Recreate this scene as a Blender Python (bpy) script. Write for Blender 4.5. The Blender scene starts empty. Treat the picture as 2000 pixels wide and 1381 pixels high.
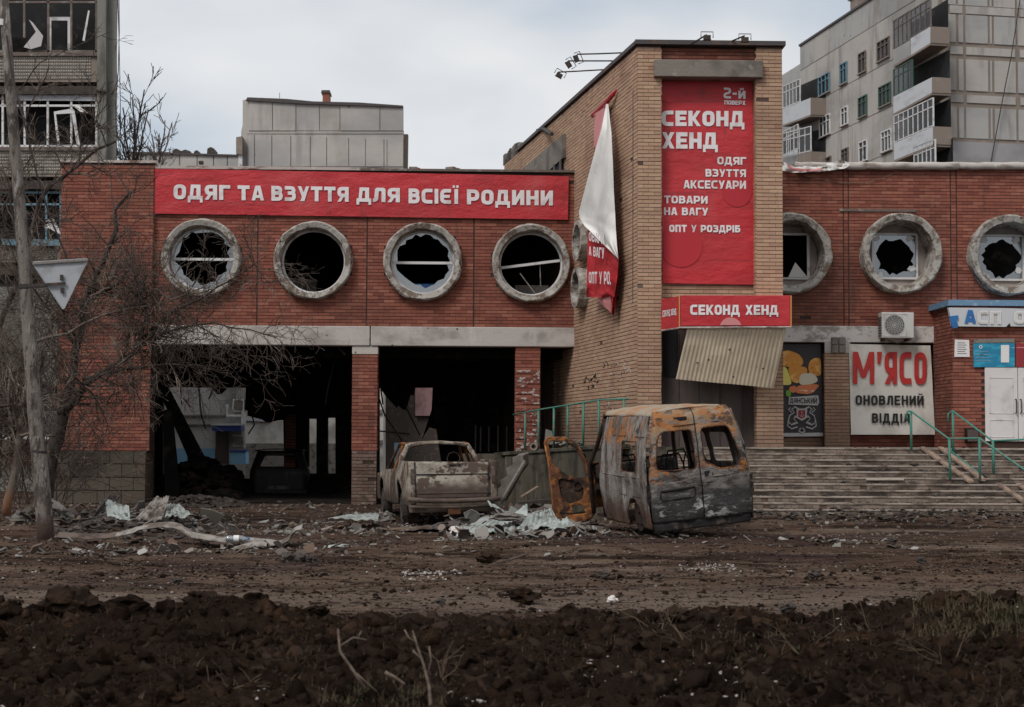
import bpy, math, random
import numpy as np
from mathutils import Vector, Matrix, noise as mn
from mathutils.geometry import delaunay_2d_cdt
random.seed(7)
S = bpy.context.scene
COL = S.collection
# ------------------------------------------------------------------ camera
F = 3200.0                       # focal length in photo pixels (photo 2000 x 1381)
CAM = Vector((0, 0, 1.5))
YAW, PITCH, ROLL = math.radians(1.5), math.atan(169.5/F), 0.005
R3 = (Matrix.Rotation(-YAW, 3, 'Z') @ Matrix.Rotation(math.pi/2 + PITCH, 3, 'X') @ Matrix.Rotation(ROLL, 3, 'Z'))
cam = bpy.data.cameras.new('camera'); camo = bpy.data.objects.new('camera', cam); COL.objects.link(camo)
camo.matrix_world = Matrix.Translation(CAM) @ R3.to_4x4()
cam.sensor_width = 36; cam.lens = F/2000*36; cam.clip_end = 2000; cam.clip_start = .1
cam.dof.use_dof = True; cam.dof.focus_distance = 33; cam.dof.aperture_fstop = 4.5
S.camera = camo
# ------------------------------------------------------------------ world, sun, exposure
SUN_EL, SUN_AZ = math.radians(46), math.radians(-36)     # high, from behind the camera to the left
w = bpy.data.worlds.new('World'); S.world = w; w.use_nodes = True
nt = w.node_tree; nt.nodes.clear()
def wn(t, **k):
    n = nt.nodes.new(t)
    for a, b in k.items(): setattr(n, a, b)
    return n
sky = wn('ShaderNodeTexSky', sky_type='NISHITA', sun_disc=False, sun_elevation=SUN_EL, sun_rotation=math.pi+SUN_AZ)
b1 = wn('ShaderNodeBackground'); b1.inputs[1].default_value = .07
nt.links.new(sky.outputs[0], b1.inputs[0])
tc = wn('ShaderNodeTexCoord'); mp = wn('ShaderNodeMapping'); mp.inputs['Scale'].default_value = (2.2, 2.2, 5.0)
mp.inputs['Location'].default_value = (.35, .1, .3)
nt.links.new(tc.outputs['Generated'], mp.inputs[0])
nz = wn('ShaderNodeTexNoise'); nz.inputs['Scale'].default_value = 1.7; nz.inputs['Detail'].default_value = 5; nz.inputs['Roughness'].default_value = .42
nt.links.new(mp.outputs[0], nz.inputs[0])
cr = wn('ShaderNodeValToRGB'); e = cr.color_ramp.elements
e[0].position = .37; e[0].color = (.40, .45, .51, 1); e[1].position = .6; e[1].color = (.675, .67, .665, 1)
x = e.new(.48); x.color = (.56, .575, .595, 1)
nt.links.new(nz.outputs[0], cr.inputs[0])
b2 = wn('ShaderNodeBackground'); b2.inputs[1].default_value = 1.0
nt.links.new(cr.outputs[0], b2.inputs[0])
mx = wn('ShaderNodeMixShader'); mx.inputs[0].default_value = .9
nt.links.new(b1.outputs[0], mx.inputs[1]); nt.links.new(b2.outputs[0], mx.inputs[2])
wo = wn('ShaderNodeOutputWorld'); nt.links.new(mx.outputs[0], wo.inputs[0])
sl = bpy.data.lights.new('sun', 'SUN'); sl.energy = 1.5; sl.angle = math.radians(20); sl.color = (1, .96, .92)
so = bpy.data.objects.new('sun', sl); COL.objects.link(so)
sd = Vector((math.sin(SUN_AZ)*math.cos(SUN_EL), -math.cos(SUN_AZ)*math.cos(SUN_EL), math.sin(SUN_EL)))
so.rotation_euler = sd.to_track_quat('Z', 'Y').to_euler()
S.view_settings.view_transform = 'Standard'; S.view_settings.look = 'None'
S.view_settings.exposure = 0.43; S.view_settings.gamma = 1
# ------------------------------------------------------------------ helpers
def ray(px, py): return R3 @ Vector(((px-1000)/F, -(py-690.5)/F, -1))
def P(px, py, Y):
    d = ray(px, py); return CAM + d*(Y/d.y)
def G(px, py, z=0.0):
    d = ray(px, py); return CAM + d*((z-CAM.z)/d.z)
def PL(px, py, o, n):
    d = ray(px, py); return CAM + d*((o-CAM).dot(n)/d.dot(n))
def V(*a): return Vector(a)
def tag(o, label, cat, group=None, kind=None):
    if label: o['label'] = label
    if cat: o['category'] = cat
    if group: o['group'] = group
    if kind: o['kind'] = kind
    return o
def empty(name, loc, label=None, cat=None, group=None, rot=None):
    o = bpy.data.objects.new(name, None); COL.objects.link(o); o.location = loc; o.empty_display_size = .3
    if rot: o.rotation_euler = rot
    tag(o, label, cat, group); return o
def link(name, me, parent=None, local=False):
    o = bpy.data.objects.new(name, me); COL.objects.link(o)
    if parent:
        o.parent = parent
        if not local:
            wm = wmat(parent); o.matrix_parent_inverse = wm.inverted()
    return o
def wmat(o):
    m = Matrix.LocRotScale(o.location, o.rotation_euler, o.scale)
    if o.parent: m = wmat(o.parent) @ o.matrix_parent_inverse @ m
    return m
class MB:
    def __init__(s): s.v = []; s.f = []
    def add(s, vs, fs):
        n = len(s.v); s.v += [tuple(a) for a in vs]; s.f += [tuple(i+n for i in f) for f in fs]; return s
    def hexa(s, p): return s.add(p, [(0,3,2,1),(4,5,6,7),(0,1,5,4),(1,2,6,5),(2,3,7,6),(3,0,4,7)])
    def box(s, x0, x1, y0, y1, z0, z1):
        return s.hexa([(x0,y0,z0),(x1,y0,z0),(x1,y1,z0),(x0,y1,z0),(x0,y0,z1),(x1,y0,z1),(x1,y1,z1),(x0,y1,z1)])
    def obox(s, o, u, n, u0, u1, n0, n1, z0, z1):      # box along u, thickness along n
        c = lambda a, b, z: V(o.x, o.y, 0) + u*a + n*b + V(0,0,z)
        return s.hexa([c(u0,n0,z0),c(u1,n0,z0),c(u1,n1,z0),c(u0,n1,z0),c(u0,n0,z1),c(u1,n0,z1),c(u1,n1,z1),c(u0,n1,z1)])
    def quadbox(s, q, off):                            # quad corners (4 Vectors) extruded by off
        return s.hexa([q[0],q[1],q[2],q[3],q[0]+off,q[1]+off,q[2]+off,q[3]+off])
    def prism(s, pts, off):
        n = len(pts); a = [Vector(p) for p in pts]; b = [p+off for p in a]
        fs = [tuple(range(n)), tuple(range(2*n-1, n-1, -1))] + [(i, (i+1) % n, n+(i+1) % n, n+i) for i in range(n)]
        return s.add(a+b, fs)
    def tube(s, pts, r, n=6, cap=True):
        pts = [Vector(p) for p in pts]
        if not hasattr(r, '__len__'): r = [r]*len(pts)
        vs = []; up = None
        for i, p in enumerate(pts):
            t = (pts[min(i+1, len(pts)-1)] - pts[max(i-1, 0)])
            if t.length < 1e-9: t = V(0,0,1)
            t.normalize()
            if up is None: up = V(0,0,1) if abs(t.z) < .9 else V(1,0,0)
            a = t.cross(up)
            if a.length < 1e-4: a = t.cross(V(1,.1,0))
            a.normalize(); b = a.cross(t); up = b
            for k in range(n):
                an = 2*math.pi*k/n
                vs.append(p + a*(math.cos(an)*r[i]) + b*(math.sin(an)*r[i]))
        fs = []
        for i in range(len(pts)-1):
            for k in range(n):
                fs.append((i*n+k, i*n+(k+1) % n, (i+1)*n+(k+1) % n, (i+1)*n+k))
        if cap: fs += [tuple(range(n-1, -1, -1)), tuple((len(pts)-1)*n+k for k in range(n))]
        return s.add(vs, fs)
    def lathe(s, c, ax, prof, n=48, jit=0, seed=0):    # prof: list of (radius, along axis); ax unit
        a = ax.orthogonal().normalized() if abs(ax.z) > .9 else V(0,0,1); b = ax.cross(a); vs = []
        m = len(prof)
        for k in range(n):
            an = 2*math.pi*k/n
            for j, (r, h) in enumerate(prof):
                rr = r + (jit*mn.noise(V(math.cos(an)*4+seed, math.sin(an)*4, j*1.7)) if jit else 0)
                vs.append(c + ax*h + a*(math.cos(an)*rr) + b*(math.sin(an)*rr))
        fs = [(k*m+j, k*m+(j+1) % m, ((k+1) % n)*m+(j+1) % m, ((k+1) % n)*m+j) for k in range(n) for j in range(m)]
        return s.add(vs, fs)
    def disc(s, c, ax, r, n=24):
        a = V(0,0,1) if abs(ax.z) < .9 else V(1,0,0); b = ax.cross(a)
        return s.add([c + a*(math.cos(2*math.pi*k/n)*r) + b*(math.sin(2*math.pi*k/n)*r) for k in range(n)], [tuple(range(n))])
    def build(s, name, mat, parent=None, smooth=False, local=False, kind=None, bevel=0):
        me = bpy.data.meshes.new(name); me.from_pydata(s.v, [], s.f)
        if mat: me.materials.append(mat)
        if smooth: me.polygons.foreach_set('use_smooth', [True]*len(me.polygons))
        me.update(); o = link(name, me, parent, local)
        if kind: o['kind'] = kind
        if bevel:
            m = o.modifiers.new('bevel', 'BEVEL'); m.width = bevel; m.segments = 2; m.limit_method = 'ANGLE'
        return o
def inpoly(x, y, p):
    c = False; j = len(p)-1
    for i in range(len(p)):
        if (p[i][1] > y) != (p[j][1] > y) and x < (p[j][0]-p[i][0])*(y-p[i][1])/(p[j][1]-p[i][1]+1e-12)+p[i][0]: c = not c
        j = i
    return c
def tri2d(outer, holes=(), step=None):
    vs = []; es = []
    for lp in [outer]+list(holes):
        n = len(vs); m = len(lp)
        pts = []
        for i in range(m):
            a, b = lp[i], lp[(i+1) % m]; pts.append(a)
            if step:
                L = math.hypot(b[0]-a[0], b[1]-a[1]); k = int(L/step)
                for q in range(1, k): pts.append((a[0]+(b[0]-a[0])*q/k, a[1]+(b[1]-a[1])*q/k))
        vs += [Vector(p) for p in pts]; m = len(pts)
        es += [(n+i, n+(i+1) % m) for i in range(m)]
    if step:
        xs = [p[0] for p in outer]; ys = [p[1] for p in outer]
        y = min(ys)+step/2; r = 0
        while y < max(ys):
            x = min(xs)+step/2*(1+r % 2)
            while x < max(xs):
                if inpoly(x, y, outer) and not any(inpoly(x, y, h) for h in holes): vs.append(Vector((x, y)))
                x += step
            y += step*.87; r += 1
    o = delaunay_2d_cdt(vs, es, [], 0, 1e-5)
    fs = []
    for f in o[2]:
        c = sum((o[0][i] for i in f), Vector((0,0)))/3
        if inpoly(c.x, c.y, outer) and not any(inpoly(c.x, c.y, h) for h in holes): fs.append(tuple(f))
    return o[0], fs
def sheet(name, outer, holes, fmap, mat, parent=None, step=.08, thick=.01, smooth=True, local=True, sub=False):
    vs, fs = tri2d(outer, holes, step)
    me = bpy.data.meshes.new(name); me.from_pydata([tuple(fmap(v.x, v.y)) for v in vs], [], fs)
    me.materials.append(mat); me.polygons.foreach_set('use_smooth', [smooth]*len(me.polygons)); me.update()
    o = link(name, me, parent, local)
    if thick:
        m = o.modifiers.new('thick', 'SOLIDIFY'); m.thickness = thick; m.offset = 0
        if smooth:
            m.use_even_offset = False
    return o
def slab(mb, outer, holes, o, u, n, t):                # wall plate with holes: front at o, extruded -n*t
    vs, fs = tri2d(outer, holes)
    c = lambda x, z, d: V(o.x, o.y, 0) + u*x + V(0,0,z) - n*d
    k = len(vs)
    mb.add([c(v.x, v.y, 0) for v in vs] + [c(v.x, v.y, t) for v in vs],
           [f for f in fs] + [tuple(i+k for i in reversed(f)) for f in fs])
    for lp in [outer]+list(holes):
        m = len(lp)
        mb.add([c(p[0], p[1], 0) for p in lp]+[c(p[0], p[1], t) for p in lp], [(i, (i+1) % m, m+(i+1) % m, m+i) for i in range(m)])
def circ(cx, cy, r, n=40): return [(cx+r*math.cos(2*math.pi*i/n), cy+r*math.sin(2*math.pi*i/n)) for i in range(n)]
# ------------------------------------------------------------------ materials
class NT:
    def __init__(s, name):
        s.m = bpy.data.materials.new(name); s.m.use_nodes = True; s.t = s.m.node_tree
        s.b = s.t.nodes['Principled BSDF']
    def n(s, t, **k):
        x = s.t.nodes.new(t)
        for a, b in k.items(): setattr(x, a, b)
        return x
    def l(s, a, b): s.t.links.new(a, b)
def mat(name, base, layers=(), rough=.85, bump=(), coord='Position', metal=0, spec=.3, rand=0, rand_cols=None):
    """layers: dict(c=color, t=noise|z|spot|rand, s=scale or (x,y,z), lo, hi, d=detail, a=amount, n=noise mix)"""
    k = NT(name)
    if coord == 'Position': co = k.n('ShaderNodeNewGeometry').outputs['Position']
    else: co = k.n('ShaderNodeTexCoord').outputs['Object']
    def noise(s, d=5, r=.6, kind='noise', off=0):
        mpn = k.n('ShaderNodeMapping'); mpn.inputs['Scale'].default_value = s if hasattr(s, '__len__') else (s,)*3
        mpn.inputs['Location'].default_value = (off, off*1.3, off*.7)
        k.l(co, mpn.inputs[0])
        if kind == 'spot':
            t = k.n('ShaderNodeTexVoronoi'); t.inputs['Scale'].default_value = 1; k.l(mpn.outputs[0], t.inputs[0]); return t.outputs['Distance']
        t = k.n('ShaderNodeTexNoise'); t.inputs['Scale'].default_value = 1; t.inputs['Detail'].default_value = d; t.inputs['Roughness'].default_value = r
        k.l(mpn.outputs[0], t.inputs[0]); return t.outputs[0]
    def ramp(v, lo, hi, a=1):
        r = k.n('ShaderNodeMapRange'); r.inputs[1].default_value = lo; r.inputs[2].default_value = hi
        r.inputs[3].default_value = 0; r.inputs[4].default_value = a; r.interpolation_type = 'SMOOTHSTEP'; k.l(v, r.inputs[0]); return r.outputs[0]
    def rnd():
        g = k.n('ShaderNodeNewGeometry').outputs['Random Per Island']; o_ = k.n('ShaderNodeObjectInfo').outputs['Random']
        ad = k.n('ShaderNodeMath', operation='ADD'); k.l(g, ad.inputs[0]); k.l(o_, ad.inputs[1])
        fr = k.n('ShaderNodeMath', operation='FRACT'); k.l(ad.outputs[0], fr.inputs[0]); return fr.outputs[0]
    if rand_cols:
        r = k.n('ShaderNodeValToRGB'); el = r.color_ramp.elements
        el[0].position = 0; el[0].color = (*rand_cols[0], 1); el[1].position = 1; el[1].color = (*rand_cols[-1], 1)
        for i, c in enumerate(rand_cols[1:-1]):
            q = el.new((i+1)/(len(rand_cols)-1)); q.color = (*c, 1)
        k.l(rnd(), r.inputs[0]); cur = r.outputs[0]
    else:
        r = k.n('ShaderNodeRGB'); r.outputs[0].default_value = (*base, 1); cur = r.outputs[0]
    for i, L in enumerate(layers):
        t = L.get('t', 'noise'); lo = L.get('lo', .45); hi = L.get('hi', .6); a = L.get('a', 1)
        if t in ('z', 'x', 'y'):
            sp = k.n('ShaderNodeSeparateXYZ'); k.l(co, sp.inputs[0]); v = sp.outputs['xyz'.index(t)]
            if L.get('n'):
                nn = noise(L.get('s', 3), 5, .6, off=i*3.1)
                m1 = k.n('ShaderNodeMath', operation='MULTIPLY_ADD'); k.l(nn, m1.inputs[0]); m1.inputs[1].default_value = L['n']; k.l(v, m1.inputs[2])
                m2 = k.n('ShaderNodeMath', operation='SUBTRACT'); k.l(m1.outputs[0], m2.inputs[0]); m2.inputs[1].default_value = L['n']/2; v = m2.outputs[0]
        elif t == 'rand': v = rnd()
        else: v = noise(L.get('s', 3), L.get('d', 5), L.get('r', .6), 'spot' if t == 'spot' else 'noise', off=L.get('o', i*3.7))
        fac = ramp(v, lo, hi, a)
        if L.get('and'):
            q = L['and']; v2 = noise(q.get('s', 1), 3, .5, off=q.get('o', 9)); f2 = ramp(v2, q['lo'], q['hi'])
            mm = k.n('ShaderNodeMath', operation='MULTIPLY'); k.l(fac, mm.inputs[0]); k.l(f2, mm.inputs[1]); fac = mm.outputs[0]
        if L.get('andz'):
            sp = k.n('ShaderNodeSeparateXYZ'); k.l(co, sp.inputs[0]); f2 = ramp(sp.outputs[L.get('ax', 2)], *L['andz'])
            mm = k.n('ShaderNodeMath', operation='MULTIPLY'); k.l(fac, mm.inputs[0]); k.l(f2, mm.inputs[1]); fac = mm.outputs[0]
        m = k.n('ShaderNodeMix', data_type='RGBA', blend_type=L.get('b', 'MIX')); k.l(fac, m.inputs['Factor']); k.l(cur, m.inputs[6]); m.inputs[7].default_value = (*L['c'], 1)
        cur = m.outputs[2]
    k.l(cur, k.b.inputs['Base Color'])
    k.b.inputs['Roughness'].default_value = rough; k.b.inputs['Metallic'].default_value = metal
    k.b.inputs['Specular IOR Level'].default_value = spec
    last = None
    for (s, st, dist, *rest) in bump:
        v = noise(s, 6, .65, rest[0] if rest else 'noise'); b = k.n('ShaderNodeBump'); b.inputs['Strength'].default_value = st; b.inputs['Distance'].default_value = dist
        k.l(v, b.inputs['Height'])
        if last: k.l(last, b.inputs['Normal'])
        last = b.outputs[0]
    if last: k.l(last, k.b.inputs['Normal'])
    return k.m
def glass(name, tint=(.5,.53,.55), t=.55):
    k = NT(name); k.t.nodes.remove(k.b); o = k.t.nodes['Material Output']
    a = k.n('ShaderNodeBsdfTransparent'); a.inputs[0].default_value = (*tint, 1)
    g = k.n('ShaderNodeBsdfGlossy'); g.inputs['Roughness'].default_value = .12; g.inputs[0].default_value = (.8,.82,.85,1)
    d = k.n('ShaderNodeBsdfDiffuse'); d.inputs[0].default_value = (.3,.31,.31,1)
    m0 = k.n('ShaderNodeMixShader'); m0.inputs[0].default_value = .5; k.l(g.outputs[0], m0.inputs[1]); k.l(d.outputs[0], m0.inputs[2])
    m = k.n('ShaderNodeMixShader'); m.inputs[0].default_value = 1-t; k.l(a.outputs[0], m.inputs[1]); k.l(m0.outputs[0], m.inputs[2]); k.l(m.outputs[0], o.inputs[0])
    return k.m
SOOT = (.008,.007,.006)
dust = dict(c=(.13,.10,.08), s=1.1, lo=.45, hi=.75, a=.5)
M = {}
M['red_brick'] = mat('red_brick', (0,0,0), [dict(c=(.10,.05,.036), s=(.4,.4,.35), lo=.48, hi=.62, a=.5, d=8), dict(c=(.06,.035,.028), s=(2.5,2.5,.35), lo=.56, hi=.68, a=.35, d=8, o=33), dict(c=(.34,.15,.10), s=9, lo=.58, hi=.75, a=.5), dict(c=(.04,.026,.02), s=(1.8,1.8,.5), lo=.6, hi=.75, a=.5), dict(c=(.3,.22,.18), s=22, lo=.7, hi=.78, a=.5)],
    rand_cols=[(.16,.050,.036),(.235,.078,.052),(.27,.096,.064),(.21,.068,.048),(.31,.122,.082),(.17,.055,.042),(.25,.083,.055)], bump=[(30, .4, .01)], rough=.9)
M['yellow_brick'] = mat('yellow_brick', (0,0,0), [dict(c=(.20,.11,.075), s=(.5,.5,.8), lo=.45, hi=.75, a=.6), dict(c=(.07,.05,.04), s=(3,3,.7), lo=.62, hi=.8, a=.5), dict(c=(.14,.09,.065), t='z', lo=2.6, hi=1.3, n=1.6, s=1.5, a=.6), dict(c=(.5,.4,.33), s=25, lo=.7, hi=.8, a=.35)],
    rand_cols=[(.36,.235,.16),(.43,.28,.185),(.40,.25,.165),(.47,.32,.215),(.35,.21,.145),(.44,.29,.195),(.38,.22,.155)], bump=[(30, .4, .01)], rough=.9)
M['mortar'] = mat('mortar', (.045,.026,.02), [dict(c=(.07,.05,.04), s=4, lo=.5, hi=.7)], bump=[(40,.5,.01)])
M['mortar_light'] = mat('mortar_light', (.085,.055,.042), [dict(c=(.15,.11,.085), s=4, lo=.5, hi=.7)], bump=[(40,.5,.01)])
M['plinth'] = mat('plinth', (.085,.07,.052), [dict(c=(.03,.022,.018), s=(.8,.8,1.5), lo=.4, hi=.7), dict(c=(.15,.10,.07), s=2.2, lo=.55, hi=.7, a=.6)], bump=[(14,.5,.02)])
M['beam'] = mat('beam', (.45,.41,.38), [dict(c=(.28,.25,.23), s=(1.2,1.2,2.5), lo=.42, hi=.7), dict(c=(.55,.51,.47), s=(3,3,1), lo=.55, hi=.75, a=.6), dict(c=(.08,.065,.055), s=(9,9,2), lo=.66, hi=.74, a=.8), dict(c=(.10,.08,.07), t='spot', s=2.6, lo=.09, hi=.05)], bump=[(18,.35,.02)])
M['concrete'] = mat('concrete', (.20,.175,.15), [dict(c=(.10,.085,.075), s=1.6, lo=.45, hi=.7), dict(c=(.36,.33,.3), s=5, lo=.58, hi=.72, a=.6)], bump=[(16,.5,.03)])
M['ring'] = mat('ring', (.36,.335,.30), [dict(c=(.15,.115,.09), s=3, lo=.46, hi=.58, d=9, r=.7), dict(c=(.50,.47,.44), s=5, lo=.54, hi=.62, a=.8, d=9, r=.7), dict(c=(.05,.04,.035), s=(8,8,3), lo=.62, hi=.7)], bump=[(14,.8,.04)])
M['ramp_wall'] = mat('ramp_wall', (.085,.075,.055), [dict(c=(.02,.018,.013), s=(1.2,1.2,1.5), lo=.5, hi=.62, d=8), dict(c=(.035,.03,.022), s=(3,3,.7), lo=.45, hi=.65), dict(c=(.17,.155,.12), s=(4,4,1.2), lo=.58, hi=.75, a=.7)], bump=[(18,.5,.03)])
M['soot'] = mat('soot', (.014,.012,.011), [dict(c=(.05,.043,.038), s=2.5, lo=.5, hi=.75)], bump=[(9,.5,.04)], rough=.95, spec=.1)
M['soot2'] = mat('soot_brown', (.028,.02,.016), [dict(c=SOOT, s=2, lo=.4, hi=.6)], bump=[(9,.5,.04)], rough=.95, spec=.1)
M['banner'] = mat('banner_red', (.47,.028,.036), [dict(c=(.37,.024,.03), s=(.7,.7,1.2), lo=.42, hi=.66, a=.85), dict(c=(.46,.07,.07), s=(.9,.9,.5), lo=.53, hi=.72, a=.6, o=7), dict(c=(.16,.035,.03), s=(4,4,.9), lo=.6, hi=.72, a=.6, d=8), dict(c=(.42,.2,.18), s=(14,14,14), lo=.69, hi=.73, a=.5), dict(c=(.13,.03,.03), s=(.4,.4,7), lo=.62, hi=.66, a=.35)], rough=.5, bump=[((1.2,1.2,2.2),.5,.12), ((6,6,1.2),.2,.03)], spec=.35)
M['print_dark'] = mat('print_dark_red', (.41,.024,.034), rough=.5)
M['letter'] = mat('letter_white', (.72,.68,.68), [dict(c=(.55,.49,.48), s=3, lo=.48, hi=.7), dict(c=(.4,.2,.2), s=18, lo=.68, hi=.72, a=.6)], rough=.6)
M['letter_red'] = mat('letter_red', (.50,.04,.035), [dict(c=(.4,.03,.03), s=6, lo=.5, hi=.7)], rough=.6)
M['letter_black'] = mat('letter_black', (.02,.02,.02), rough=.6)
M['cloth'] = mat('cloth_white', (.72,.70,.67), [dict(c=(.58,.57,.55), s=1.3, lo=.45, hi=.7), dict(c=(.4,.33,.28), t='spot', s=7, lo=.06, hi=.03)], rough=.92, spec=.1, bump=[((2,2,.8),.5,.06), (9,.3,.02)])
M['cloth_edge'] = mat('cloth_pink', (.55,.22,.22), rough=.7)
M['cap'] = mat('metal_cap', (.065,.055,.055), [dict(c=(.11,.07,.05), s=4, lo=.5, hi=.7)], rough=.6)
M['cap_pale'] = mat('pale_flashing', (.42,.36,.33), [dict(c=(.18,.10,.08), s=(2,2,6), lo=.5, hi=.65), dict(c=(.6,.56,.52), s=3, lo=.6, hi=.7)], rough=.6)
M['white_frame'] = mat('white_frame', (.60,.59,.58), [dict(c=(.28,.25,.23), s=3, lo=.5, hi=.72)], rough=.5)
M['wood_frame'] = mat('brown_frame', (.13,.10,.085), [dict(c=(.25,.22,.2), s=5, lo=.5, hi=.7)], rough=.8)
M['blue_frame'] = mat('blue_frame', (.12,.22,.27), [dict(c=(.1,.15,.17), s=4, lo=.5, hi=.7)], rough=.7)
M['green_frame'] = mat('green_frame', (.055,.10,.08), rough=.7)
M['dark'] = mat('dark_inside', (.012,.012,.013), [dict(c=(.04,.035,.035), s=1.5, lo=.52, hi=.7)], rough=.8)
M['glass'] = glass('window_glass')
M['glass_dark'] = glass('window_glass_dark', (.3,.31,.33), .86)
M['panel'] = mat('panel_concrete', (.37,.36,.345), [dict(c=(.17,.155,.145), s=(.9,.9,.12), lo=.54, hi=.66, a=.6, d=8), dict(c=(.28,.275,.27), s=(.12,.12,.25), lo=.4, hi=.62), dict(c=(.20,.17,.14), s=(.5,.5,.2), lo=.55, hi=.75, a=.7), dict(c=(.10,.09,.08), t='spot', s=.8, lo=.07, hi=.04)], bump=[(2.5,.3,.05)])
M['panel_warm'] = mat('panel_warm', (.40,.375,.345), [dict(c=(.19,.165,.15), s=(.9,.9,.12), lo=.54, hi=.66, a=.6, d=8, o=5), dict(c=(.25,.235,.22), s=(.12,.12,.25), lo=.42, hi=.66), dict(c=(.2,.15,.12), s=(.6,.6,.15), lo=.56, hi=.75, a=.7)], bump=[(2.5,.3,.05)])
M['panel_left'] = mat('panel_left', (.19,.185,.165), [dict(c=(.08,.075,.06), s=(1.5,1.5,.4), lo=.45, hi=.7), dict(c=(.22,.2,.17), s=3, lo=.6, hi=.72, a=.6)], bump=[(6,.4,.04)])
M['joint'] = mat('panel_joint', (.22,.18,.15), [dict(c=(.26,.22,.19), s=1.5, lo=.5, hi=.7)])
M['tile'] = mat('facing_tile', (0,0,0), [dict(c=(.16,.14,.12), s=(1.4,1.4,2), lo=.5, hi=.75, a=.7)], rand_cols=[(.28,.255,.215),(.34,.31,.27),(.30,.27,.23)], rough=.6)
M['white_panel'] = mat('white_panel', (.50,.51,.53), [dict(c=(.38,.38,.4), s=(.7,.7,2), lo=.5, hi=.7)], rough=.7)
M['blue_wall'] = mat('light_blue_paint', (.16,.32,.45), rough=.8)
M['navy'] = mat('blue_awning', (.03,.05,.2), rough=.7)
M['rear_wall'] = mat('rear_wall', (.42,.40,.385), [dict(c=(.22,.21,.2), s=.6, lo=.45, hi=.6)], bump=[(6,.3,.02)])
M['rear_pale'] = mat('rear_pale', (.60,.57,.52), [dict(c=(.3,.28,.25), s=.8, lo=.45, hi=.65)], bump=[(6,.3,.02)])
M['pole'] = mat('pole_concrete', (.19,.165,.145), [dict(c=(.07,.055,.046), s=(5,5,1.6), lo=.47, hi=.58, d=9, r=.7), dict(c=(.34,.31,.29), s=(8,8,2.2), lo=.56, hi=.62, a=.75, d=9, r=.7), dict(c=(.04,.03,.025), s=(14,14,5), lo=.58, hi=.64, a=.8, d=8), dict(c=(.10,.06,.045), t='z', lo=.35, hi=.15, n=.15, a=.8)], bump=[((14,14,4),1,.05), (40,.8,.02)])
M['sign_back'] = mat('sign_back', (.34,.35,.37), [dict(c=(.25,.25,.26), s=4, lo=.45, hi=.7), dict(c=(.42,.35,.2), s=(12,12,4), lo=.68, hi=.74, a=.6)], rough=.55, metal=.1)
M['iron'] = mat('dark_iron', (.035,.03,.028), [dict(c=(.10,.055,.035), s=12, lo=.5, hi=.7)], rough=.7)
M['bark'] = mat('bark', (.055,.042,.034), [dict(c=(.11,.09,.075), s=(9,9,3), lo=.5, hi=.68), dict(c=(.025,.018,.015), s=(20,20,5), lo=.5, hi=.6)], bump=[((20,20,6),.8,.03)])
M['twig'] = mat('twig', (.075,.055,.044), [dict(c=(.20,.155,.125), s=1.3, lo=.52, hi=.68)])
M['twig_far'] = mat('twig_far', (.12,.095,.08))
M['bark_pale'] = mat('bark_pale', (.13,.105,.085), [dict(c=(.07,.05,.04), s=(8,8,3), lo=.5, hi=.65), dict(c=(.22,.10,.05), t='z', lo=.8, hi=.25, n=.3, a=.8)], bump=[((20,20,6),.6,.02)])
M['rail'] = mat('green_rail', (.05,.20,.155), [dict(c=(.16,.17,.13), s=6, lo=.5, hi=.68), dict(c=(.12,.06,.035), s=11, lo=.6, hi=.7)], rough=.6)
M['tread'] = mat('step_tread', (.30,.25,.21), [dict(c=(.13,.10,.08), s=(2.5,6,6), lo=.45, hi=.62), dict(c=(.28,.24,.2), s=(3,8,8), lo=.6, hi=.72, a=.7)], bump=[(14,.6,.03)])
M['riser'] = mat('step_riser', (0,0,0), [dict(c=(.035,.026,.02), s=(1.2,3,5), lo=.42, hi=.66)], rand_cols=[(.17,.13,.105),(.23,.18,.145),(.13,.10,.08)], bump=[(20,.6,.02)])
M['ac'] = mat('ac_white', (.58,.57,.54), [dict(c=(.42,.39,.35), s=4, lo=.5, hi=.7)], rough=.5)
M['ac_dark'] = mat('ac_fan', (.12,.12,.12), rough=.6)
M['beige'] = mat('beige_sheet', (.55,.46,.34), [dict(c=(.44,.36,.265), s=(1.2,1.2,.8), lo=.45, hi=.7), dict(c=(.16,.09,.06), s=(6,6,10), lo=.68, hi=.74)], rough=.5)
M['brown_sheet'] = mat('brown_sheet', (.075,.055,.05), [dict(c=(.045,.035,.03), s=(2,2,.5), lo=.45, hi=.65), dict(c=(.3,.27,.25), t='spot', s=1.5, lo=.05, hi=.03)], rough=.6)
M['poster_cream'] = mat('poster_cream', (.70,.67,.61), [dict(c=(.47,.44,.39), s=1.2, lo=.45, hi=.7), dict(c=(.35,.3,.25), t='z', lo=1.75, hi=1.5, n=.3, a=.5)], rough=.6, bump=[(2,.3,.05)])
M['poster_black'] = mat('poster_black', (.035,.03,.03), rough=.5)
M['bun'] = mat('print_orange', (.62,.27,.06), [dict(c=(.75,.45,.15), s=5, lo=.5, hi=.65), dict(c=(.35,.12,.03), s=9, lo=.6, hi=.7)])
M['lemon'] = mat('print_yellow', (.70,.62,.16))
M['salmon'] = mat('print_salmon', (.62,.2,.09), [dict(c=(.75,.55,.4), s=(3,3,14), lo=.55, hi=.65)])
M['leaf_print'] = mat('print_green', (.15,.35,.05))
M['cream_print'] = mat('print_cream', (.62,.55,.42))
M['grey_print'] = mat('print_grey', (.45,.43,.42))
M['blue_sign'] = mat('sign_blue', (.03,.14,.38), [dict(c=(.02,.08,.2), s=5, lo=.5, hi=.7)], rough=.5)
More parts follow.
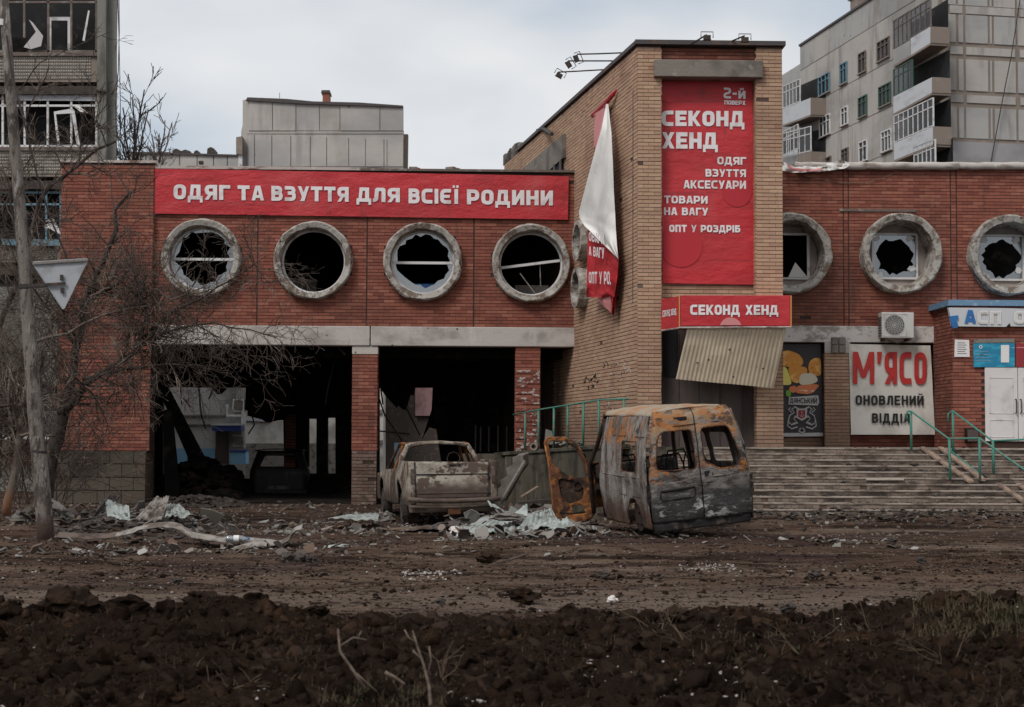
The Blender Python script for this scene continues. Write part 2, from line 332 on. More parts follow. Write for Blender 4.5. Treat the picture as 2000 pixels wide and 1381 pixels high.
M['blue_bar'] = mat('bar_blue', (.13,.24,.36), [dict(c=(.3,.4,.48), s=5, lo=.52, hi=.66), dict(c=(.08,.07,.07), s=6, lo=.62, hi=.7)], rough=.6)
M['teal_print'] = mat('print_teal', (.02,.19,.33), [dict(c=(.03,.33,.45), s=(3,3,7), lo=.45, hi=.65), dict(c=(.25,.5,.6), s=(4,4,12), lo=.64, hi=.72)], rough=.5)
M['maroon'] = mat('print_maroon', (.25,.03,.035), rough=.5)
M['door_white'] = mat('door_white', (.60,.57,.56), [dict(c=(.45,.42,.41), s=1.5, lo=.5, hi=.7), dict(c=(.08,.07,.07), t='spot', s=4, lo=.06, hi=.03)], rough=.6)
M['paper'] = mat('paper', (.68,.66,.65))
M['orange_trim'] = mat('orange_trim', (.6,.25,.08))
M['roof_sheet'] = mat('roofing_sheet', (.36,.395,.375), [dict(c=(.20,.225,.205), s=2.5, lo=.45, hi=.65), dict(c=(.10,.075,.06), s=4, lo=.54, hi=.63, d=8, r=.7), dict(c=(.48,.5,.48), s=4, lo=.62, hi=.72, a=.6)], rough=.55, bump=[(6,.4,.03)])
M['strip'] = mat('metal_strip', (.27,.245,.22), [dict(c=(.10,.075,.058), s=3, lo=.43, hi=.6, d=8)], rough=.6)
M['white_lump'] = mat('white_lump', (.6,.56,.54), [dict(c=(.4,.36,.33), s=9, lo=.5, hi=.65)], bump=[(20,.5,.02)])
M['lump_grey'] = mat('rubble_grey', (.2,.18,.16), [dict(c=(.10,.08,.07), s=6, lo=.5, hi=.65)], bump=[(14,.7,.03)])
M['rubble_dark'] = mat('rubble_dark', (.05,.04,.034), [dict(c=(.11,.09,.075), s=5, lo=.55, hi=.7)], bump=[(14,.7,.03)])
M['wood'] = mat('broken_wood', (.17,.12,.085), [dict(c=(.07,.05,.04), s=(3,3,12), lo=.5, hi=.65)])
M['clod'] = mat('soil_clod', (0,0,0), [dict(c=(.075,.043,.026), s=1.1, lo=.50, hi=.66, a=.6, d=8), dict(c=(.009,.006,.0045), s=9, lo=.5, hi=.6, a=.7)], rand_cols=[(.009,.006,.0045),(.03,.019,.0135),(.014,.009,.007),(.055,.037,.027),(.02,.0125,.009)], bump=[(30,1,.04), (90,1,.012)], rough=1, spec=.02)
M['dry_grass'] = mat('dry_grass', (.07,.052,.028), [dict(c=(.035,.042,.016), s=2, lo=.5, hi=.65)])
M['chip'] = mat('white_chip', (.33,.30,.28), rough=.9)
M['chip_dark'] = mat('stone_chip', (.105,.08,.064), [dict(c=(.17,.14,.12), t='rand', lo=.6, hi=.9), dict(c=(.03,.022,.018), t='rand', lo=.4, hi=.1)], rough=.9)
M['tyre'] = mat('burnt_tyre', (.05,.042,.037), [dict(c=(.12,.10,.085), s=8, lo=.5, hi=.65)], bump=[(25,.6,.02)])
M['bottle'] = glass('bottle_plastic', (.7,.75,.78), .5)
M['tarp'] = mat('tarp_dirty', (.44,.40,.37), [dict(c=(.25,.2,.17), s=(2,2,8), lo=.48, hi=.66), dict(c=(.58,.55,.52), s=4, lo=.6, hi=.7)], rough=.8)
M['beige2'] = mat('channel_plank', (.27,.195,.145), [dict(c=(.14,.10,.08), s=6, lo=.45, hi=.65)], bump=[(20,.5,.02)])
M['concrete_pale'] = mat('infill_board', (.34,.29,.26), [dict(c=(.24,.2,.18), s=3, lo=.45, hi=.65)])
M['white_panel_grey'] = mat('render_band', (.30,.295,.30), [dict(c=(.24,.23,.23), s=(.3,.3,.6), lo=.45, hi=.65)], rough=.9)
M['dark_red'] = mat('dark_red_wall', (.09,.02,.018), [dict(c=(.03,.012,.01), s=2, lo=.45, hi=.65)])
M['pinkish'] = mat('maroon_wall', (.22,.13,.13), [dict(c=(.14,.08,.08), s=2, lo=.45, hi=.65)])
M['soot_car'] = mat('sooty_body', (.014,.013,.013), [dict(c=(.05,.045,.042), s=3, lo=.52, hi=.7)], rough=.55, spec=.4, coord='Object')
M['wood_pale'] = mat('pale_wood', (.42,.36,.31), [dict(c=(.3,.25,.2), s=(4,4,12), lo=.5, hi=.65)])
M['root'] = mat('root', (.075,.05,.032), [dict(c=(.16,.12,.08), s=2.2, lo=.5, hi=.65)])
M['stem'] = mat('dry_stem', (.15,.11,.085), [dict(c=(.09,.06,.045), s=20, lo=.45, hi=.6)])
M['panel_far'] = mat('panel_far', (.43,.40,.37), [dict(c=(.2,.175,.16), s=(.5,.5,.07), lo=.56, hi=.66, a=.6, d=9), dict(c=(.31,.30,.29), s=(.12,.12,.25), lo=.4, hi=.62), dict(c=(.28,.24,.2), s=(.5,.5,.2), lo=.55, hi=.75, a=.6), dict(c=(.12,.10,.09), t='spot', s=.5, lo=.05, hi=.03)], bump=[(2.5,.3,.05)])
M['litter'] = mat('litter', (0,0,0), [], rand_cols=[(.04,.03,.025),(.10,.08,.065),(.22,.2,.18),(.06,.045,.038),(.34,.33,.31),(.12,.07,.045),(.2,.22,.2)], rough=.8)
M['strip_dark'] = mat('strip_dark', (.12,.09,.075), [dict(c=(.06,.042,.033), s=4, lo=.45, hi=.6)])
M['beam_white'] = mat('beam_painted', (.58,.54,.51), [dict(c=(.30,.26,.23), s=(2,2,3), lo=.5, hi=.6, d=9, r=.7), dict(c=(.2,.2,.13), s=(1.5,1.5,2), lo=.6, hi=.7, a=.6, d=8), dict(c=(.08,.065,.055), t='spot', s=4, lo=.09, hi=.05)], bump=[(18,.5,.02)])
# ground
M['mud'] = mat('mud', (.078,.050,.036), [
    dict(c=(.125,.086,.063), s=(.16,1.1,1), lo=.44, hi=.58, d=9, r=.68),
    dict(c=(.024,.0155,.012), s=(.22,2.4,1), lo=.50, hi=.60, a=.9, o=5, d=9, r=.7),
    dict(c=(.17,.13,.105), s=(.25,1.6,1), lo=.56, hi=.66, a=.8, o=2, d=9, r=.7),
    dict(c=(.05,.031,.029), s=(.3,.5,1), lo=.5, hi=.62, a=.6, o=12),
    dict(c=(.16,.12,.095), t='y', s=(.5,2,1), lo=14.9, hi=16.2, n=1.6, a=.75, andz=(18.6,16.8), ax=1),
    dict(c=(.014,.009,.007), s=(2.2,8,5), lo=.525, hi=.59, a=.85, d=9, r=.74),
    dict(c=(.19,.15,.12), s=(9,16,9), lo=.61, hi=.68, a=.7, d=8, r=.72),
    dict(c=(.017,.0105,.0075), t='y', s=(1.5,2,1), lo=15.2, hi=13.2, n=3.6, a=.93),
    dict(c=(.05,.03,.018), s=2.2, lo=.6, hi=.75, a=.6, o=8),
    dict(c=(.30,.27,.25), s=26, lo=.735, hi=.76, a=.9),
    ], bump=[((4,7,7),.8,.07), (24,1,.03), (80,.9,.012)], rough=1, spec=.02)
# ------------------------------------------------------------------ ground
def fbm(x, y, seed, octaves=5, rough=.5):
    def vn(x, y, s):
        xi = np.floor(x).astype(np.int64); yi = np.floor(y).astype(np.int64); xf = x-xi; yf = y-yi
        def h(a, b):
            n = (a*374761393 + b*668265263 + s*1442695041) & 0xffffffff
            n = ((n ^ (n >> 13))*1274126177) & 0xffffffff
            return ((n ^ (n >> 16)) & 0xffff)/65535.0
        u = xf*xf*(3-2*xf); v = yf*yf*(3-2*yf)
        return (h(xi,yi)*(1-u)+h(xi+1,yi)*u)*(1-v)+(h(xi,yi+1)*(1-u)+h(xi+1,yi+1)*u)*v
    r = 0; a = 1; t = 0
    for i in range(octaves):
        r = r + a*vn(x, y, seed+i*17); t += a; a *= rough; x = x*2.03+5.1; y = y*2.03+3.7
    return r/t - .5
def sst(a, b, x):
    t = np.clip((x-a)/(b-a), 0, 1); return t*t*(3-2*t)
def height(X, Y, fine=True):
    X = np.asarray(X, float); Y = np.asarray(Y, float)
    z = -.11*sst(13, 15, Y)*(1-sst(32.5, 38, Y)) + .10*np.exp(-((X-2.9)/2.2)**2-((Y-26.5)/2.6)**2)
    z += .27*sst(28.2, 29.75, Y)*sst(4.0, 5.2, X)*(1-sst(30.5, 32, Y))
    edge = 13.5 + 3.0*fbm(X*.55, Y*0+2, 3, 4)
    bank = 1-sst(edge-.9, edge+.9, Y+.6*fbm(X*3,Y*3,19,3))
    z += .06*bank + bank*.26*fbm(X*1.1, Y*1.5, 11, 4)
    b = fbm(X*3.3, Y*3.3, 21, 5, .62); z += bank*.30*(.12-np.abs(b))
    z += bank*sst(.8,.0,np.abs(Y-edge+.7))*(.12*fbm(X*2.2, Y*.8, 31, 3)+.05)
    # root clod at the left, grassy hump at the far right
    z += .22*np.exp(-(((X+3.62)/.36)**2+((Y-12.6)/.45)**2)) + .15*np.exp(-(((X-4.2)/.9)**2+((Y-12.9)/.8)**2))
    z += .10*np.exp(-(((X+2.1)/.9)**2+((Y-12.5)/.5)**2))
    road = sst(14, 15.2, Y)*(1-sst(26, 30, Y))
    z += road*.10*fbm(X*.18, Y*1.7, 41, 4) - road*.045*np.maximum(0,.12-np.abs(fbm(X*.12, Y*.9, 45, 3)))/.12 + road*.03*fbm(X*2.2, Y*5, 47, 3)
    z += road*.05*np.sin(Y*4.2+3*fbm(X*.07, Y*.25, 49, 3))*sst(.0,.2,fbm(X*.1, Y*.4, 48, 2)+.1)
    z += .05*fbm(X*1.3, Y*1.9, 51, 4)*(1-bank)*(1-sst(36,38,Y))
    # earth verge on the left, round the pole
    z += .14*sst(-4.6, -6.4, X)*sst(22.5, 25.2, Y)*(1-sst(28,33,Y))*(.6+1.6*fbm(X*1.5, Y*1.5, 61, 4))
    c_ = fbm(X*9, Y*9, 81, 4, .6); z += bank*.075*(.14-np.abs(c_)) + bank*.022*fbm(X*26, Y*26, 83, 2)
    if fine: z += .03*fbm(X*9, Y*9, 71, 3)*(1-sst(30, 45, Y))
    return z
def hz(x, y): return float(height(x, y))
ys = [-80, -20, -4, 1, 3] + list(np.geomspace(6.5, 15.5, 620)) + list(np.geomspace(15.55, 42, 300)) + [44, 47, 52, 60, 75, 100, 150, 250, 500, 1500]
us = np.linspace(-1, 1, 900)
ys = np.array(ys); W = np.maximum(np.abs(ys), 5)*.42+.6
XX = W[:,None]*us[None,:]; far = np.abs(us) > .985
XX = np.where(far[None,:], XX + np.sign(us)[None,:]*600*(np.abs(us)[None,:]-.985)/.015, XX)
YY = np.repeat(ys[:,None], len(us), 1)
ZZ = height(XX, YY); ZZ = np.where(far[None,:], 0, ZZ)
me = bpy.data.meshes.new('ground'); nr, nc = XX.shape
me.vertices.add(nr*nc); me.vertices.foreach_set('co', np.stack([XX,YY,ZZ],-1).reshape(-1).astype(np.float32))
i = np.arange((nr-1)*(nc-1)); r_ = i//(nc-1); c_ = i % (nc-1); a = r_*nc+c_
q = np.stack([a, a+1, a+nc+1, a+nc], 1).reshape(-1)
me.loops.add(len(q)); me.loops.foreach_set('vertex_index', q); me.polygons.add(len(i))
me.polygons.foreach_set('loop_start', np.arange(0, len(q), 4)); me.polygons.foreach_set('loop_total', np.full(len(i), 4))
me.polygons.foreach_set('use_smooth', np.ones(len(i), bool)); me.update(calc_edges=True); me.materials.append(M['mud'])
g = bpy.data.objects.new('ground', me); COL.objects.link(g); g['kind'] = 'structure'
# ------------------------------------------------------------------ bricks
BR = random.Random(3)
UX, NY = V(1,0,0), V(0,-1,0)
def bricks(mb, o, u, n, u0, u1, z0, z1, skip=None, ch=.078, L=.25, depth=.012, miss=.004, single=None, phase=0, jv=.006):
    rows = max(1, round((z1-z0)/ch)); ch = (z1-z0)/rows; j = .013
    for r in range(rows):
        zz = z0+r*ch; x = u0 - (L+jv)*(.5 if (r+phase) % 2 else 0)
        while x < u1-.02:
            a = max(x, u0); b = min(x+L, u1); x += L+jv
            if b-a < .05 and a == u0: u0_ = a; continue
            if u1-b < .06: b = u1; x = u1
            if a-u0 < .06: a = u0
            if b-a < .03 or BR.random() < miss: continue
            c = (a+b)/2
            if skip and skip(c, zz+ch/2): continue
            d = depth + BR.uniform(-.003, .004)
            if BR.random() < .02: d -= .007
            if single is not None and len(single) < 300:
                single.append((o, u, n, a, b, zz+j/2, zz+ch-j/2, d)); continue
            q = lambda s, e, t: V(o.x, o.y, 0)+u*s+n*e+V(0,0,t)
            tw = BR.uniform(-.0015, .0015)
            p = [q(a,0,zz+j/2), q(b,0,zz+j/2), q(b,0,zz+ch-j/2), q(a,0,zz+ch-j/2), q(a,d+tw,zz+j/2), q(b,d-tw,zz+j/2), q(b,d-tw,zz+ch-j/2), q(a,d+tw,zz+ch-j/2)]
            mb.add(p, [(4,5,6,7),(0,1,5,4),(1,2,6,5),(2,3,7,6),(3,0,4,7)])
# ------------------------------------------------------------------ shop building
YF, YT = 38.0, 32.5
X = lambda px, Y=YF, py=600: P(px, py, Y).x
Z = lambda py, px=800, Y=YF: P(px, py, Y).z
shop = empty('shopping_building', (X(600), YF, 0), 'two storey red brick shop building with a row of round windows, burnt out below', 'building')
class Sep:                       # each core block becomes a part of its own
    def __init__(s, m): s.m = m
    def box(s, *a): MB().box(*a).build('masonry_core', M[s.m], shop)
    def obox(s, *a): MB().obox(*a).build('masonry_core', M[s.m], shop)
    def slab(s, *a): q = MB(); slab(q, *a); q.build('wing_wall', M[s.m], shop)
redw, redb, yelb, yelw = Sep('mortar'), MB(), MB(), Sep('mortar_light')
xl0, xl1, xf1 = X(118), X(298), X(1122)
zpar, zpl = Z(334, 705), Z(320, 208)
zb0, zb1 = Z(676, 800), Z(638, 800)
FO = V(0, YF, 0)
wins = [(395,505),(612,510),(826,512),(1037,515)]
wc = [(X(px, YF, py), Z(py, px)) for px, py in wins]
rwins = [(1542,497),(1756,497),(1966,500)]
rc = [(X(px, YF, py), Z(py, px)) for px, py in rwins]
RH, RO = .80, .93
holesL = [circ(x, z, RH) for x, z in wc]
redw.slab([(xl1, zb1), (xf1+.3, zb1), (xf1+.3, zpar), (xl1, zpar)], holesL, FO, UX, NY, .38)
grooves = [X(502), X(716), X(925)]
def skipL(c, z):
    if any((c-a)**2+(z-b)**2 < .86**2 for a, b in wc): return True
    return False
zban = Z(425, 705)
for g0_, g1_ in zip([xl1]+[g_+.017 for g_ in grooves], [g_-.017 for g_ in grooves]+[xf1]): bricks(redb, FO, UX, NY, g0_, g1_, zb1, zban+.05, skipL)
# strips over and beside the long banner, where brick shows
bricks(redb, FO, UX, NY, X(1100), xf1, zban+.05, zpar-.03)
# left block, standing 12 cm proud
OL = V(0, YF-.12, 0)
zq = Z(880, 200)
redw.box(xl0, xl1, YF-.12, YF+.5, zq, zpl); redw.box(xl0, xl0+.3, YF+.501, YF+9, -.1, zpl-.01)
bricks(redb, OL, UX, NY, xl0, xl1, zq, zpl-.05)
bricks(redb, V(xl1, 0, 0), V(0,1,0), V(1,0,0), YF-.12, YF+.0, zb1, zpl-.05, L=.12)
MB().box(X(106), X(293), YF-.16, YF+.5, -.2, zq-.01).build('plinth', M['mortar_light'], shop)
pl = MB()
for r in range(4):
    h = (zq+.0)/4
    n_ = 4; x0 = X(107); x1 = X(293)
    for c in range(n_+1):
        a = x0+(x1-x0)*(c-(.5 if r % 2 else 0))/n_; b = a+(x1-x0)/n_; a = max(a, x0); b = min(b, x1)
        if b-a < .05: continue
        t = BR.uniform(0,.01)
        MB().box(a+.006, b-.006, YF-.19-t, YF-.155, r*h+.008, (r+1)*h-.012).build('block', M['plinth'], shop, bevel=.006)
# columns
def column(px0, px1, ztop, capz=None, low=None):
    x0, x1 = X(px0), X(px1)
    c = MB().box(x0, x1, YF+.02, YF+.5, -.2, ztop).build('column', M['mortar'], shop)
    b = MB(); zc = capz if capz else ztop; zl = low if low else 0
    o = V(0, YF+.02, 0)
    bricks(b, o, UX, NY, x0, x1, zl, zc, L=.25, ch=.08)
    bricks(b, V(x0,0,0), V(0,1,0), V(-1,0,0), YF+.02, YF+.5, zl, zc, L=.25, ch=.08)
    bricks(b, V(x1,0,0), V(0,1,0), V(1,0,0), YF+.02, YF+.5, zl, zc, L=.25, ch=.08)
    b.build('column_bricks', M['red_brick'], c, kind='stuff')
    if capz: MB().box(x0-.015, x1+.015, YF-.01, YF+.52, zc, ztop).build('capital', M['beam'], c, bevel=.01)
    if low:
        b = MB(); bricks(b, o, UX, NY, x0, x1, 0, low, L=.25, ch=.08, miss=.05, depth=.016); b.build('bare_bricks', M['worn_brick'], c, kind='stuff')
    return c
M['worn_brick'] = mat('worn_brick', (0,0,0), [dict(c=(.05,.035,.028), s=3, lo=.5, hi=.7)], rand_cols=[(.13,.09,.07),(.20,.14,.11),(.16,.10,.08),(.10,.065,.05)], bump=[(20,.9,.03)])
M['flaked'] = mat('flaked_brick', (0,0,0), [dict(c=(.45,.40,.37), s=(7,7,12), lo=.52, hi=.58, a=.9)], rand_cols=[(.2,.07,.05),(.15,.05,.035)], bump=[(20,.6,.02)])
column(690, 738, zb0, Z(692, 714), Z(880, 714))
c2 = column(1008, 1055, zb0)
b = MB(); bricks(b, V(0, YF+.005, 0), UX, NY, X(1008)+.01, X(1055)-.01, Z(905,1030), Z(722, 1030), ch=.08, skip=lambda c, z: BR.random() < .35); b.build('flaked_bricks', M['flaked'], c2, kind='stuff')
# beams
bm = MB().box(X(306), X(724)-.01, YF-.05, YF+.45, zb0, zb1).build('concrete_beam', M['beam'], shop, bevel=.02)
MB().box(X(724)+.01, xf1+.02, YF-.05, YF+.45, zb0, zb1).build('concrete_beam', M['beam'], shop, bevel=.02)
# parapet flashing
MB().box(xl1-.3, X(700), YF-.10, YF+.5, zpar, zpar+.07).build('flashing', M['cap_pale'], shop)
MB().box(X(700)+.02, xf1, YF-.08, YF+.5, zpar+.0, zpar+.055).build('flashing', M['wood_frame'], shop)
MB().box(xl0-.05, xl1+.05, YF-.17, YF+.6, zpl, zpl+.06).build('flashing', M['cap_pale'], shop)
# interior shell: slabs, walls
inn = MB()
XR = X(2060)
inn.box(xl0+.31, xf1+1.5, YF+.51, YF+9, zb0+.02, zb1-.06)              # floor slab between storeys
inn.box(xl0+.31, xf1+.5, YF+.51, YF+9, zpar-.5, zpar-.2)
inn.box(xl0+.31, xf1-1.4, YF+8.55, YF+9.3, zb1-.1, zpar-.3)
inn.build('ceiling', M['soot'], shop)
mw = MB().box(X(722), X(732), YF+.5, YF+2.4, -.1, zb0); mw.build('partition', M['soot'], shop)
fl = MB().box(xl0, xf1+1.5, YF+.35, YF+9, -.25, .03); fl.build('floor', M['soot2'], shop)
for k in range(6): MB().box(xl1, xf1, YF+1.2+k*1.3, YF+1.35+k*1.3, zb0-.22, zb0+.01).build('rib', M['soot'], shop)
# back wall of the passage with torn openings
YB = YF+9
op = lambda pts: [(P(a, b_, YB).x, P(a, b_, YB).z) for a, b_ in pts]
hA = op([(318,756),(486,757),(483,812),(505,818),(520,822),(553,820),(556,935),(318,935)])
hB = op([(603,818),(618,818),(618,925),(603,925)])
hC = op([(640,816),(655,816),(655,925),(640,925)])
hD = op([(741,757),(752,772),(775,797),(790,760),(797,757),(798,770),(808,772),(811,757),(845,757),(843,800),(824,858),(838,835),(852,838),(862,905),(741,930)])
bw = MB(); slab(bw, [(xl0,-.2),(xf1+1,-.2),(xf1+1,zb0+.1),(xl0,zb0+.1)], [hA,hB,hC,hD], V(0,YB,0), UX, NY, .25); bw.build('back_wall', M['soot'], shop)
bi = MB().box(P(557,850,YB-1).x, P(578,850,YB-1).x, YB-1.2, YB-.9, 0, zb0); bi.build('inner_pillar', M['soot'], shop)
b = MB(); bricks(b, V(0,YB-1.2,0), UX, NY, P(557,850,YB-1.2).x, P(578,850,YB-1.2).x, .3, 2.2); b.build('pillar_bricks', M['red_brick'], bi and None or shop, kind='stuff')
# ragged soot hangings under the ceiling
for (pts, Y_) in [([(480,745),(560,740),(556,815),(520,825),(500,812),(478,800)], 44.5), ([(742,750),(800,742),(797,762),(786,800),(760,775),(745,760)], 44),
                  ([(405,735),(432,730),(434,760),(424,770),(404,750)], 42), ([(895,676),(930,674),(930,706),(893,702)], 39.4)]:
    MB().prism([P(a, b_, Y_) for a, b_ in pts], V(.1,.08,0)).build('ceiling_remnant', M['soot2'], shop)
for (pts, Y_) in [([(388,752),(393,810),(402,838)], 43), ([(352,750),(355,790)], 43.2), ([(420,750),(408,780)],43.1), ([(358,778),(372,795)],42), ([(492,810),(497,830),(485,848)],43.5),
                  ([(655,700),(640,760),(636,790)],40), ([(742,745),(748,790)],40.5), ([(741,780),(752,812),(790,868)], 40), ([(790,790),(820,850)],42.5), ([(742,842),(800,848)],41)]:
    MB().tube([P(a, b_, Y_) for a, b_ in pts], .02, 5).build('hanging_rod', M['iron'], shop)
MB().tube([P(660,676,38.9), P(674,692,38.9)], .03, 6).build('hanging_rod', M['strip'], shop)
# collapsed beam, door frame inside the left opening
MB().quadbox([P(300,740,41), P(318,740,41), P(404,905,42.5), P(372,905,42.5)], V(0,.25,0)).build('fallen_beam', M['soot'], shop)
MB().quadbox([P(318,800,40), P(334,800,40), P(352,985,40), P(322,985,40)], V(0,.2,0)).build('charred_post', M['soot'], shop)
MB().quadbox([P(296,690,39), P(301,690,39), P(297,985,38.6), P(291,985,38.6)], V(0,.2,0)).build('charred_post', M['iron'], shop)
MB().quadbox([P(1050,676,39.2), P(1062,676,39.2), P(1062,870,39.2), P(1050,870,39.2)], V(0,.2,0)).build('charred_post', M['soot'], shop)
for px in (955, 973, 990, 929, 939): MB().tube([P(px, 828+BR.random()*6, 40.5), P(px-.5, 882, 40.5)], .022, 6).build('bar', M['cap'], shop)
# angled yellow wall of the tower
A = P(1245, 470, YT); B = P(1122, 470, YF); A.z = B.z = 0
du = (B-A).normalized(); LW = (B-A).length; AN = V(-du.y, du.x, 0); 
if AN.dot(A-CAM) > 0: AN = -AN
ztw = P(1385, 88, YT).z; zland = 1.385
LFAR = LW*2.6
yelw.obox(A, du, AN, 0.002, LFAR, -.38, -.002, -.2, ztw)
nfar = lambda c, z: c > LW+.3 and z < zpar-.1 and not (z < zb0 and c < LW+2.2)
def skipA(c, z):
    if nfar(c, z): return True
    zc = ztw - .0
    return False
bricks(yelb, A, du, AN, 0.0, LFAR, 0.0, ztw-.06, skipA, ch=.0775)
# broken top end of that wall
# tower front
xa, xb, xc, xd = X(1245,YT), X(1291,YT), X(1478,YT), X(1529,YT)
zl1, zl0 = P(1385,120,YT).z, P(1385,153,YT).z
yelw.box(xa, xb, YT, YT+.5, -.2, ztw-.02); yelw.box(xc, xd, YT, YT+.5, -.2, ztw-.02)
yelw.box(xd-.4, xd-.001, YT+.1, YF, -.2, ztw-.03)
single = []
To = V(0, YT, 0)
bricks(yelb, To, UX, NY, xa, xb, zland, ztw-.06, L=.22, ch=.0775, single=single)
bricks(yelb, To, UX, NY, xc, xd, zland, ztw-.06, L=.25, ch=.0775, single=single)
bricks(yelb, V(xb,0,0), V(0,1,0), V(1,0,0), YT, YT+.3, zland, ztw-.1, ch=.0775)
bricks(yelb, V(xc,0,0), V(0,1,0), V(-1,0,0), YT, YT+.3, zland, ztw-.1, ch=.0775)
redw.box(xb, xc, YT+.1, YT+.45, zl1, ztw-.02)
bricks(redb, V(0,YT+.1,0), UX, NY, xb, xc, zl1, ztw-.05)
yelw.box(xb, xc, YT+.34, YT+.6, P(1385,640,YT).z, zl0+.1)
zbb = P(1385,557,YT).z
bricks(yelb, V(0,YT+.34,0), UX, NY, xb, xc, zbb-.7, zbb+.1)
MB().box(X(1278,YT-.14), X(1492,YT-.14), YT-.14, YT+.42, zl0, zl1).build('lintel', M['concrete'], shop, bevel=.015)
cap = MB(); cap.box(xa-.06, xd+.06, YT-.1, YT+.6, ztw-.015, ztw+.075)
cap.obox(A, du, AN, .0, LFAR*.86, -.45, .07, ztw-.02, ztw+.06)
cap.build('roof_cap', M['cap'], shop)
MB().obox(A, du, AN, .5, LFAR*.8, -2.3, -.4, ztw-.4, ztw-.1).build('tower_roof', M['cap'], shop)
# tower back side toward right wing is hidden; ragged broken end of the long wall
rb = MB()
for k in range(26):
    s_ = LFAR*.86 + BR.random()*(LFAR*.14); h_ = .1+.25*BR.random()
    rb.obox(A, du, AN, s_, s_+.15+.2*BR.random(), -.3, .0, ztw-.03, ztw+h_*(.4+.5*(s_/LFAR)))
rb.build('broken_edge', M['lump_grey'], shop)
# groove joint and lintel / window on the far end of the angled wall
for s0 in (.28,): MB().obox(A, du, AN, s0, s0+.03, .0, .018, P(1240,590,YT).z, P(1240,170,YT).z).build('wall_joint', M['iron'], shop)
aw = lambda px, py, off=0: PL(px, py, A+AN*off, AN)
def apatch(name, pts, m, off, th): 
    return MB().quadbox([aw(a, b_, off) for a, b_ in pts], -AN*th).build(name, m, shop)
apatch('wall_lintel', [(1020,330),(1099,262),(1099,308),(1052,352)], M['concrete'], .10, .1)
apatch('window_opening', [(1048,345),(1097,306),(1097,345),(1048,372)], M['dark'], .06, .05)
for k in range(4):
    x_ = 1056+k*12; apatch('window_bar', [(x_,340-k*9),(x_+3,338-k*9),(x_+3,372-k*8),(x_,374-k*8)], M['cap'], .1, .03)
MB().tube([aw(1050,255,0), aw(1062,252,.05), aw(1078,262,.55)], .05, 6).build('bracket', M['iron'], shop)
# two small round vents low on the angled wall beside the facade
for (px, py, r) in ((1146, 470, .46), (1143, 563, .46)):
    c = aw(px, py, 0)
    MB().lathe(c, AN, [(r*.78, -.05), (r*.78, .24), (r, .24), (r, -.02)], 40, .03, px).build('round_vent', M['ring'], shop, smooth=False)
    MB().disc(c+AN*.03, AN, r*.8).build('vent_back', M['dark'], shop)
# right wing
xr0 = X(1520)
zrp = Z(327, 1750); zr0, zr1 = Z(669, 1680), Z(637, 1680)
holesR = [circ(x, z, RH) for x, z in rc]
redw.slab([(xr0, zr1), (XR+1.4, zr1), (XR+1.4, zrp), (xr0, zrp)], holesR, FO, UX, NY, .38)
zled = Z(411, 1700)
gr = [X(1648), X(1648)+.12, X(1858), X(1858)+.14]
def skipR(c, z):
    if any((c-a)**2+(z-b)**2 < .86**2 for a, b in rc): return True
    return False
for g0_, g1_ in zip([xr0]+[g_+.015 for g_ in gr], [g_-.015 for g_ in gr]+[XR+1.4]): bricks(redb, FO, UX, NY, g0_, g1_, zr1, zrp-.02, skipR)
MB().box(xr0, X(1827), YF-.05, YF+.4, zr0, zr1).build('concrete_beam', M['beam_white'], shop, bevel=.015)
MB().box(X(1640), X(1790), YF-.04, YF, zled-.03, zled+.03).build('ledge', M['wood_frame'], shop)
inn = MB(); inn.box(xr0, XR+1.4, YF+.39, YF+6, zr1-.3, zr1-.02); inn.box(xr0, XR+1.4, YF+6, YF+6.2, zr1, zrp); inn.box(xr0, XR+1.4, YF+.39, YF+6, zrp-.3, zrp-.05)
inn.build('upper_room', M['soot'], shop)
# lower right: pier, panels
redw.box(xr0, XR+1.4, YF+.25, YF+.5, -.1, zr0-.01)
x0, x1 = X(1610), X(1658)
yelw.box(x0, x1, YF-.02, YF+.25, 0, zr0-.003)
bricks(yelb, V(0,YF-.02,0), UX, NY, x0, x1, zland-.05, Z(690,1635)); 
bricks(yelb, V(x0,0,0), V(0,1,0), V(-1,0,0), YF-.02, YF+.25, zland-.05, Z(690,1635))
bricks(yelb, V(0,YF+.25,0), UX, NY, X(1533), X(1610), zland-.05, zland+.3)
bricks(redb, V(0,YF+.25,0), UX, NY, x1, X(1830), zland-.05, zland+.35)
for r in range(2):
    for c in range(2):
        MB().box(X(1622)+c*.17, X(1622)+.16+c*.17, YF-.12, YF-.03, Z(690,1635)+r*.19, Z(690,1635)+.18+r*.19).build('patch_block', M['concrete'], shop, bevel=.02)
MB().box(x0-.01, x1+.01, YF-.06, YF-.021, Z(690,1635), zr0).build('plaster_patch', M['beam'], shop)
# kiosk bay at far right
YK = 36.5
xk0 = X(1860, YK); zk1 = P(1930,598,YK).z
redw.box(xk0, XR+1.2, YK, YF-.002, 0, zk1)
bricks(redb, V(0,YK,0), UX, NY, xk0, XR+1.2, zland-.05, zk1, ch=.078, skip=lambda c, z: c > X(1921,YK) and z < P(1960,716,YK).z)
bricks(redb, V(xk0,0,0), V(0,1,0), V(-1,0,0), YK, YF, zland-.05, zk1, ch=.078)
MB().box(xk0-.12, XR+1, YK-.12, YF, zk1+.0, zk1+.13).build('canopy_fascia', M['blue_bar'], shop)
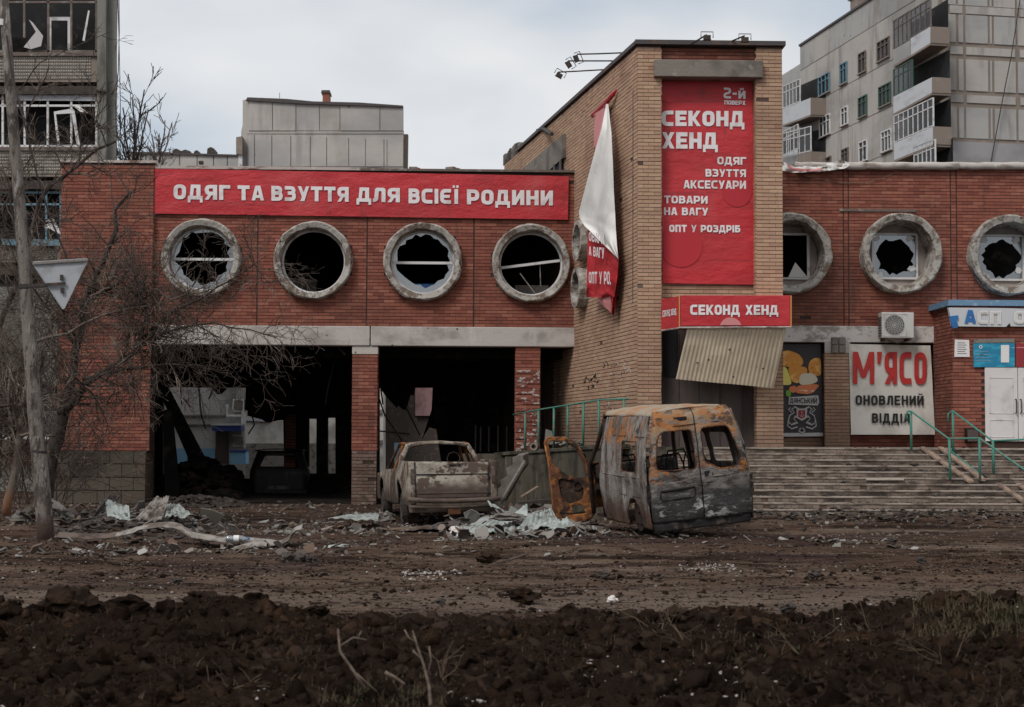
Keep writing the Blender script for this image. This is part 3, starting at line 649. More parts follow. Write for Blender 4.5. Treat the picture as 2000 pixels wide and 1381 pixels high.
# doors
def door_leaf(a, b):
    d = MB().box(a, b, YK-.05, YK-.012, P(1960,862,YK).z, P(1960,718,YK).z).build('door', M['door_white'], shop, bevel=.01)
    w_ = b-a
    for (z0_, z1_) in ((1.62, 2.0), (2.15, 2.95)):
        f = MB()
        for (p, q, r, s_) in ((a+.1, b-.1, z0_, z0_+.015), (a+.1, b-.1, z1_, z1_+.015), (a+.1, a+.115, z0_, z1_), (b-.115, b-.1, z0_, z1_)): f.box(p, q, YK-.06, YK-.049, r, s_)
        f.build('moulding', M['white_frame'], d)
    return d
xm = X(1985, YK)
d1 = door_leaf(X(1921,YK), xm-.006); d2 = door_leaf(xm+.006, XR+.6)
for dx, dd in ((-.06, d1), (.05, d2)):
    zt = P(1985,780,YK).z; zb_ = P(1985,807,YK).z
    MB().tube([V(xm+dx,YK-.05,zt), V(xm+dx,YK-.11,zt), V(xm+dx,YK-.11,zb_), V(xm+dx,YK-.05,zb_)], .013, 6).build('handle', M['iron'], dd)
redb.build('red_brickwork', M['red_brick'], shop, kind='stuff'); yelb.build('yellow_brickwork', M['yellow_brick'], shop, kind='stuff')
bme = {}
def unit_brick(k):
    if k not in bme:
        m_ = bpy.data.meshes.new('brick'); q = MB().box(0,1,-1,0,0,1)
        w_ = .02; m_.from_pydata(q.v, [], q.f); m_.materials.append(M['yellow_brick']); bme[k] = m_
    return bme[k]
for i, (o, u, n, a_, b_, z0_, z1_, d) in enumerate(single):
    ob = bpy.data.objects.new('brick', unit_brick(0)); COL.objects.link(ob); ob.parent = shop
    ob.matrix_parent_inverse = wmat(shop).inverted()
    ob.location = V(o.x, o.y, 0)+u*a_+V(0,0,z0_); ob.scale = (b_-a_, d, z1_-z0_)
# round windows
def ring(c, seed, right=False):
    x, z = c; C0 = V(x, YF, z)
    r0, r1 = (.74, .91)
    pr = [(r0, -.36), (r0, .0), (r0+.02, .2), (r1-.03, .24), (r1, .2), (r1+.01, -.02), (RH-.002, -.02), (RH-.002, -.36)] if not right else \
         [(r0, -.5), (r0, .1), (r0+.03, .30), (r1, .34), (r1+.035, .28), (r1+.04, -.02), (RH-.002, -.02), (RH-.002, -.5)]
    o = MB().lathe(C0, V(0,-1,0), pr, 64, .028, seed).build('round_window', M['ring'], shop, smooth=False)
    m = o.modifiers.new('b', 'BEVEL'); m.width = .008; m.limit_method = 'ANGLE'
    return o
def jag(cx, cz, r, n, seed, a0=0, a1=2*math.pi, lo=.55, hi=.98):
    rr = random.Random(seed); return [(cx+r*rr.uniform(lo, hi)*math.cos(a0+(a1-a0)*i/n), cz+r*rr.uniform(lo, hi)*math.sin(a0+(a1-a0)*i/n)) for i in range(n)]
for i, (c, seed) in enumerate(zip(wc, (1,5,9,14))):
    rg = ring(c, seed); x, z = c; Yp = YF+.18
    fr = MB().lathe(V(x, Yp, z), V(0,-1,0), [(.70,-.03),(.70,.03),(.745,.03),(.745,-.03)], 48).build('window_frame', M['white_frame'], rg)
    if i != 1:
        t0 = .0 if i != 3 else -.09; t1 = .0 if i != 3 else .10
        MB().hexa([(x-.71,Yp-.03,z+t0-.03),(x+.71,Yp-.03,z+t1-.03),(x+.71,Yp+.03,z+t1-.03),(x-.71,Yp+.03,z+t0-.03),(x-.71,Yp-.03,z+t0+.03),(x+.71,Yp-.03,z+t1+.03),(x+.71,Yp+.03,z+t1+.03),(x-.71,Yp+.03,z+t0+.03)]).build('mullion', M['white_frame'], rg)
        if i != 3:
            gl = MB(); o_ = circ(0, 0, .70, 40)
            slab(gl, o_, [jag(0, .06, .69, 34, 40+i, lo=.80, hi=.97)], V(0, Yp, 0), UX, NY, .004)
            gl.v = [(a+x, b_, c_+z) for a, b_, c_ in gl.v]; gl.build('broken_pane', M['glass'], rg)
x, z = wc[3]
for (a, b_) in (((-.25,-.2),(.1,-.66)), ((.22,.05),(.24,-.5))): MB().tube([(x+a[0],YF+.25,z+a[1]),(x+b_[0],YF+.25,z+b_[1])], .012, 5).build('bent_rod', M['strip'], shop)
MB().box(x-.35, x+.45, YF+.9, YF+1.0, z-.62, z-.42).build('inner_sill', M['concrete'], shop)
x, z = wc[2]
MB().quadbox([V(x-.5,YF+.6,z-.8), V(x+.6,YF+.6,z-.8), V(x+.6,YF+.6,z-.45), V(x-.3,YF+.6,z-.45)], V(0,.02,0)).build('blue_board', M['navy2'] if 'navy2' in M else M['blue_sign'], shop)
x, z = wc[1]
for k in range(60):
    a, b_ = BR.uniform(-.66, -.08), BR.uniform(-.42, -.05); s_ = BR.uniform(.02, .06)
    if b_ < -.05-(a+.08)*-.0 - .5: continue
    MB().prism([V(x+a+s_*math.cos(t)*BR.uniform(.7,1.3), YF+.75+BR.uniform(0,.2), z+b_+s_*.6*math.sin(t)) for t in (0,1.2,2.3,3.6,5)], V(.01,.1,.0)).build('rubble_piece', M['lump_grey'], shop) if k < 26 else None
MB().box(x-.8, x-.02, YF+.9, YF+1.5, z-.8, z-.32).build('inner_ledge', M['rubble_dark'], shop)
for i, (c, seed) in enumerate(zip(rc, (21,25,29))):
    rg = ring(c, seed, True); x, z = c; Yp = YF+.42
    pln = circ(x, z, .76, 40); sq = [(x-.5,z-.5),(x+.5,z-.5),(x+.5,z+.5),(x-.5,z+.5)]
    fb = MB(); slab(fb, pln, [sq], V(0,Yp,0), UX, NY, .04); fb.build('infill_board', M['cream_print'] if 0 else M['concrete_pale'] if 'concrete_pale' in M else M['white_frame'], rg)
    fr = MB(); slab(fr, [(x-.55,z-.55),(x+.55,z-.55),(x+.55,z+.55),(x-.55,z+.55)], [sq], V(0,Yp-.06,0), UX, NY, .09); fr.build('window_frame', M['white_frame'], rg, bevel=.008)
    if i:
        gl = MB(); slab(gl, sq, [jag(x, z-.02, .5, 30, 60+i, lo=.74, hi=.99)], V(0, Yp-.02, 0), UX, NY, .004); gl.build('broken_pane', M['glass'], rg)
        for k in range(4):
            cx = x+(-.42,.36,-.36,.40)[k]; cz = z+(.42,.43,-.46,-.3)[k]
            MB().prism([V(cx+.09*math.cos(t)*BR.uniform(.6,1.3), Yp-.05, cz+.08*math.sin(t)*BR.uniform(.6,1.2)) for t in (0,1,2,3.3,4.2,5.3)], V(0,.01,0)).build('torn_film', M['white_frame'], rg)
    else:
        MB().prism([V(x+.05,Yp-.04,z-.49), V(x+.5,Yp-.04,z-.49), V(x+.2,Yp-.1,z-.15)], V(0,.02,0)).build('torn_film', M['cloth'], rg)
# ------------------------------------------------------------------ lettering (stroke built glyphs)
def path(pts, t, closed=False):
    """polyline -> list of quads with mitred joints"""
    P_ = [Vector(p) for p in pts]; n = len(P_); L_, R_ = [], []
    for i in range(n):
        a = P_[i-1] if (i > 0 or closed) else None; b = P_[(i+1) % n] if (i < n-1 or closed) else None
        d1 = (P_[i]-a).normalized() if a is not None else None; d2 = (b-P_[i]).normalized() if b is not None else None
        if d1 is None: d1 = d2
        if d2 is None: d2 = d1
        m = (Vector((-d1.y, d1.x))+Vector((-d2.y, d2.x)))
        m = m/max(m.length_squared/2, .5)*1.0
        L_.append(P_[i]+m*t/2); R_.append(P_[i]-m*t/2)
    out = []
    for i in range(n if closed else n-1):
        j = (i+1) % n; out.append([R_[i], R_[j], L_[j], L_[i]])
    return out
def rnd(pts, r, closed=False, k=4):
    """round the corners of a polyline"""
    n = len(pts); out = []
    for i in range(n):
        p = Vector(pts[i])
        if (i in (0, n-1) and not closed): out.append(p); continue
        a = Vector(pts[i-1]); b = Vector(pts[(i+1) % n])
        la = min(r, (a-p).length*.46); lb = min(r, (b-p).length*.46)
        A_ = p+(a-p).normalized()*la; B_ = p+(b-p).normalized()*lb
        for q in range(k+1):
            s = q/k; out.append(A_*(1-s)**2+p*2*s*(1-s)+B_*s*s)
    o2 = [out[0]]
    for p in out[1:]:
        if (p-o2[-1]).length > 1e-4: o2.append(p)
    return o2
def glyph(ch, t=.2, w=.72):
    a = t/2; T = 1-a; r = w-a; m = w/2; q = []
    pa = lambda pts, rr=0, cl=False, tt=None: q.extend(path(rnd(pts, rr, cl) if rr else pts, tt or t, cl))
    st = lambda x, y0=0, y1=1: pa([(x,y0),(x,y1)])
    ba = lambda y, x0=0, x1=w, tt=None: pa([(x0,y),(x1,y)], 0, False, tt)
    if ch == ' ': return [], .36
    if ch == "'": q.append([Vector((.04,.62)), Vector((.16,.62)), Vector((.24,1)), Vector((.02,1))]); return q, .24
    if ch == '-': ba(.45, .04, .40); return q, .44
    if ch == '.': q.append([Vector((0,0)), Vector((t,0)), Vector((t,t)), Vector((0,t))]); return q, t
    if ch == 'О': pa([(a,a),(r,a),(r,T),(a,T)], .24, True)
    elif ch == 'С': pa([(w-.02,a),(a,a),(a,T),(w-.02,T)], .24)
    elif ch == 'Є': pa([(w-.02,a),(a,a),(a,T),(w-.02,T)], .24); ba(.5, .1, w-.1, t*.85)
    elif ch == 'Е': st(a); ba(a, a, w-.06); ba(T, a, w-.06); ba(.5, a, w-.12, t*.9); w -= .06
    elif ch == 'Г': st(a); ba(T, a, w-.08); w -= .1
    elif ch == 'Т': st(m); ba(T)
    elif ch == 'Н': st(a); st(r); ba(.5, a, r, t*.9)
    elif ch == 'П': st(a); st(r); ba(T, a, r)
    elif ch in 'ИЙ':
        st(a); st(r); pa([(a+.02,.08),(r-.02,.92)], 0, False, t*.9)
        if ch == 'Й': pa([(m-.16,1.24),(m-.1,1.13),(m+.1,1.13),(m+.16,1.24)], 0, False, t*.55)
    elif ch == 'й':
        w = .62; r = w-a; st(a,0,.75); st(r,0,.75); pa([(a+.02,.08),(r-.02,.68)], 0, False, t*.9); pa([(.17,1.0),(.22,.88),(.4,.88),(.45,1.0)], 0, False, t*.55)
    elif ch == 'Ї' : st(a+.08); q += [[Vector((x,1.08)),Vector((x+.15,1.08)),Vector((x+.15,1.25)),Vector((x,1.25))] for x in (-.03,.20)]; w = .36
    elif ch == 'І': st(a); w = t
    elif ch == 'А': pa([(.02,0),(.02+.08,.0)],0,False,.001); q.pop(); q.append([Vector((0,0)),Vector((.21,0)),Vector((.42,1)),Vector((.22,1))]); q.append([Vector((w-.19,0)),Vector((w+.02,0)),Vector((w-.2,1)),Vector((w-.42,1))]); ba(.27, .1, w-.08, t*.85); ba(T, .24, w-.22)
    elif ch == 'Д': q.append([Vector((.08,.05)),Vector((.27,.05)),Vector((.36,1)),Vector((.16,1))]); ba(T, .2, r); st(r, 0, 1); ba(a, -.02, w+.12); q.append([Vector((-.02,-.2)),Vector((.14,-.2)),Vector((.14,.1)),Vector((-.02,.1))]); q.append([Vector((w-.04,-.2)),Vector((w+.12,-.2)),Vector((w+.12,.1)),Vector((w-.04,.1))]); w += .12
    elif ch == 'Л': pa([(-.02,a),(.08,a),(.17,.2),(.22,T),(r,T),(r,0)], .05)
    elif ch == 'Я': st(r); pa([(r,T),(a,T),(a,.42),(r,.42)], .2); q.append([Vector((.0,0)),Vector((.22,0)),Vector((.46,.42)),Vector((.26,.42))])
    elif ch == 'Р': st(a); pa([(a,T),(r,T),(r,.36),(a,.36)], .22)
    elif ch == 'В': st(a); pa([(a,T),(r-.03,T),(r-.03,.53),(a,.53)], .18); pa([(a,.53),(r,.53),(r,a),(a,a)], .2)
    elif ch == 'Б': st(a); ba(T, a, w-.08); pa([(a,.56),(r,.56),(r,a),(a,a)], .2)
    elif ch == 'Ь': st(a); pa([(a,.58),(r,.58),(r,a),(a,a)], .2)
    elif ch == 'З': pa([(.02,T),(r-.03,T),(r-.03,.53),(.2,.53)], .2); pa([(.2,.53),(r,.53),(r,a),(.02,a)], .22)
    elif ch == 'К': st(a); q.append([Vector((w-.24,1)),Vector((w,1)),Vector((.42,.5)),Vector((.18,.5))]); q.append([Vector((.18,.5)),Vector((.42,.5)),Vector((w+.02,0)),Vector((w-.22,0))])
    elif ch == 'Х': q.append([Vector((0,0)),Vector((.24,0)),Vector((w,1)),Vector((w-.24,1))]); q.append([Vector((w-.24,0)),Vector((w,0)),Vector((.24,1)),Vector((0,1))])
    elif ch == 'У': q.append([Vector((0,1)),Vector((.22,1)),Vector((.47,.33)),Vector((.29,.24))]); q.append([Vector((w-.2,1)),Vector((w,1)),Vector((.42,0)),Vector((.16,0))]); 
    elif ch == 'М': w = .92; r = w-a; st(a); st(r); q.append([Vector((0,1)),Vector((.22,1)),Vector((w/2+.09,.2)),Vector((w/2-.09,.2))]); q.append([Vector((w-.22,1)),Vector((w,1)),Vector((w/2+.09,.2)),Vector((w/2-.09,.2))])
    elif ch == '2': pa([(.04,T),(r,T),(r,.55),(a,.4),(a,a),(w,a)], .16)
    elif ch == 'Х': pass
    return q, w
def union(polys):
    vs, fs = [], []
    for p in polys:
        ar = sum(p[i].x*p[(i+1) % len(p)].y-p[(i+1) % len(p)].x*p[i].y for i in range(len(p)))
        if abs(ar) < 1e-7: continue
        if ar < 0: p = p[::-1]
        n = len(vs); vs += [Vector((v.x, v.y)) for v in p]; fs.append(list(range(n, n+len(p))))
    if not fs: return [], []
    o = delaunay_2d_cdt(vs, [], fs, 1, 1e-5)
    return o[0], [tuple(f) for f, src in zip(o[2], o[5]) if len(src)]
GC = {}
def text2d(s, t=.2, gap=.10, kw=.72):
    x = 0; V_, F_ = [], []
    for ch in s:
        k = (ch, t, kw)
        if k not in GC: q, w_ = glyph(ch, t, kw); GC[k] = (*union(q), w_)
        vs, fs, w_ = GC[k]; n = len(V_)
        V_ += [(v.x+x, v.y) for v in vs]; F_ += [tuple(i+n for i in f) for f in fs]; x += w_+gap
    return V_, F_, x-gap
def lettering(s, fmap, m, parent, t=.2, gap=.10, name='lettering', local=False, kw=.72):
    """fmap(u in 0..1 over the width, v: 0 baseline..1 cap height) -> point"""
    x = 0; tot = text2d(s, t, gap, kw)[2]; last = None
    for ch in s:
        vs, fs, w_ = GC[(ch, t, kw)]
        if fs:
            me = bpy.data.meshes.new('letter'); me.from_pydata([tuple(fmap((v.x+x)/tot, v.y)) for v in vs], [], [tuple(f) for f in fs]); me.materials.append(m); me.update()
            last = link('letter', me, parent, local)
        x += w_+gap
    return last
def quadmap(q):   # q: bl, br, tr, tl
    return lambda u, v: q[0].lerp(q[1], u).lerp(q[3].lerp(q[2], u), v)
def flat_text(s, pxs, Y, m, parent, **k):  # pixel box: x0, x1, ybase_left, ybase_right, ytop_left, ytop_right
    x0, x1, b0, b1, t0, t1 = pxs
    return lettering(s, quadmap([P(x0,b0,Y), P(x1,b1,Y), P(x1,t1,Y), P(x0,t0,Y)]), m, parent, **k)
def front(name, pts, Y, th, m, parent, bev=0):
    return MB().prism([P(a, b, Y) for a, b in pts], V(0, th, 0)).build(name, m, parent, bevel=bev)
# ------------------------------------------------------------------ long banner
def cloth(name, q, m, parent, nx, nz, amp, seed, th=.0):
    """rectangular cloth q (bl,br,tr,tl), slightly billowed toward the camera"""
    vs = []; fm = quadmap(q)
    for j in range(nz+1):
        for i in range(nx+1):
            u, v = i/nx, j/nz; p = fm(u, v); e_ = min(u, 1-u, .1)/.1*min(v, 1-v, .15)/.15
            d = amp*mn.noise(V(u*nx*.12+seed, v*nz*.17, 0)) + amp*.35*mn.noise(V(u*nx*.5+seed, v*nz*.3, 3))
            vs.append(p+V(0, -abs(d)-.0*e_, 0))
    fs = [(j*(nx+1)+i, j*(nx+1)+i+1, (j+1)*(nx+1)+i+1, (j+1)*(nx+1)+i) for j in range(nz) for i in range(nx)]
    me = bpy.data.meshes.new(name); me.from_pydata(vs, [], fs); me.materials.append(m); me.polygons.foreach_set('use_smooth', [True]*len(fs)); me.update()
    return link(name, me, parent)
Yb = YF-.09
ban = empty('long_banner', P(705, 425, YF-.1), 'long red banner with one line of white Ukrainian lettering above four round windows', 'banner')
cloth('banner_cloth', [P(300,417,Yb), P(1109,429,Yb), P(1111,344,Yb), P(299,329,Yb)], M['banner'], ban, 90, 12, .014, 3)
fm = quadmap([P(300,417,Yb-.024), P(1109,429,Yb-.024), P(1111,344,Yb-.024), P(299,329,Yb-.024)])
tot = 1111-299
def lb(s, x0, x1, yb, yt):
    fmL = quadmap([P(x0,yb,Yb-.024), P(x1,yb+(x1-x0)*.0145,Yb-.024), P(x1,yt+(x1-x0)*.0145,Yb-.024), P(x0,yt,Yb-.024)])
    lettering(s, fmL, M['letter'], ban, t=.24, gap=.12)
lb('ОДЯГ', 339, 449, 389, 360); lb('ТА', 464, 515, 391, 362); lb('ВЗУТТЯ', 530, 681, 392, 363); lb('ДЛЯ', 697, 781, 394, 366)
lb('ВСІЄЇ', 798, 896, 397, 368); lb('РОДИНИ', 912, 1080, 399, 370)
for (cx, cy, r) in ((560,372,52),(905,385,42)): 
    pass
# ------------------------------------------------------------------ tower banner
YBn = YT+.26
tb = empty('tower_banner', P(1385, 556, YBn), 'tall red vertical banner of white shop lettering between the yellow brick piers', 'banner')
cloth('banner_cloth', [P(1294,553,YBn), P(1474,556,YBn), P(1470,158,YBn), P(1289,157,YBn)], M['banner'], tb, 20, 44, .010, 8)
YL = YBn-.014
def disc_print(cx, cy, r, clip, par, Y=YL, m='print_dark', ringw=None):
    pts = [(cx+r*math.cos(t*math.pi/24), cy+r*math.sin(t*math.pi/24)) for t in range(48)]
    pts = [(min(max(a, clip[0]), clip[2]), min(max(b, clip[1]), clip[3])) for a, b in pts]
    MB().add([P(a, b, Y) for a, b in pts][::-1], [tuple(range(48))]).build('printed_disc', M[m], par)
disc_print(1306, 178, 22, (1292,160,1470,553), tb); disc_print(1330, 480, 42, (1296,160,1470,553), tb); disc_print(1440, 375, 29, (1292,160,1472,553), tb)
for s, x0, x1, yb, yt, t, kw in [('2-й',1413,1456,192,171,.2,.66), ('ПОВЕРХ',1415,1456,204,196,.2,.72), ('СЕКОНД',1292,1454,246,216,.25,.72), ('ХЕНД',1293,1402,290,258,.25,.72),
      ('ОДЯГ',1401,1457,321,306,.22,.72), ('ВЗУТТЯ',1378,1457,345,330,.22,.72), ('АКСЕСУАРИ',1335,1457,368,352,.22,.72), ('ТОВАРИ',1297,1382,397,382,.22,.72), ('НА ВАГУ',1297,1383,420,405,.22,.72), ('ОПТ У РОЗДРІБ',1307,1446,453,439,.24,.72)]:
    flat_text(s, (x0,x1,yb,yb+1,yt,yt+1), YL-.004, M['letter'], tb, t=t, kw=kw)
# ------------------------------------------------------------------ torn banner on the angled wall
tn = empty('torn_banner', aw(1185, 600, .3), 'torn banner hanging down the angled yellow wall, white back folded over its red face', 'banner')
def aq(name, pts, m, off=None, nu=10, nv=24, amp=.05, seed=0, sm=True):
    """pts: left edge polyline, right edge polyline, each [(px,py,offset)]"""
    Lp, Rp = pts; vs = []
    def at(pl, s):
        k = s*(len(pl)-1); i = min(int(k), len(pl)-2); f = k-i
        return tuple(pl[i][c]*(1-f)+pl[i+1][c]*f for c in range(3))
    for j in range(nv+1):
        a = at(Lp, j/nv); b = at(Rp, j/nv)
        for i in range(nu+1):
            u = i/nu; px, py, o_ = (a[c]*(1-u)+b[c]*u for c in range(3))
            o_ += amp*math.sin(u*math.pi*2.4+seed+j*.05)*(.3+j/nv) + amp*.5*mn.noise(V(u*5, j*.2, seed))
            vs.append(aw(px, py, max(o_, .03)))
    fs = [(j*(nu+1)+i, j*(nu+1)+i+1, (j+1)*(nu+1)+i+1, (j+1)*(nu+1)+i) for j in range(nv) for i in range(nu)]
    me = bpy.data.meshes.new(name); me.from_pydata(vs, [], fs); me.materials.append(m); me.polygons.foreach_set('use_smooth', [sm]*len(fs)); me.update()
    return link(name, me, tn), at
aq('white_back', ([(1184,203,.16),(1175,250,.3),(1158,310,.38),(1142,370,.42),(1131,412,.45),(1132,426,.45),(1141,440,.42),(1168,467,.38),(1207,505,.3)],
                  [(1188,203,.16),(1194,260,.22),(1197,320,.25),(1199,375,.25),(1201,410,.25),(1202,430,.25),(1203,450,.26),(1205,480,.27),(1208,506,.28)]), M['cloth'], nv=40, amp=.035, seed=1)
aq('red_face', ([(1148,438,.30),(1147,500,.3),(1146,560,.32),(1145,580,.32)], [(1209,500,.2),(1206,540,.22),(1200,580,.25),(1190,582,.26)]), M['banner'], nu=18, amp=.05, seed=2.2)
aq('red_fold', ([(1183,480,.26),(1190,530,.24),(1192,570,.22),(1193,610,.2)], [(1207,505,.2),(1209,530,.18),(1204,570,.16),(1199,618,.16)]), M['banner'], nu=6, amp=.03, seed=4)
aq('white_corner', ([(1167,584,.3),(1168,588,.3),(1172,592,.28)], [(1192,578,.25),(1194,592,.24),(1195,612,.2)]), M['cloth_edge'], nu=4, nv=6, amp=.02, seed=4)
aq('pink_face', ([(1161,222,.12),(1160,260,.12),(1160,290,.14)], [(1184,205,.14),(1176,245,.2),(1164,296,.2)]), M['cloth_edge'], nu=5, amp=.02, seed=6)
aq('red_knot', ([(1158,222,.06),(1160,228,.08)], [(1184,198,.1),(1184,206,.14)]), M['banner'], nu=6, nv=3, amp=.04, seed=7)
MB().tube([aw(1157,226,.06), aw(1172,213,.1), aw(1185,200,.12), aw(1196,186,.1), aw(1204,176,.05)], [.05,.06,.05,.05,.02], 7).build('cord', M['print_dark'], tn)
for s, (x0, x1, b0, b1, t0, t1) in [('ОВАРИ', (1150,1180,470,478,453,456)), ('А ВАГУ', (1150,1180,498,506,481,484)), ('ОПТ У РО.', (1150,1193,553,556,531,530))]:
    lettering(s, quadmap([aw(x0,b0,.42), aw(x1,b1,.36), aw(x1,t1,.36), aw(x0,t0,.42)]), M['letter'], tn, t=.2)
# ------------------------------------------------------------------ sign box and hanging sheet
YS = 31.55
sb = empty('entrance_sign', P(1430,638,YS), 'boxy red sign with white lettering over the doorway of the tower', 'sign')
q = [P(1328,577,YS), P(1544,577,YS), P(1545,637,YS), P(1328,637,YS)]
MB().hexa([q[3], q[2], q[2]+V(0,.9,0), q[3]+V(-.2,.75,-.02), q[0], q[1], q[1]+V(0,.9,0), q[0]+V(-.2,.75,-.02)]).build('sign_box', M['banner'], sb, bevel=.01)
cloth('sign_face', [P(1329,636,YS-.02), P(1543,636,YS-.02), P(1542,578,YS-.02), P(1329,578,YS-.02)], M['banner'], sb, 24, 8, .008, 5)
sf = [P(1292,646,YS+.75), P(1326,639,YS-.0), P(1326,579,YS-.0), P(1293,584,YS+.75)]
MB().quadbox([p_+V(-.012,-.012,0) for p_ in sf], V(.01,.01,0)).build('side_face', M['banner'], sb)
flat_text('СЕКОНД ХЕНД', (1348,1520,615,615,595,596), YS-.04, M['letter'], sb, t=.24)
fm2 = quadmap([p_+V(-.02,-.02,0) for p_ in sf]); lettering('СЕКОНД ХЕНД', lambda u, v: fm2(.1+.8*u, .42+.2*v), M['letter'], sb, t=.2)
MB().tube([P(1327,638,YS-.02), P(1327,577,YS-.02)], .014, 5).build('trim', M['orange_trim'], sb)
MB().tube([P(1545,638,YS-.02), P(1545,577,YS-.02)], .014, 5).build('trim', M['orange_trim'], sb)
MB().tube([P(1292,646,YS+.72), P(1327,640,YS-.03), P(1545,639,YS-.03)], .018, 5).build('trim', M['cap_pale'], sb)
disc_print(1427, 642, 22, (1300,560,1500,635), sb, YS-.032, 'cloth_edge')
cs = empty('corrugated_sheet', P(1430,755,YS+.3), 'beige ribbed metal sheet hanging askew below the red entrance sign', 'metal sheet')
def corr(name, q, n, amp, m, par, local=False, nv=6, noise_=0, seed=0):
    fmm = quadmap(q); nn = (q[1]-q[0]).cross(q[3]-q[0]).normalized(); vs = []
    for j in range(nv+1):
        for i in range(n*4+1):
            u = i/(n*4); v = j/nv; p = fmm(u, v); ph = (i % 4)
            d = amp*(0, 1, 1, 0)[ph] + noise_*mn.noise(V(u*2.3+seed, v*2.1, seed)) + noise_*.4*mn.noise(V(u*8+seed, v*7, seed))
            vs.append(p+nn*d)
    w_ = n*4+1; fs = [(j*w_+i, j*w_+i+1, (j+1)*w_+i+1, (j+1)*w_+i) for j in range(nv) for i in range(w_-1)]
    me = bpy.data.meshes.new(name); me.from_pydata(vs, [], fs); me.materials.append(m); me.update(); o = link(name, me, par, local)
    md = o.modifiers.new('s', 'SOLIDIFY'); md.thickness = .008; return o
corr('sheet', [P(1320,740,YS+.35), P(1511,758,YS+.55), P(1536,640,YS+.05), P(1343,638,YS+.05)], 24, .013, M['beige'], cs, noise_=.03)
for (a, b_) in ((1384,703),(1425,683),(1490,720),(1362,709),(1432,736)): MB().disc(P(a,b_,YS+.2)+V(0,-.02,0), V(0,-1,0), .022, 7).build('bullet_hole', M['iron'], cs)
# doorway under it
dw = MB(); dw.box(X(1280,YT+.35), X(1493,YT+.35), YT+.36, YT+.42, zland-.1, P(1385,640,YT).z); dw.build('doorway_sheet', M['brown_sheet'], shop)
for px in (1325, 1364, 1405, 1449): MB().box(X(px,YT+.35), X(px,YT+.35)+.02, YT+.345, YT+.359, zland, P(1385,650,YT).z).build('seam', M['iron'], shop)
MB().box(X(1295,YT+.35), X(1322,YT+.35), YT+.33, YT+.344, P(1385,735,YT).z, P(1385,640,YT).z).build('dark_gap', M['dark'], shop)
# ------------------------------------------------------------------ posters
YP = YF-.06
mp_ = empty('meat_poster', P(1740,848,YP), 'cream poster with big red word and two black lines below, between brick piers', 'poster')
cloth('poster_sheet', [P(1662,849,YP), P(1826,849,YP), P(1817,675,YP), P(1658,672,YP)], M['poster_cream'], mp_, 20, 20, .04, 2)
Y_ = YP-.05
def cond(s, x0, x1, yb, yt, m, t): flat_text(s, (x0,x1,yb,yb+1,yt,yt+1), Y_, M[m], mp_, t=t, kw=.5 if t > .2 else .62, gap=.12)
flat_text("М'ЯСО", (1666,1810,750,751,687,688), Y_, M['letter_red'], mp_, t=.19, kw=.54, gap=.10)
flat_text('ОНОВЛЕНИЙ', (1671,1804,791,792,772,773), Y_, M['letter_black'], mp_, t=.2, kw=.62, gap=.12)
flat_text('ВІДДІЛ', (1703,1777,826,827,807,808), Y_, M['letter_black'], mp_, t=.2, kw=.62, gap=.12)
cp = empty('food_poster', P(1570,858,YF), 'dark food poster with orange shapes over a pale crest, beside the yellow brick pier', 'poster')
YQ = YF+.12
front('poster_sheet', [(1520,672),(1603,672),(1608,848),(1520,850)], YQ, .02, M['poster_black'], cp)
front('lower_margin', [(1520,846),(1608,845),(1608,852),(1520,853)], YQ-.01, .01, M['grey_print'], cp)
def blob(name, pts, m, dy): 
    pts = [tuple(p) for p in rnd(pts, 9, True, 4)]; MB().prism([P(a, b, YQ-dy) for a, b in pts][::-1], V(0,.004,0)).build(name, M[m], cp)
blob('print_shape', [(1520,690),(1538,683),(1562,692),(1571,708),(1560,720),(1535,716),(1520,712)], 'bun', .012)
blob('print_shape', [(1578,712),(1586,700),(1603,698),(1604,735),(1580,732)], 'bun', .012)
blob('print_shape', [(1538,716),(1575,716),(1578,728),(1560,750),(1545,745)], 'bun', .020)
blob('print_shape', [(1520,716),(1536,716),(1548,752),(1520,752)], 'lemon', .026)
blob('print_shape', [(1562,730),(1590,728),(1600,745),(1580,752),(1560,752)], 'cream_print', .026)
blob('print_shape', [(1556,753),(1590,750),(1602,752),(1585,770),(1552,768)], 'salmon', .032)
blob('print_shape', [(1540,756),(1556,752),(1554,768),(1543,766)], 'salmon', .028)
blob('print_shape', [(1535,762),(1545,762),(1545,776),(1535,774)], 'leaf_print', .034)
front('ribbon', [(1541,776),(1598,772),(1600,786),(1597,792),(1540,790)], YQ-.03, .004, M['grey_print'], cp)
flat_text('ДЯНСЬКИЙ', (1543,1596,787,788,778,777), YQ-.04, M['poster_black'], cp, t=.18)
for sx in (-1, 1):
    c = 1566
    for (pts, r_) in (([(4,800),(14,795),(20,800),(15,806),(24,812),(27,824),(20,830),(8,826)], .012), ([(8,834),(20,838),(28,832),(26,820)], .012), ([(12,812),(16,818),(10,824),(18,828)], .01), ([(2,836),(6,842),(0,846)], .012), ([(10,800),(8,810),(12,816)], .009), ([(20,806),(26,800),(22,796)], .009)):
        MB().tube([P(c+sx*a, b, YQ-.02) for a, b in pts], r_*1.5, 4).build('crest_scroll', M['grey_print'], cp)
front('crest_shield', [(1556,798),(1576,798),(1576,816),(1566,822),(1556,816)], YQ-.03, .005, M['grey_print'], cp)
front('crest_field', [(1559,801),(1573,801),(1573,814),(1566,818),(1559,814)], YQ-.036, .005, M['maroon'], cp)
MB().tube([P(1566,803,YQ-.05), P(1566,814,YQ-.05)], .008, 4).tube([P(1562,811,YQ-.05), P(1566,815,YQ-.05), P(1570,811,YQ-.05)], .007, 4).build('crest_anchor', M['grey_print'], cp)
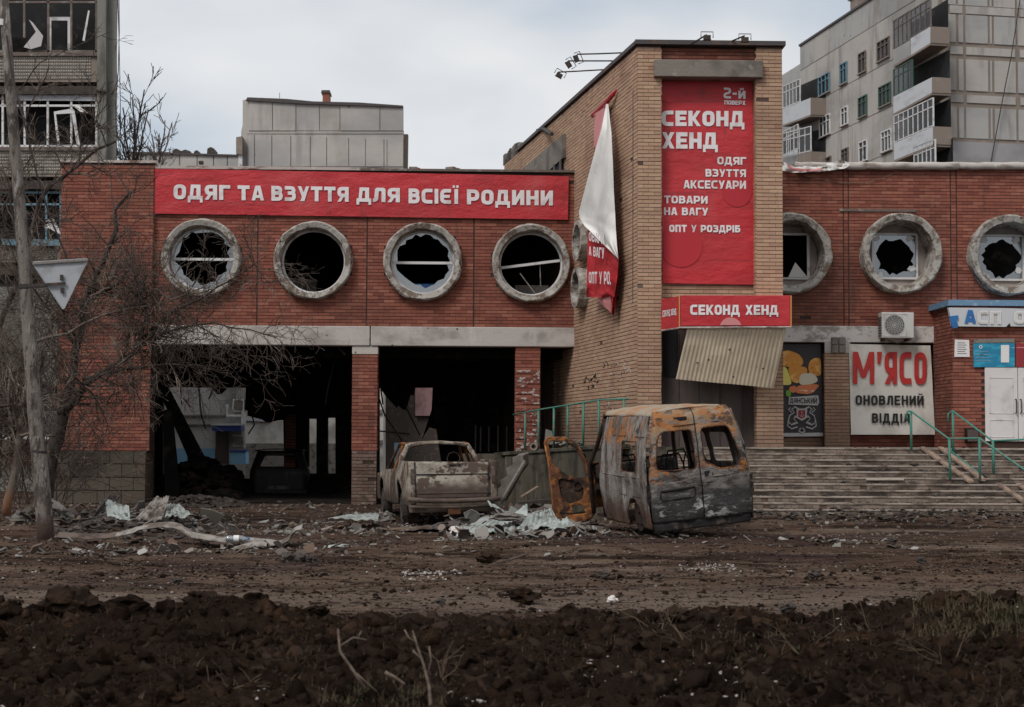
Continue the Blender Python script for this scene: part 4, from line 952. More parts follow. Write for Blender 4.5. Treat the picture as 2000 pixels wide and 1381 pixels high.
# shop sign board of the right bay
ks = empty('shop_sign', P(1930,640,YK), 'broken white sign board with a blue letter and pale bubble letters over the white door', 'sign')
front('sign_board', [(1853,601),(1952,602),(2040,604),(2040,638),(1975,637),(1972,630),(1965,638),(1875,637),(1860,636)], YK-.16, .1, M['white_panel'], ks, .004)
flat_text('А', (1884,1906,632,632,605,606), YK-.18, M['blue_sign'], ks, t=.3, kw=.7)
def bubble(s, x0, x1):
    flat_text(s, (x0,x1,633,633,607,607), YK-.185, M['paper'], ks, t=.26, kw=.8); flat_text(s, (x0+2,x1-2,631,631,609,609), YK-.192, M['ac'], ks, t=.14, kw=.8)
bubble('С', 1909, 1930); bubble('П', 1934, 1955); bubble('О', 1980, 2004)
sl_ = empty('fallen_letter', P(1862,640,YK), 'blue sign letter slipped down at the left end of the broken white sign board', 'letter')
front('letter_face', [(1855,618),(1871,616),(1872,622),(1868,626),(1871,634),(1870,640),(1861,641)], YK-.2, .05, M['blue_sign'], sl_, .004)
np_ = empty('paper_notice', P(1878,697,YK), 'white paper notice taped to the red brick left of the blue poster', 'notice')
front('paper', [(1865,663),(1893,664),(1894,697),(1864,697)], YK-.03, .01, M['paper'], np_)
for k in range(6): front('print_line', [(1870,669+k*4.2),(1885+3*(k % 2),669+k*4.2),(1885+3*(k % 2),670+k*4.2),(1870,670+k*4.2)], YK-.036, .004, M['ac_dark'], np_)
bp_ = empty('blue_poster', P(1940,717,YK), 'blue plastic poster with a pale phone shape, above the white door', 'poster')
front('poster_sheet', [(1901,671),(1982,670),(1982,717),(1902,717)], YK-.06, .03, M['teal_print'], bp_)
front('poster_header', [(1902,662),(1981,661),(1982,669),(1902,670)], YK-.06, .03, M['lump_grey'], bp_)
front('phone_print', [(1955,674),(1971,674),(1971,708),(1955,708)], YK-.068, .006, M['paper'], bp_)
MB().lathe(P(1915.5,677.5,YK-.066), V(0,-1,0), [(.022,0),(.022,.004),(.04,.004),(.04,0)], 16).build('round_mark', M['paper'], bp_)
for k in range(4): front('print_line', [(1905,686+k*6),(1930+5*(k % 2),686+k*6),(1930+5*(k % 2),688+k*6),(1905,688+k*6)], YK-.066, .004, M['blue_bar'], bp_)
rp_ = empty('red_poster', P(2010,717,YK), 'dark red plate above the door, right of the blue poster', 'plate')
front('plate', [(1984,671),(2060,671),(2060,717),(1984,717)], YK-.06, .03, M['maroon'], rp_)
front('print_line', [(1986,678),(2060,678),(2060,680),(1986,680)], YK-.068, .006, M['cloth_edge'], rp_)
MB().box(X(1881,YK), X(1906,YK), YK-.16, YK-.015, P(1893,866,YK).z, P(1893,835,YK).z)
mb_ = empty('meter_box', P(1893,866,YK), 'small dark box low on the brick wall between handrail and white door', 'box')
MB().box(X(1881,YK), X(1906,YK), YK-.16, YK-.015, P(1893,864,YK).z, P(1893,836,YK).z).build('box_body', M['soot2'], mb_, bevel=.01)
MB().box(X(1883,YK), X(1904,YK), YK-.17, YK-.161, P(1893,862,YK).z, P(1893,839,YK).z).build('box_lid', M['brown_sheet'], mb_)
# ------------------------------------------------------------------ air conditioner
YA = YF-.45
ac = empty('air_conditioner', P(1750,664,YA), 'white air conditioner outdoor unit mounted under the middle right round window', 'air conditioner')
xa0, xa1 = X(1722,YA), X(1785,YA); za0, za1 = P(1750,660,YA).z, P(1750,610,YA).z
MB().box(xa0, xa1, YA, YA+.33, za0, za1).build('casing', M['ac'], ac, bevel=.015)
cx = X(1747,YA); cz = (za0+za1)/2
MB().disc(V(cx,YA-.004,cz), V(0,-1,0), .235, 32).build('fan_opening', M['ac_dark'], ac)
gr_ = MB()
for r in (.06,.10,.14,.18,.225): gr_.lathe(V(cx,YA-.012,cz), V(0,-1,0), [(r-.004,0),(r-.004,.006),(r+.004,.006),(r+.004,0)], 28)
for k in range(8): an = k*math.pi/8; gr_.tube([V(cx+.23*math.cos(an),YA-.012,cz+.23*math.sin(an)), V(cx-.23*math.cos(an),YA-.012,cz-.23*math.sin(an))], .003, 4)
gr_.build('fan_grille', M['ac'], ac)
MB().box(cx-.28, cx+.28, YA-.008, YA-.001, cz+.25, cz+.262).box(cx-.28, cx+.28, YA-.008, YA-.001, cz-.262, cz-.25).box(cx+.27, cx+.282, YA-.008, YA-.001, cz-.25, cz+.25).box(cx-.282, cx-.27, YA-.008, YA-.001, cz-.25, cz+.25).build('front_frame', M['white_frame'], ac)
for k in range(8): MB().box(xa0-.014, xa0-.001, YA+.03, YA+.3, za0+.04+k*.06, za0+.07+k*.06).build('side_louvre', M['ac_dark'], ac)
for px in (1730, 1776): MB().box(X(px,YA)-.03, X(px,YA)+.03, YA-.03, YF-.02, za0-.06, za0-.005).build('bracket', M['iron'], ac)
MB().tube([V(xa0+.1,YA+.1,za0-.03), V((xa0+xa1)/2,YA+.1,za0-.12), V(xa1-.05,YA+.1,za0-.04)], .012, 5).build('pipe', M['iron'], ac)
# cable on the corner beside the bay
cb = empty('wall_cable', P(1827,760,YF), 'dark cable running down the wall corner beside the cream poster', 'cable')
MB().tube([P(1829,600,YF-.08), P(1828,640,YF-.1), P(1830,700,YF-.1), P(1833,720,YF-.1), P(1828,770,YF-.1)], .014, 5).build('cable', M['iron'], cb)
# ------------------------------------------------------------------ floodlights on arms
def flood(label, arm, head, Y0, Y1, tilt):
    e_ = empty('floodlight', P(arm[-1][0], arm[-1][1], Y0), label, 'floodlight', 'floodlights on thin arms along the tower roof')
    n = len(arm); MB().tube([P(a, b, Y1+(Y0-Y1)*i/(n-1)) for i, (a, b) in enumerate(arm)], .016, 6).build('arm', M['iron'], e_)
    c = P(head[0], head[1], Y1); rot = Matrix.Rotation(tilt, 3, 'Y')
    b = MB().box(-.07,.07,-.04,.05,-.045,.03); b.add([(-.08,-.05,-.065),(.08,-.05,-.065),(.08,.06,-.065),(-.08,.06,-.065),(-.07,-.04,-.045),(.07,-.04,-.045),(.07,.05,-.045),(-.07,.05,-.045)], [(0,1,5,4),(1,2,6,5),(2,3,7,6),(3,0,4,7),(3,2,1,0)])
    b.v = [tuple(c+rot@Vector(v)) for v in b.v]; b.build('lamp_head', M['iron'], e_, bevel=.006)
    MB().tube([c+rot@V(-.12,0,-.02), c+rot@V(-.12,0,.1), c+rot@V(.12,0,.1), c+rot@V(.12,0,-.02)], .01, 5).build('yoke', M['iron'], e_)
flood('uppermost of the three lamps reaching out left over the angled wall', [(1127,106),(1170,105),(1221,103)], (1127,114), 34.0, 34.0, 1.2)
flood('middle of the three lamps reaching out left over the angled wall', [(1109,119),(1150,119),(1202,119)], (1112,125), 34.9, 34.9, 1.0)
flood('lowest of the three lamps reaching out left over the angled wall', [(1090,141),(1130,139),(1181,136)], (1093,146), 35.9, 35.9, .5)
flood('left lamp of the two leaning over the tower front', [(1380,68),(1350,86),(1338,95)], (1381,72), 32.8, 32.0, 0)
flood('right lamp of the two leaning over the tower front', [(1454,70),(1430,80),(1405,92)], (1455,76), 32.8, 32.0, 0)
# ------------------------------------------------------------------ rolled tarp on the right parapet
tp = empty('rolled_tarp', P(1760,328,YF), 'dirty white tarp rolled along the right parapet, bunched at its left end', 'tarp')
for (a, b_) in ((1552,1690),(1690,1872),(1872,2060)):
    MB().tube([P(px, 324+.6*math.sin(px*.11)-(2 if px < 1560 else 0), YF-.1) for px in np.linspace(a+.5, b_, 12)], [.085+.012*math.sin(px*.05) for px in range(12)], 10).build('tarp_roll', M['cap_pale'] if 0 else M['tarp'] if 'tarp' in M else M['strip'], tp, smooth=True)
aqv = []
def bunch(name, pts, m, Y0, seed, parent, amp=.12):
    vs2, fs2 = tri2d(pts, (), 4.0)
    me = bpy.data.meshes.new(name); me.from_pydata([tuple(P(v.x, v.y, Y0-.12-amp*(.6+mn.noise(V(v.x*.06, v.y*.2, seed))+.5*mn.noise(V(v.x*.2, v.y*.5, seed))))) for v in vs2], [], fs2)
    me.materials.append(m); me.polygons.foreach_set('use_smooth', [True]*len(fs2)); me.update(); return link(name, me, parent)
bunch('tarp_bunch', [(1527,315),(1545,322),(1590,326),(1612,320),(1640,312),(1668,320),(1650,329),(1600,336),(1550,337),(1527,333)], M['cloth'], YF, 1, tp)
bunch('printed_patch', [(1535,318),(1550,328),(1590,331),(1612,326),(1600,334),(1560,335),(1542,330)], M['cloth_edge'], YF-.1, 4, tp, .06)
MB().tube([P(1552,330,YF-.1), P(1575,345,YF-.06), P(1610,352,YF-.05), P(1650,358,YF-.05), P(1690,357,YF-.05), P(1725,348,YF-.05), P(1760,331,YF-.06)], .009, 4).build('sagging_cord', M['wood'], tp)
# ------------------------------------------------------------------ entrance steps
NS = 11; rise = (zland-.15)/NS; tr = (YT-.2-29.8)/NS
xs0, xs1 = X(1262,31), 14.5
st_ = empty('entrance_steps', V((xs0+xs1)/2, 31, 0), 'wide worn flight of entrance steps rising to the tower door and right wing', 'steps')
YL0 = YT-.2
sm = bpy.data.meshes.new('step')
for k in range(NS):
    zt = zland-k*rise; y1 = YL0-k*tr; y0 = y1-tr-.012
    y0 = y1 - .0; 
    a = MB(); yf = YL0-k*tr
    a.box(xs0, xs1, yf+.0, yf+tr+.2, zt-.035, zt)           # tread slab, nosing at yf
    s_ = a.build('step', M['tread'], st_, bevel=.008)
    r_ = MB(); r_.box(xs0, xs1, yf+.022, yf+.3, zt-rise-.02, zt-.036); r_.build('riser_core', M['mortar_light'], s_)
    rb_ = MB(); bricks(rb_, V(0,yf+.022,0), UX, NY, xs0, xs1, zt-rise, zt-.036, ch=.08, L=.125, depth=.010, miss=.03); rb_.build('riser_bricks', M['riser'], s_, kind='stuff')
ld = MB().box(X(1232), 14.5, YL0+.05, YF+.3, .9, zland-.003).build('landing', M['tread'], st_)
MB().box(X(1690,31), X(1765,31), 31.2, 31.4, 0, .01)
# stroller channels
for (a, b_) in (((1797,872),(1890,938)), ((1832,872),(1914,935)), ((1945,943),(2030,1000)), ((1984,943),(2075,1000))):
    up = a[1] < 900
    p0 = P(a[0], a[1], YL0 if up else YL0-5.7*tr); p1 = P(b_[0], b_[1], YL0-5.4*tr if up else YL0-11*tr)
    MB().hexa([p0+V(-.0,0,-.05), p0+V(.10,0,-.05), p1+V(.12,0,-.05), p1+V(0,0,-.05), p0, p0+V(.10,0,0), p1+V(.12,0,0), p1]).build('stroller_channel', M['chan'] if 'chan' in M else M['wood_pink'] if 'wood_pink' in M else M['beige2'], st_, bevel=.006)
# rails
def rail(name, label, runs, posts, r=.026):
    e_ = empty(name, posts[0][1], label, 'handrail', 'green handrails of the entrance steps')
    for p_ in runs: MB().tube(p_, r*.75, 8).build('rail', M['rail'], e_, smooth=True)
    for a, b_ in posts: MB().tube([a, b_], r, 8).build('post', M['rail'], e_, smooth=True)
ya, yb, yc, yd = 32.1, 30.95, 30.6, 29.6
rail('handrail', 'nearer green handrail of the steps, starting in front of the cream poster', [[P(1772,822,ya+.05), P(1769,812,ya), P(1773,803,ya), P(1779,803,ya), P(1853,857,yb), P(1913,856,yc), P(2010,924,yd), P(2080,970,yd-.5)]],
     [(P(1779,804,ya), P(1780,879,ya)), (P(1854,858,yb), P(1856,937,yb)), (P(1913,857,yc), P(1914,940,yc)), (P(2030,938,yd-.1), P(2030,1010,yd-.1))])
rail('handrail', 'farther green handrail of the steps, starting before the red brick bay', [[P(1852,825,32.2), P(1852,808,32.2), P(1860,802,32.2), P(1938,861,31.1), P(2010,858,31.1), P(2060,880,30.8)], [P(1856,880,32.2), P(1920,932,31.2)]],
     [(P(1861,803,32.2), P(1862,885,32.2)), (P(1939,861,31.1), P(1941,925,31.1)), (P(2006,858,31.1), P(2006,930,31.1))])
# ------------------------------------------------------------------ ramp, retaining wall
rw = empty('retaining_wall', P(1100,980,36), 'grey green concrete retaining wall of the ramp beside the angled brick wall', 'wall')
r0 = P(985, 886, 37.6); r1 = P(1178, 869, 33.2); dv = (r1-r0); dv.z = 0; L_ = dv.length; dv.normalize(); dn = V(dv.y, -dv.x, 0)
if dn.dot(r0-CAM) > 0: dn = -dn
zz0, zz1 = r0.z, r1.z
GRN = random.Random(5)
gf = []
for (x0, y0, w_, h_) in ((1142,745,24,20),(1176,712,30,12),(1182,745,34,40),(1205,716,26,22),(1180,800,20,16)):
    for _ in range(16 if y0 in (745,) and x0 < 1150 else 9):
        px, py = x0+GRN.random()*w_, y0-h_/2+GRN.random()*h_; dx, dy = GRN.uniform(-5,5), GRN.uniform(-9,9)
        MB().tube([aw(px, py, .018), aw(px+dx*.5+2, py+dy*.5, .018), aw(px+dx, py+dy, .018)], .012 if x0 < 1150 else .006, 4).build('graffiti_stroke', M['iron'] if x0 < 1150 or GRN.random() < .4 else M['grey_print'], shop)
for k in range(4):
    a, b_ = L_*k/4+.01, L_*(k+1)/4-.01; za = zz0+(zz1-zz0)*k/4; zb = zz0+(zz1-zz0)*(k+1)/4
    c = lambda s, n_, z: V(r0.x, r0.y, 0)+dv*s-dn*n_+V(0,0,z)
    MB().hexa([c(a,0,-.2), c(b_,0,-.2), c(b_,.3,-.2), c(a,.3,-.2), c(a,0,za-.06), c(b_,0,zb-.06), c(b_,.3,zb-.06), c(a,.3,za-.06)]).build('wall_slab', M['ramp_wall'], rw, bevel=.012)
c = lambda s, n_, z: V(r0.x, r0.y, 0)+dv*s-dn*n_+V(0,0,z)
MB().hexa([c(-.5,-.04,zz0-.06), c(L_+.5,-.04,zz1-.06), c(L_+.5,.35,zz1-.06), c(-.5,.35,zz0-.06), c(-.5,-.04,zz0+.02), c(L_+.5,-.04,zz1+.02), c(L_+.5,.35,zz1+.02), c(-.5,.35,zz0+.02)]).build('coping', M['ramp_wall'], rw, bevel=.012)
MB().hexa([c(-2,.36,-.2), c(L_+1.5,.36,-.2), c(L_+1.5,2.3,-.2), c(-2,2.3,-.2), c(-2,.36,zz0-.1), c(L_+1.5,.36,zz1-.03), c(L_+1.5,2.3,zz1-.03), c(-2,2.3,zz0-.1)]).build('ramp_deck', M['ramp_wall'], rw)
pw = MB().box(P(900,900,37.9).x, r0.x+.2, 37.7, 37.95, -.2, P(950,886,37.9).z).build('low_wall', M['ramp_wall'], rw)
hr = lambda px, py, s=None: P(px, py, 37.6+(33.2-37.6)*((px-985)/(1178-985)))
rail('ramp_handrail', 'green handrail of the ramp, climbing right along the angled brick wall', [[hr(1002,810), hr(1060,799), hr(1130,788), hr(1172,781), hr(1226,779)], [hr(1168,782), hr(1169,800)]],
     [(hr(a, b_), hr(a-1, 882-(a-1020)*.07)) for a, b_ in ((1026,805),(1052,801),(1082,796),(1109,791),(1140,787),(1170,782),(1219,780))], .024)
# ------------------------------------------------------------------ apartment blocks
def window(name, c, u, n, w_, h_, m, par, bars=(.33,.66), cross=.72, depth=.10, glassm='glass_dark'):
    """window on a facade: frame, mullions and pane; c centre, u along, n outward"""
    q = lambda a, b, d: c+u*a+V(0,0,b)+n*d
    f = MB(); t = .07
    def bx(a0, a1, b0, b1, d0, d1): f.hexa([q(a0,b0,d0), q(a1,b0,d0), q(a1,b0,d1), q(a0,b0,d1), q(a0,b1,d0), q(a1,b1,d0), q(a1,b1,d1), q(a0,b1,d1)])
    W2, H2 = w_/2, h_/2
    bx(-W2, W2, -H2, -H2+t, .0, depth); bx(-W2, W2, H2-t, H2, .0, depth); bx(-W2, -W2+t, -H2+t, H2-t, .0, depth); bx(W2-t, W2, -H2+t, H2-t, .0, depth)
    for b_ in bars: bx(-W2+w_*b_-t*.4, -W2+w_*b_+t*.4, -H2+t, H2-t, .0, depth*.9)
    if cross: bx(-W2+t, W2-t, -H2+h_*cross-t*.4, -H2+h_*cross+t*.4, .0, depth*.8)
    wdw = f.build(name, m, par)
    MB().add([q(-W2+t,-H2+t,.02), q(W2-t,-H2+t,.02), q(W2-t,H2-t,.02), q(-W2+t,H2-t,.02)], [(0,1,2,3)]).build('pane', M[glassm] if glassm != 'dark' else M['dark'], wdw)
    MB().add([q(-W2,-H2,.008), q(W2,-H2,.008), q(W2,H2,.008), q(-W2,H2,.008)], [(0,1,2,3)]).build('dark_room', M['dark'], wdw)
    s_ = MB(); bx2 = [q(-W2-.05,-H2-.06,0), q(W2+.05,-H2-.06,0), q(W2+.05,-H2-.06,.16), q(-W2-.05,-H2-.06,.16), q(-W2-.05,-H2-.005,0), q(W2+.05,-H2-.005,0), q(W2+.05,-H2-.005,.16), q(-W2-.05,-H2-.005,.16)]
    s_.hexa(bx2).build('sill', M['joint'], wdw)
    return wdw
def panels(par, o, u, n, u0, u1, z0, z1, pw_, ph, m, off=.03, gap=.06, z_first=None, jit=0):
    """facade of separate concrete panels standing proud of their joints"""
    z = z1
    while z > z0+.1:
        zb_ = max(z-ph, z0); a = u0
        while a < u1-.1:
            b_ = min(a+pw_, u1); t = BR.uniform(0, .02)
            q = MB().obox(o, u, n, a+gap/2, b_-gap/2, .0, off+t, zb_+gap/2, z-gap/2).build('concrete_panel', m if BR.random() < .6 else M['panel_warm'], par)
            a = b_
        z = zb_
# right block: corner at px 1835, Y 90
YC = 90.0
rbk = empty('apartment_block', P(1835, 860, YC), 'tall grey panel apartment block with white balconies behind the right wing', 'apartment block')
Cn = P(1835, 200, YC); Cn.z = 0
fd = R3 @ Vector(((395-1000)/F, -(866-690.5)/F, -1)); fd.z = 0; fd.normalize()     # along the receding facade
fn = V(-fd.y, fd.x, 0)
if fn.dot(Cn-CAM) > 0: fn = -fn
ed = -fn.copy(); en = -fd.copy()                                                     # along and outward of the end wall
rt = lambda px, py, off=0: PL(px, py, Cn+fn*off, fn)
ztop = rt(1690, 8).z; Lf = (rt(1563, 100)-Cn).dot(fd)
co = MB(); co.obox(Cn, fd, fn, .3, Lf, -14, -.002, -2, ztop); co.build('block_core', M['joint'], rbk)
MB().obox(Cn, ed, en, 0.0, 20, -.35, -.002, -2, ztop+.6).build('end_core', M['joint'], rbk)
SH = (rt(1700, 240).z-rt(1700, 332).z)
zs = rt(1640, 181).z   # a seam height
seam0 = ztop-1.7
# long facade panels
z = seam0; row = 0
panels(rbk, Cn, fd, fn, 0, Lf, seam0, ztop, 2.7, 1.7, M['panel'], .02, .05)
sto = 2.75
for r in range(5): panels(rbk, Cn, fd, fn, 0, Lf, seam0-sto*(r+1), seam0-sto*r, 3.1, sto, M['panel_warm'], .02, .05)
MB().obox(Cn, fd, fn, 0, Lf, -.3, .12, ztop, ztop+.14).build('roof_edge', M['cap'], rbk)
# projecting stack of the far section
far = MB().obox(Cn, fd, fn, Lf+.05, Lf+9, -12, -.6, -2, ztop-.8).build('far_section', M['panel'], rbk)
MB().obox(Cn, fd, fn, Lf*.55, Lf*.55+1.3, -1.6, -.2, ztop, ztop+1.0).build('vent_stack', M['joint'], rbk)
MB().obox(Cn, fd, fn, Lf*.55-.2, Lf*.55+1.5, -1.8, -.1, ztop+1.0, ztop+1.15).build('vent_cap', M['panel'], rbk)
# end wall panels: framed fields with repaired bands
ztE = P(1900, -140, YC).z
bandz = [P(1900, y_, YC).z for y_ in (12, 92, 186, 272)]
cols = [1840, 1870, 1884, 1932, 1940, 1986, 2040, 2090]
ue = [((PL(c_, 200, Cn, en)-Cn).dot(ed)) for c_ in cols]
rows_ = [(ztE, bandz[0]), (bandz[0]-.35, bandz[1]+.2), (bandz[1]-.55, bandz[2]+.2), (bandz[2]-.55, bandz[3])]
for (zt_, zb_) in rows_:
    for a, b_ in zip(ue[::1], ue[1:]):
        if b_-a < .1: continue
        MB().obox(Cn, ed, en, a+.07, b_-.07, 0, .04+BR.random()*.03, zb_+.1, zt_-.1).build('concrete_panel', M['panel'] if BR.random() < .5 else M['panel_warm'], rbk)
for zb_ in bandz[:3]:
    for a, b_ in ((ue[0]+.5, ue[2]), (ue[2]+.1, ue[5]), (ue[5]+.2, ue[7])): MB().obox(Cn, ed, en, a, b_-.1, 0, .06, zb_-.38, zb_+.06).build('concrete_panel', M['panel_warm'], rbk)
MB().obox(Cn, ed, en, ue[0]+.1, 20, 0, .10, -2, bandz[3]-.12).build('render_band', M['white_panel_grey'], rbk)
MB().tube([PL(1992,0,Cn+en*.2,en), PL(1975,110,Cn+en*.4,en), PL(1955,210,Cn+en*.4,en), PL(1935,318,Cn+en*.2,en)], .032, 5).build('wall_cable', M['iron'], rbk)
for (x0, x1, y0, y1, m, bars) in [(1601,1622,146,184,'blue_frame',(.35,.7)), (1643,1656,123,164,'blue_frame',(.5,)), (1679,1693,102,142,'wood_frame',(.5,)), (1716,1739,77,116,'wood_frame',(.33,.66)),
     (1603,1623,226,266,'white_frame',(.33,.66)), (1645,1658,209,245,'white_frame',(.5,)), (1679,1695,188,228,'green_frame',(.5,)), (1719,1742,165,206,'green_frame',(.33,.66)),
     (1607,1625,308,340,'wood_frame',(.5,)), (1646,1659,290,322,'wood_frame',(.5,)), (1680,1696,275,316,'white_frame',(.5,)), (1724,1743,254,296,'white_frame',(.33,.66))]:
    p0, p1 = rt(x0, (y0+y1)/2), rt(x1, (y0+y1)/2); c_ = (p0+p1)/2; hgt = rt((x0+x1)/2, y0).z-rt((x0+x1)/2, y1).z
    c_.z = (rt((x0+x1)/2, y0).z+rt((x0+x1)/2, y1).z)/2
    window('window', c_+fn*.03, fd, fn, (p1-p0).length, hgt, M[m], rbk, bars, .7)
def balcony(x0, x1, yt0, yt1, yb0, yb1, gl0, frame, par, glaz=(0,1), wm='white_panel', dpt=1.1, nb=6):
    """white parapet seen between px x0..x1 (top yt, bottom yb at each end); glazing up to gl0 px above"""
    o_ = Cn+fn*dpt; a, b_, c_, d_ = (PL(x0,yb0,o_,fn), PL(x1,yb1,o_,fn), PL(x1,yt1,o_,fn), PL(x0,yt0,o_,fn))
    bal = MB().quadbox([a,b_,c_,d_], -fn*.06).build('balcony', M[wm], par)
    MB().quadbox([b_, b_-fn*dpt, c_-fn*dpt, c_], -fd*.05).build('side_panel', M['joint'], bal)
    MB().hexa([a-V(0,0,.12), b_-V(0,0,.12), b_-fn*dpt-V(0,0,.12), a-fn*dpt-V(0,0,.12), a-V(0,0,.01), b_-V(0,0,.01), b_-fn*dpt-V(0,0,.01), a-fn*dpt-V(0,0,.01)]).build('balcony_slab', M['joint'], bal)
    if gl0:
        g0 = d_.lerp(c_, glaz[0]); g1 = d_.lerp(c_, glaz[1]); h_ = gl0; L_ = (g1-g0).length; uu = (g1-g0).normalized(); f = MB()
        for k in range(nb+1):
            p = g0.lerp(g1, k/nb); f.quadbox([p-uu*.04, p+uu*.04, p+uu*.04+V(0,0,h_), p-uu*.04+V(0,0,h_)], -fn*.07)
        for zz in (.03, h_*.68, h_-.05): f.quadbox([g0+V(0,0,zz), g1+V(0,0,zz), g1+V(0,0,zz+.06), g0+V(0,0,zz+.06)], -fn*.065)
        f.build('glazing_frame', M[frame], bal)
        MB().add([g0-fn*.03, g1-fn*.03, g1-fn*.03+V(0,0,h_), g0-fn*.03+V(0,0,h_)], [(0,1,2,3)]).build('glazing', M['glass_dark'], bal)
    # shadowed recess behind
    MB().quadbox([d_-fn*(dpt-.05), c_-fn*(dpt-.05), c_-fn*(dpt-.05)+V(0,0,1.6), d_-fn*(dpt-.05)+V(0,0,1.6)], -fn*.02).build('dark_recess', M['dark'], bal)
    return bal
balcony(1777,1817,76,52,109,84,1.6,'wood_frame',rbk,(0,1),nb=4)
balcony(1745,1778,97,78,128,108,1.7,'wood_frame',rbk,(0,1),'panel',nb=4)
balcony(1745,1820,189,151,222,181,1.6,'green_frame',rbk,(0,.5),nb=4)
balcony(1746,1822,280,247,313,282,1.6,'white_frame',rbk,(0,1),nb=8)
balcony(1785,1826,340,325,362,350,1.5,'white_frame',rbk,(0,1),nb=5)
balcony(1529,1583,213,191,244,224,1.6,'white_frame',rbk,(0,.62),nb=5)
balcony(1529,1558,305,291,330,316,1.7,'white_frame',rbk,(0,1),nb=4)
balcony(1529,1583,308,296,335,326,1.7,'white_frame',rbk,(0,1),'joint',nb=5)
# middle block
YM = 110.0
mb2 = empty('apartment_block', P(630, 860, YM), 'pale panel block seen end on above the long red banner, small chimney on its roof', 'apartment block')
def pf(name, pts, Y, th, m, par): return MB().prism([P(a, b, Y) for a, b in pts], V(0, th, 0)).build(name, M[m] if isinstance(m, str) else m, par)
MB().prism([P(a, b, YM) for a, b in [(483,400),(788,400),(788,207),(740,203),(610,201),(590,197),(484,193)]], V(-2.1,12,0)).build('block_core', M['panel_far'], mb2)
z_rows = [(197,255),(262,325),(330,400)]
xs_ = [[485,532,578,624,664,742,788],[485,497,531,568,606,638,681,714,750,756,788],[485,560,640,720,788]]
for (t_, b_), xr in zip(z_rows, xs_):
    for a, c_ in zip(xr, xr[1:]):
        tt = t_+(a-485)*.035
        pf('concrete_panel', [(a+.8,b_),(c_-.8,b_),(c_-.8,tt+(c_-a)*.02),(a+.8,tt)], YM-.06-BR.random()*.05, .1, 'panel_far', mb2)
pf('concrete_panel', [(483,256),(789,256),(789,261),(483,261)], YM-.05, .06, 'panel_far', mb2)
pf('roof_edge', [(480,196),(483,190),(560,193),(612,198),(700,200),(787,206),(787,209),(600,203),(545,200)], YM-.25, .4, 'cap', mb2)
pf('side_facade', [(474,400),(484,400),(484,193),(474,196)], YM+.3, .5, 'panel_far', mb2)
pf('side_balcony', [(461,300),(473,302),(473,266),(461,268)], YM-.6, 4, 'joint', mb2); pf('side_balcony', [(787,400),(795,400),(797,262),(787,262)], YM+1, .8, 'joint', mb2)
pf('side_glazing', [(465,330),(473,330),(473,302),(466,300)], YM-.4, 3, 'white_frame', mb2)
pf('chimney', [(630,202),(643,202),(643,180),(630,180)], YM+1, 1.2, 'red_brick', mb2); pf('chimney_cap', [(627,181),(645,181),(644,176),(628,176)], YM+.9, 1.4, 'cap', mb2)
pf('antenna', [(545.6,193),(546.4,193),(546.4,181),(545.6,181)], YM+1, .05, 'iron', mb2)
YW_ = 140.0
lb_ = empty('low_block', P(380, 860, YW_), 'low grey panel block behind the left parapet, between bare trees and the pale block', 'apartment block')
pf('block_core', [(255,420),(470,420),(470,302),(255,297)], YW_, 10, 'panel_warm', lb_)
for a, c_ in zip([257,286,318,352,386,418,445], [285,317,351,385,417,444,470]):
    pf('concrete_panel', [(a,420),(c_-1,420),(c_-1,300+(c_-255)*.023),(a,299+(a-255)*.023)], YW_-.1-BR.random()*.05, .1, 'panel_far', lb_)
pf('roof_edge', [(255,300),(470,305),(470,302),(255,296)], YW_-.3, 1, 'cap', lb_)
for (a, c_, t_) in ((336,352,291),(352,372,293),(404,419,288),(378,390,294)): pf('roof_vent', [(a,301),(c_,301),(c_-1,t_+2),((a+c_)/2,t_-1),(a+1,t_+2)], YW_+1, 2, 'rubble_dark', lb_)
pf('roof_pipe', [(388,320),(396,320),(396,314),(388,314)], YW_-1, .5, 'iron', lb_)
# left block, Y 47
YV = 47.0
lk = empty('apartment_block', P(110, 990, YV), 'shell damaged grey apartment block with tiled balconies at the left edge', 'apartment block')
bk = [P(-160,1000,YV+1), P(212,1000,YV+1), P(204,1000,YV+10), P(-160,1000,YV+10)]; bt_ = [V(p.x, p.y, 14.5) for p in bk]
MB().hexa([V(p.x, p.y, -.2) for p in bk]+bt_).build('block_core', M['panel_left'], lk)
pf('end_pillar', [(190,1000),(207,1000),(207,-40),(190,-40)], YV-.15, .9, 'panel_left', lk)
pf('end_pillar', [(208,1000),(226,1000),(228,-40),(208,-40)], YV+.1, .06, 'panel_left', lk)
pf('seam', [(188,178),(210,180),(210,176),(188,174)], YV-.22, .1, 'rubble_dark', lk)
def tiled(par, x0, x1, y0, y1, Y, nx, ny):
    t = MB()
    for j in range(ny):
        for i in range(nx):
            a = P(x0+(x1-x0)*(i+.06)/nx, y1-(y1-y0)*(j+.06)/ny, Y); b_ = P(x0+(x1-x0)*(i+.94)/nx, y1-(y1-y0)*(j+.94)/ny, Y)
            c_ = (a+b_)/2; d_ = .035
            t.add([V(a.x,Y,a.z), V(b_.x,Y,a.z), V(b_.x,Y,b_.z), V(a.x,Y,b_.z), V(c_.x,Y-d_,c_.z)], [(0,1,4),(1,2,4),(2,3,4),(3,0,4)])
    t.build('facing_tiles', M['tile'], par, kind='stuff')
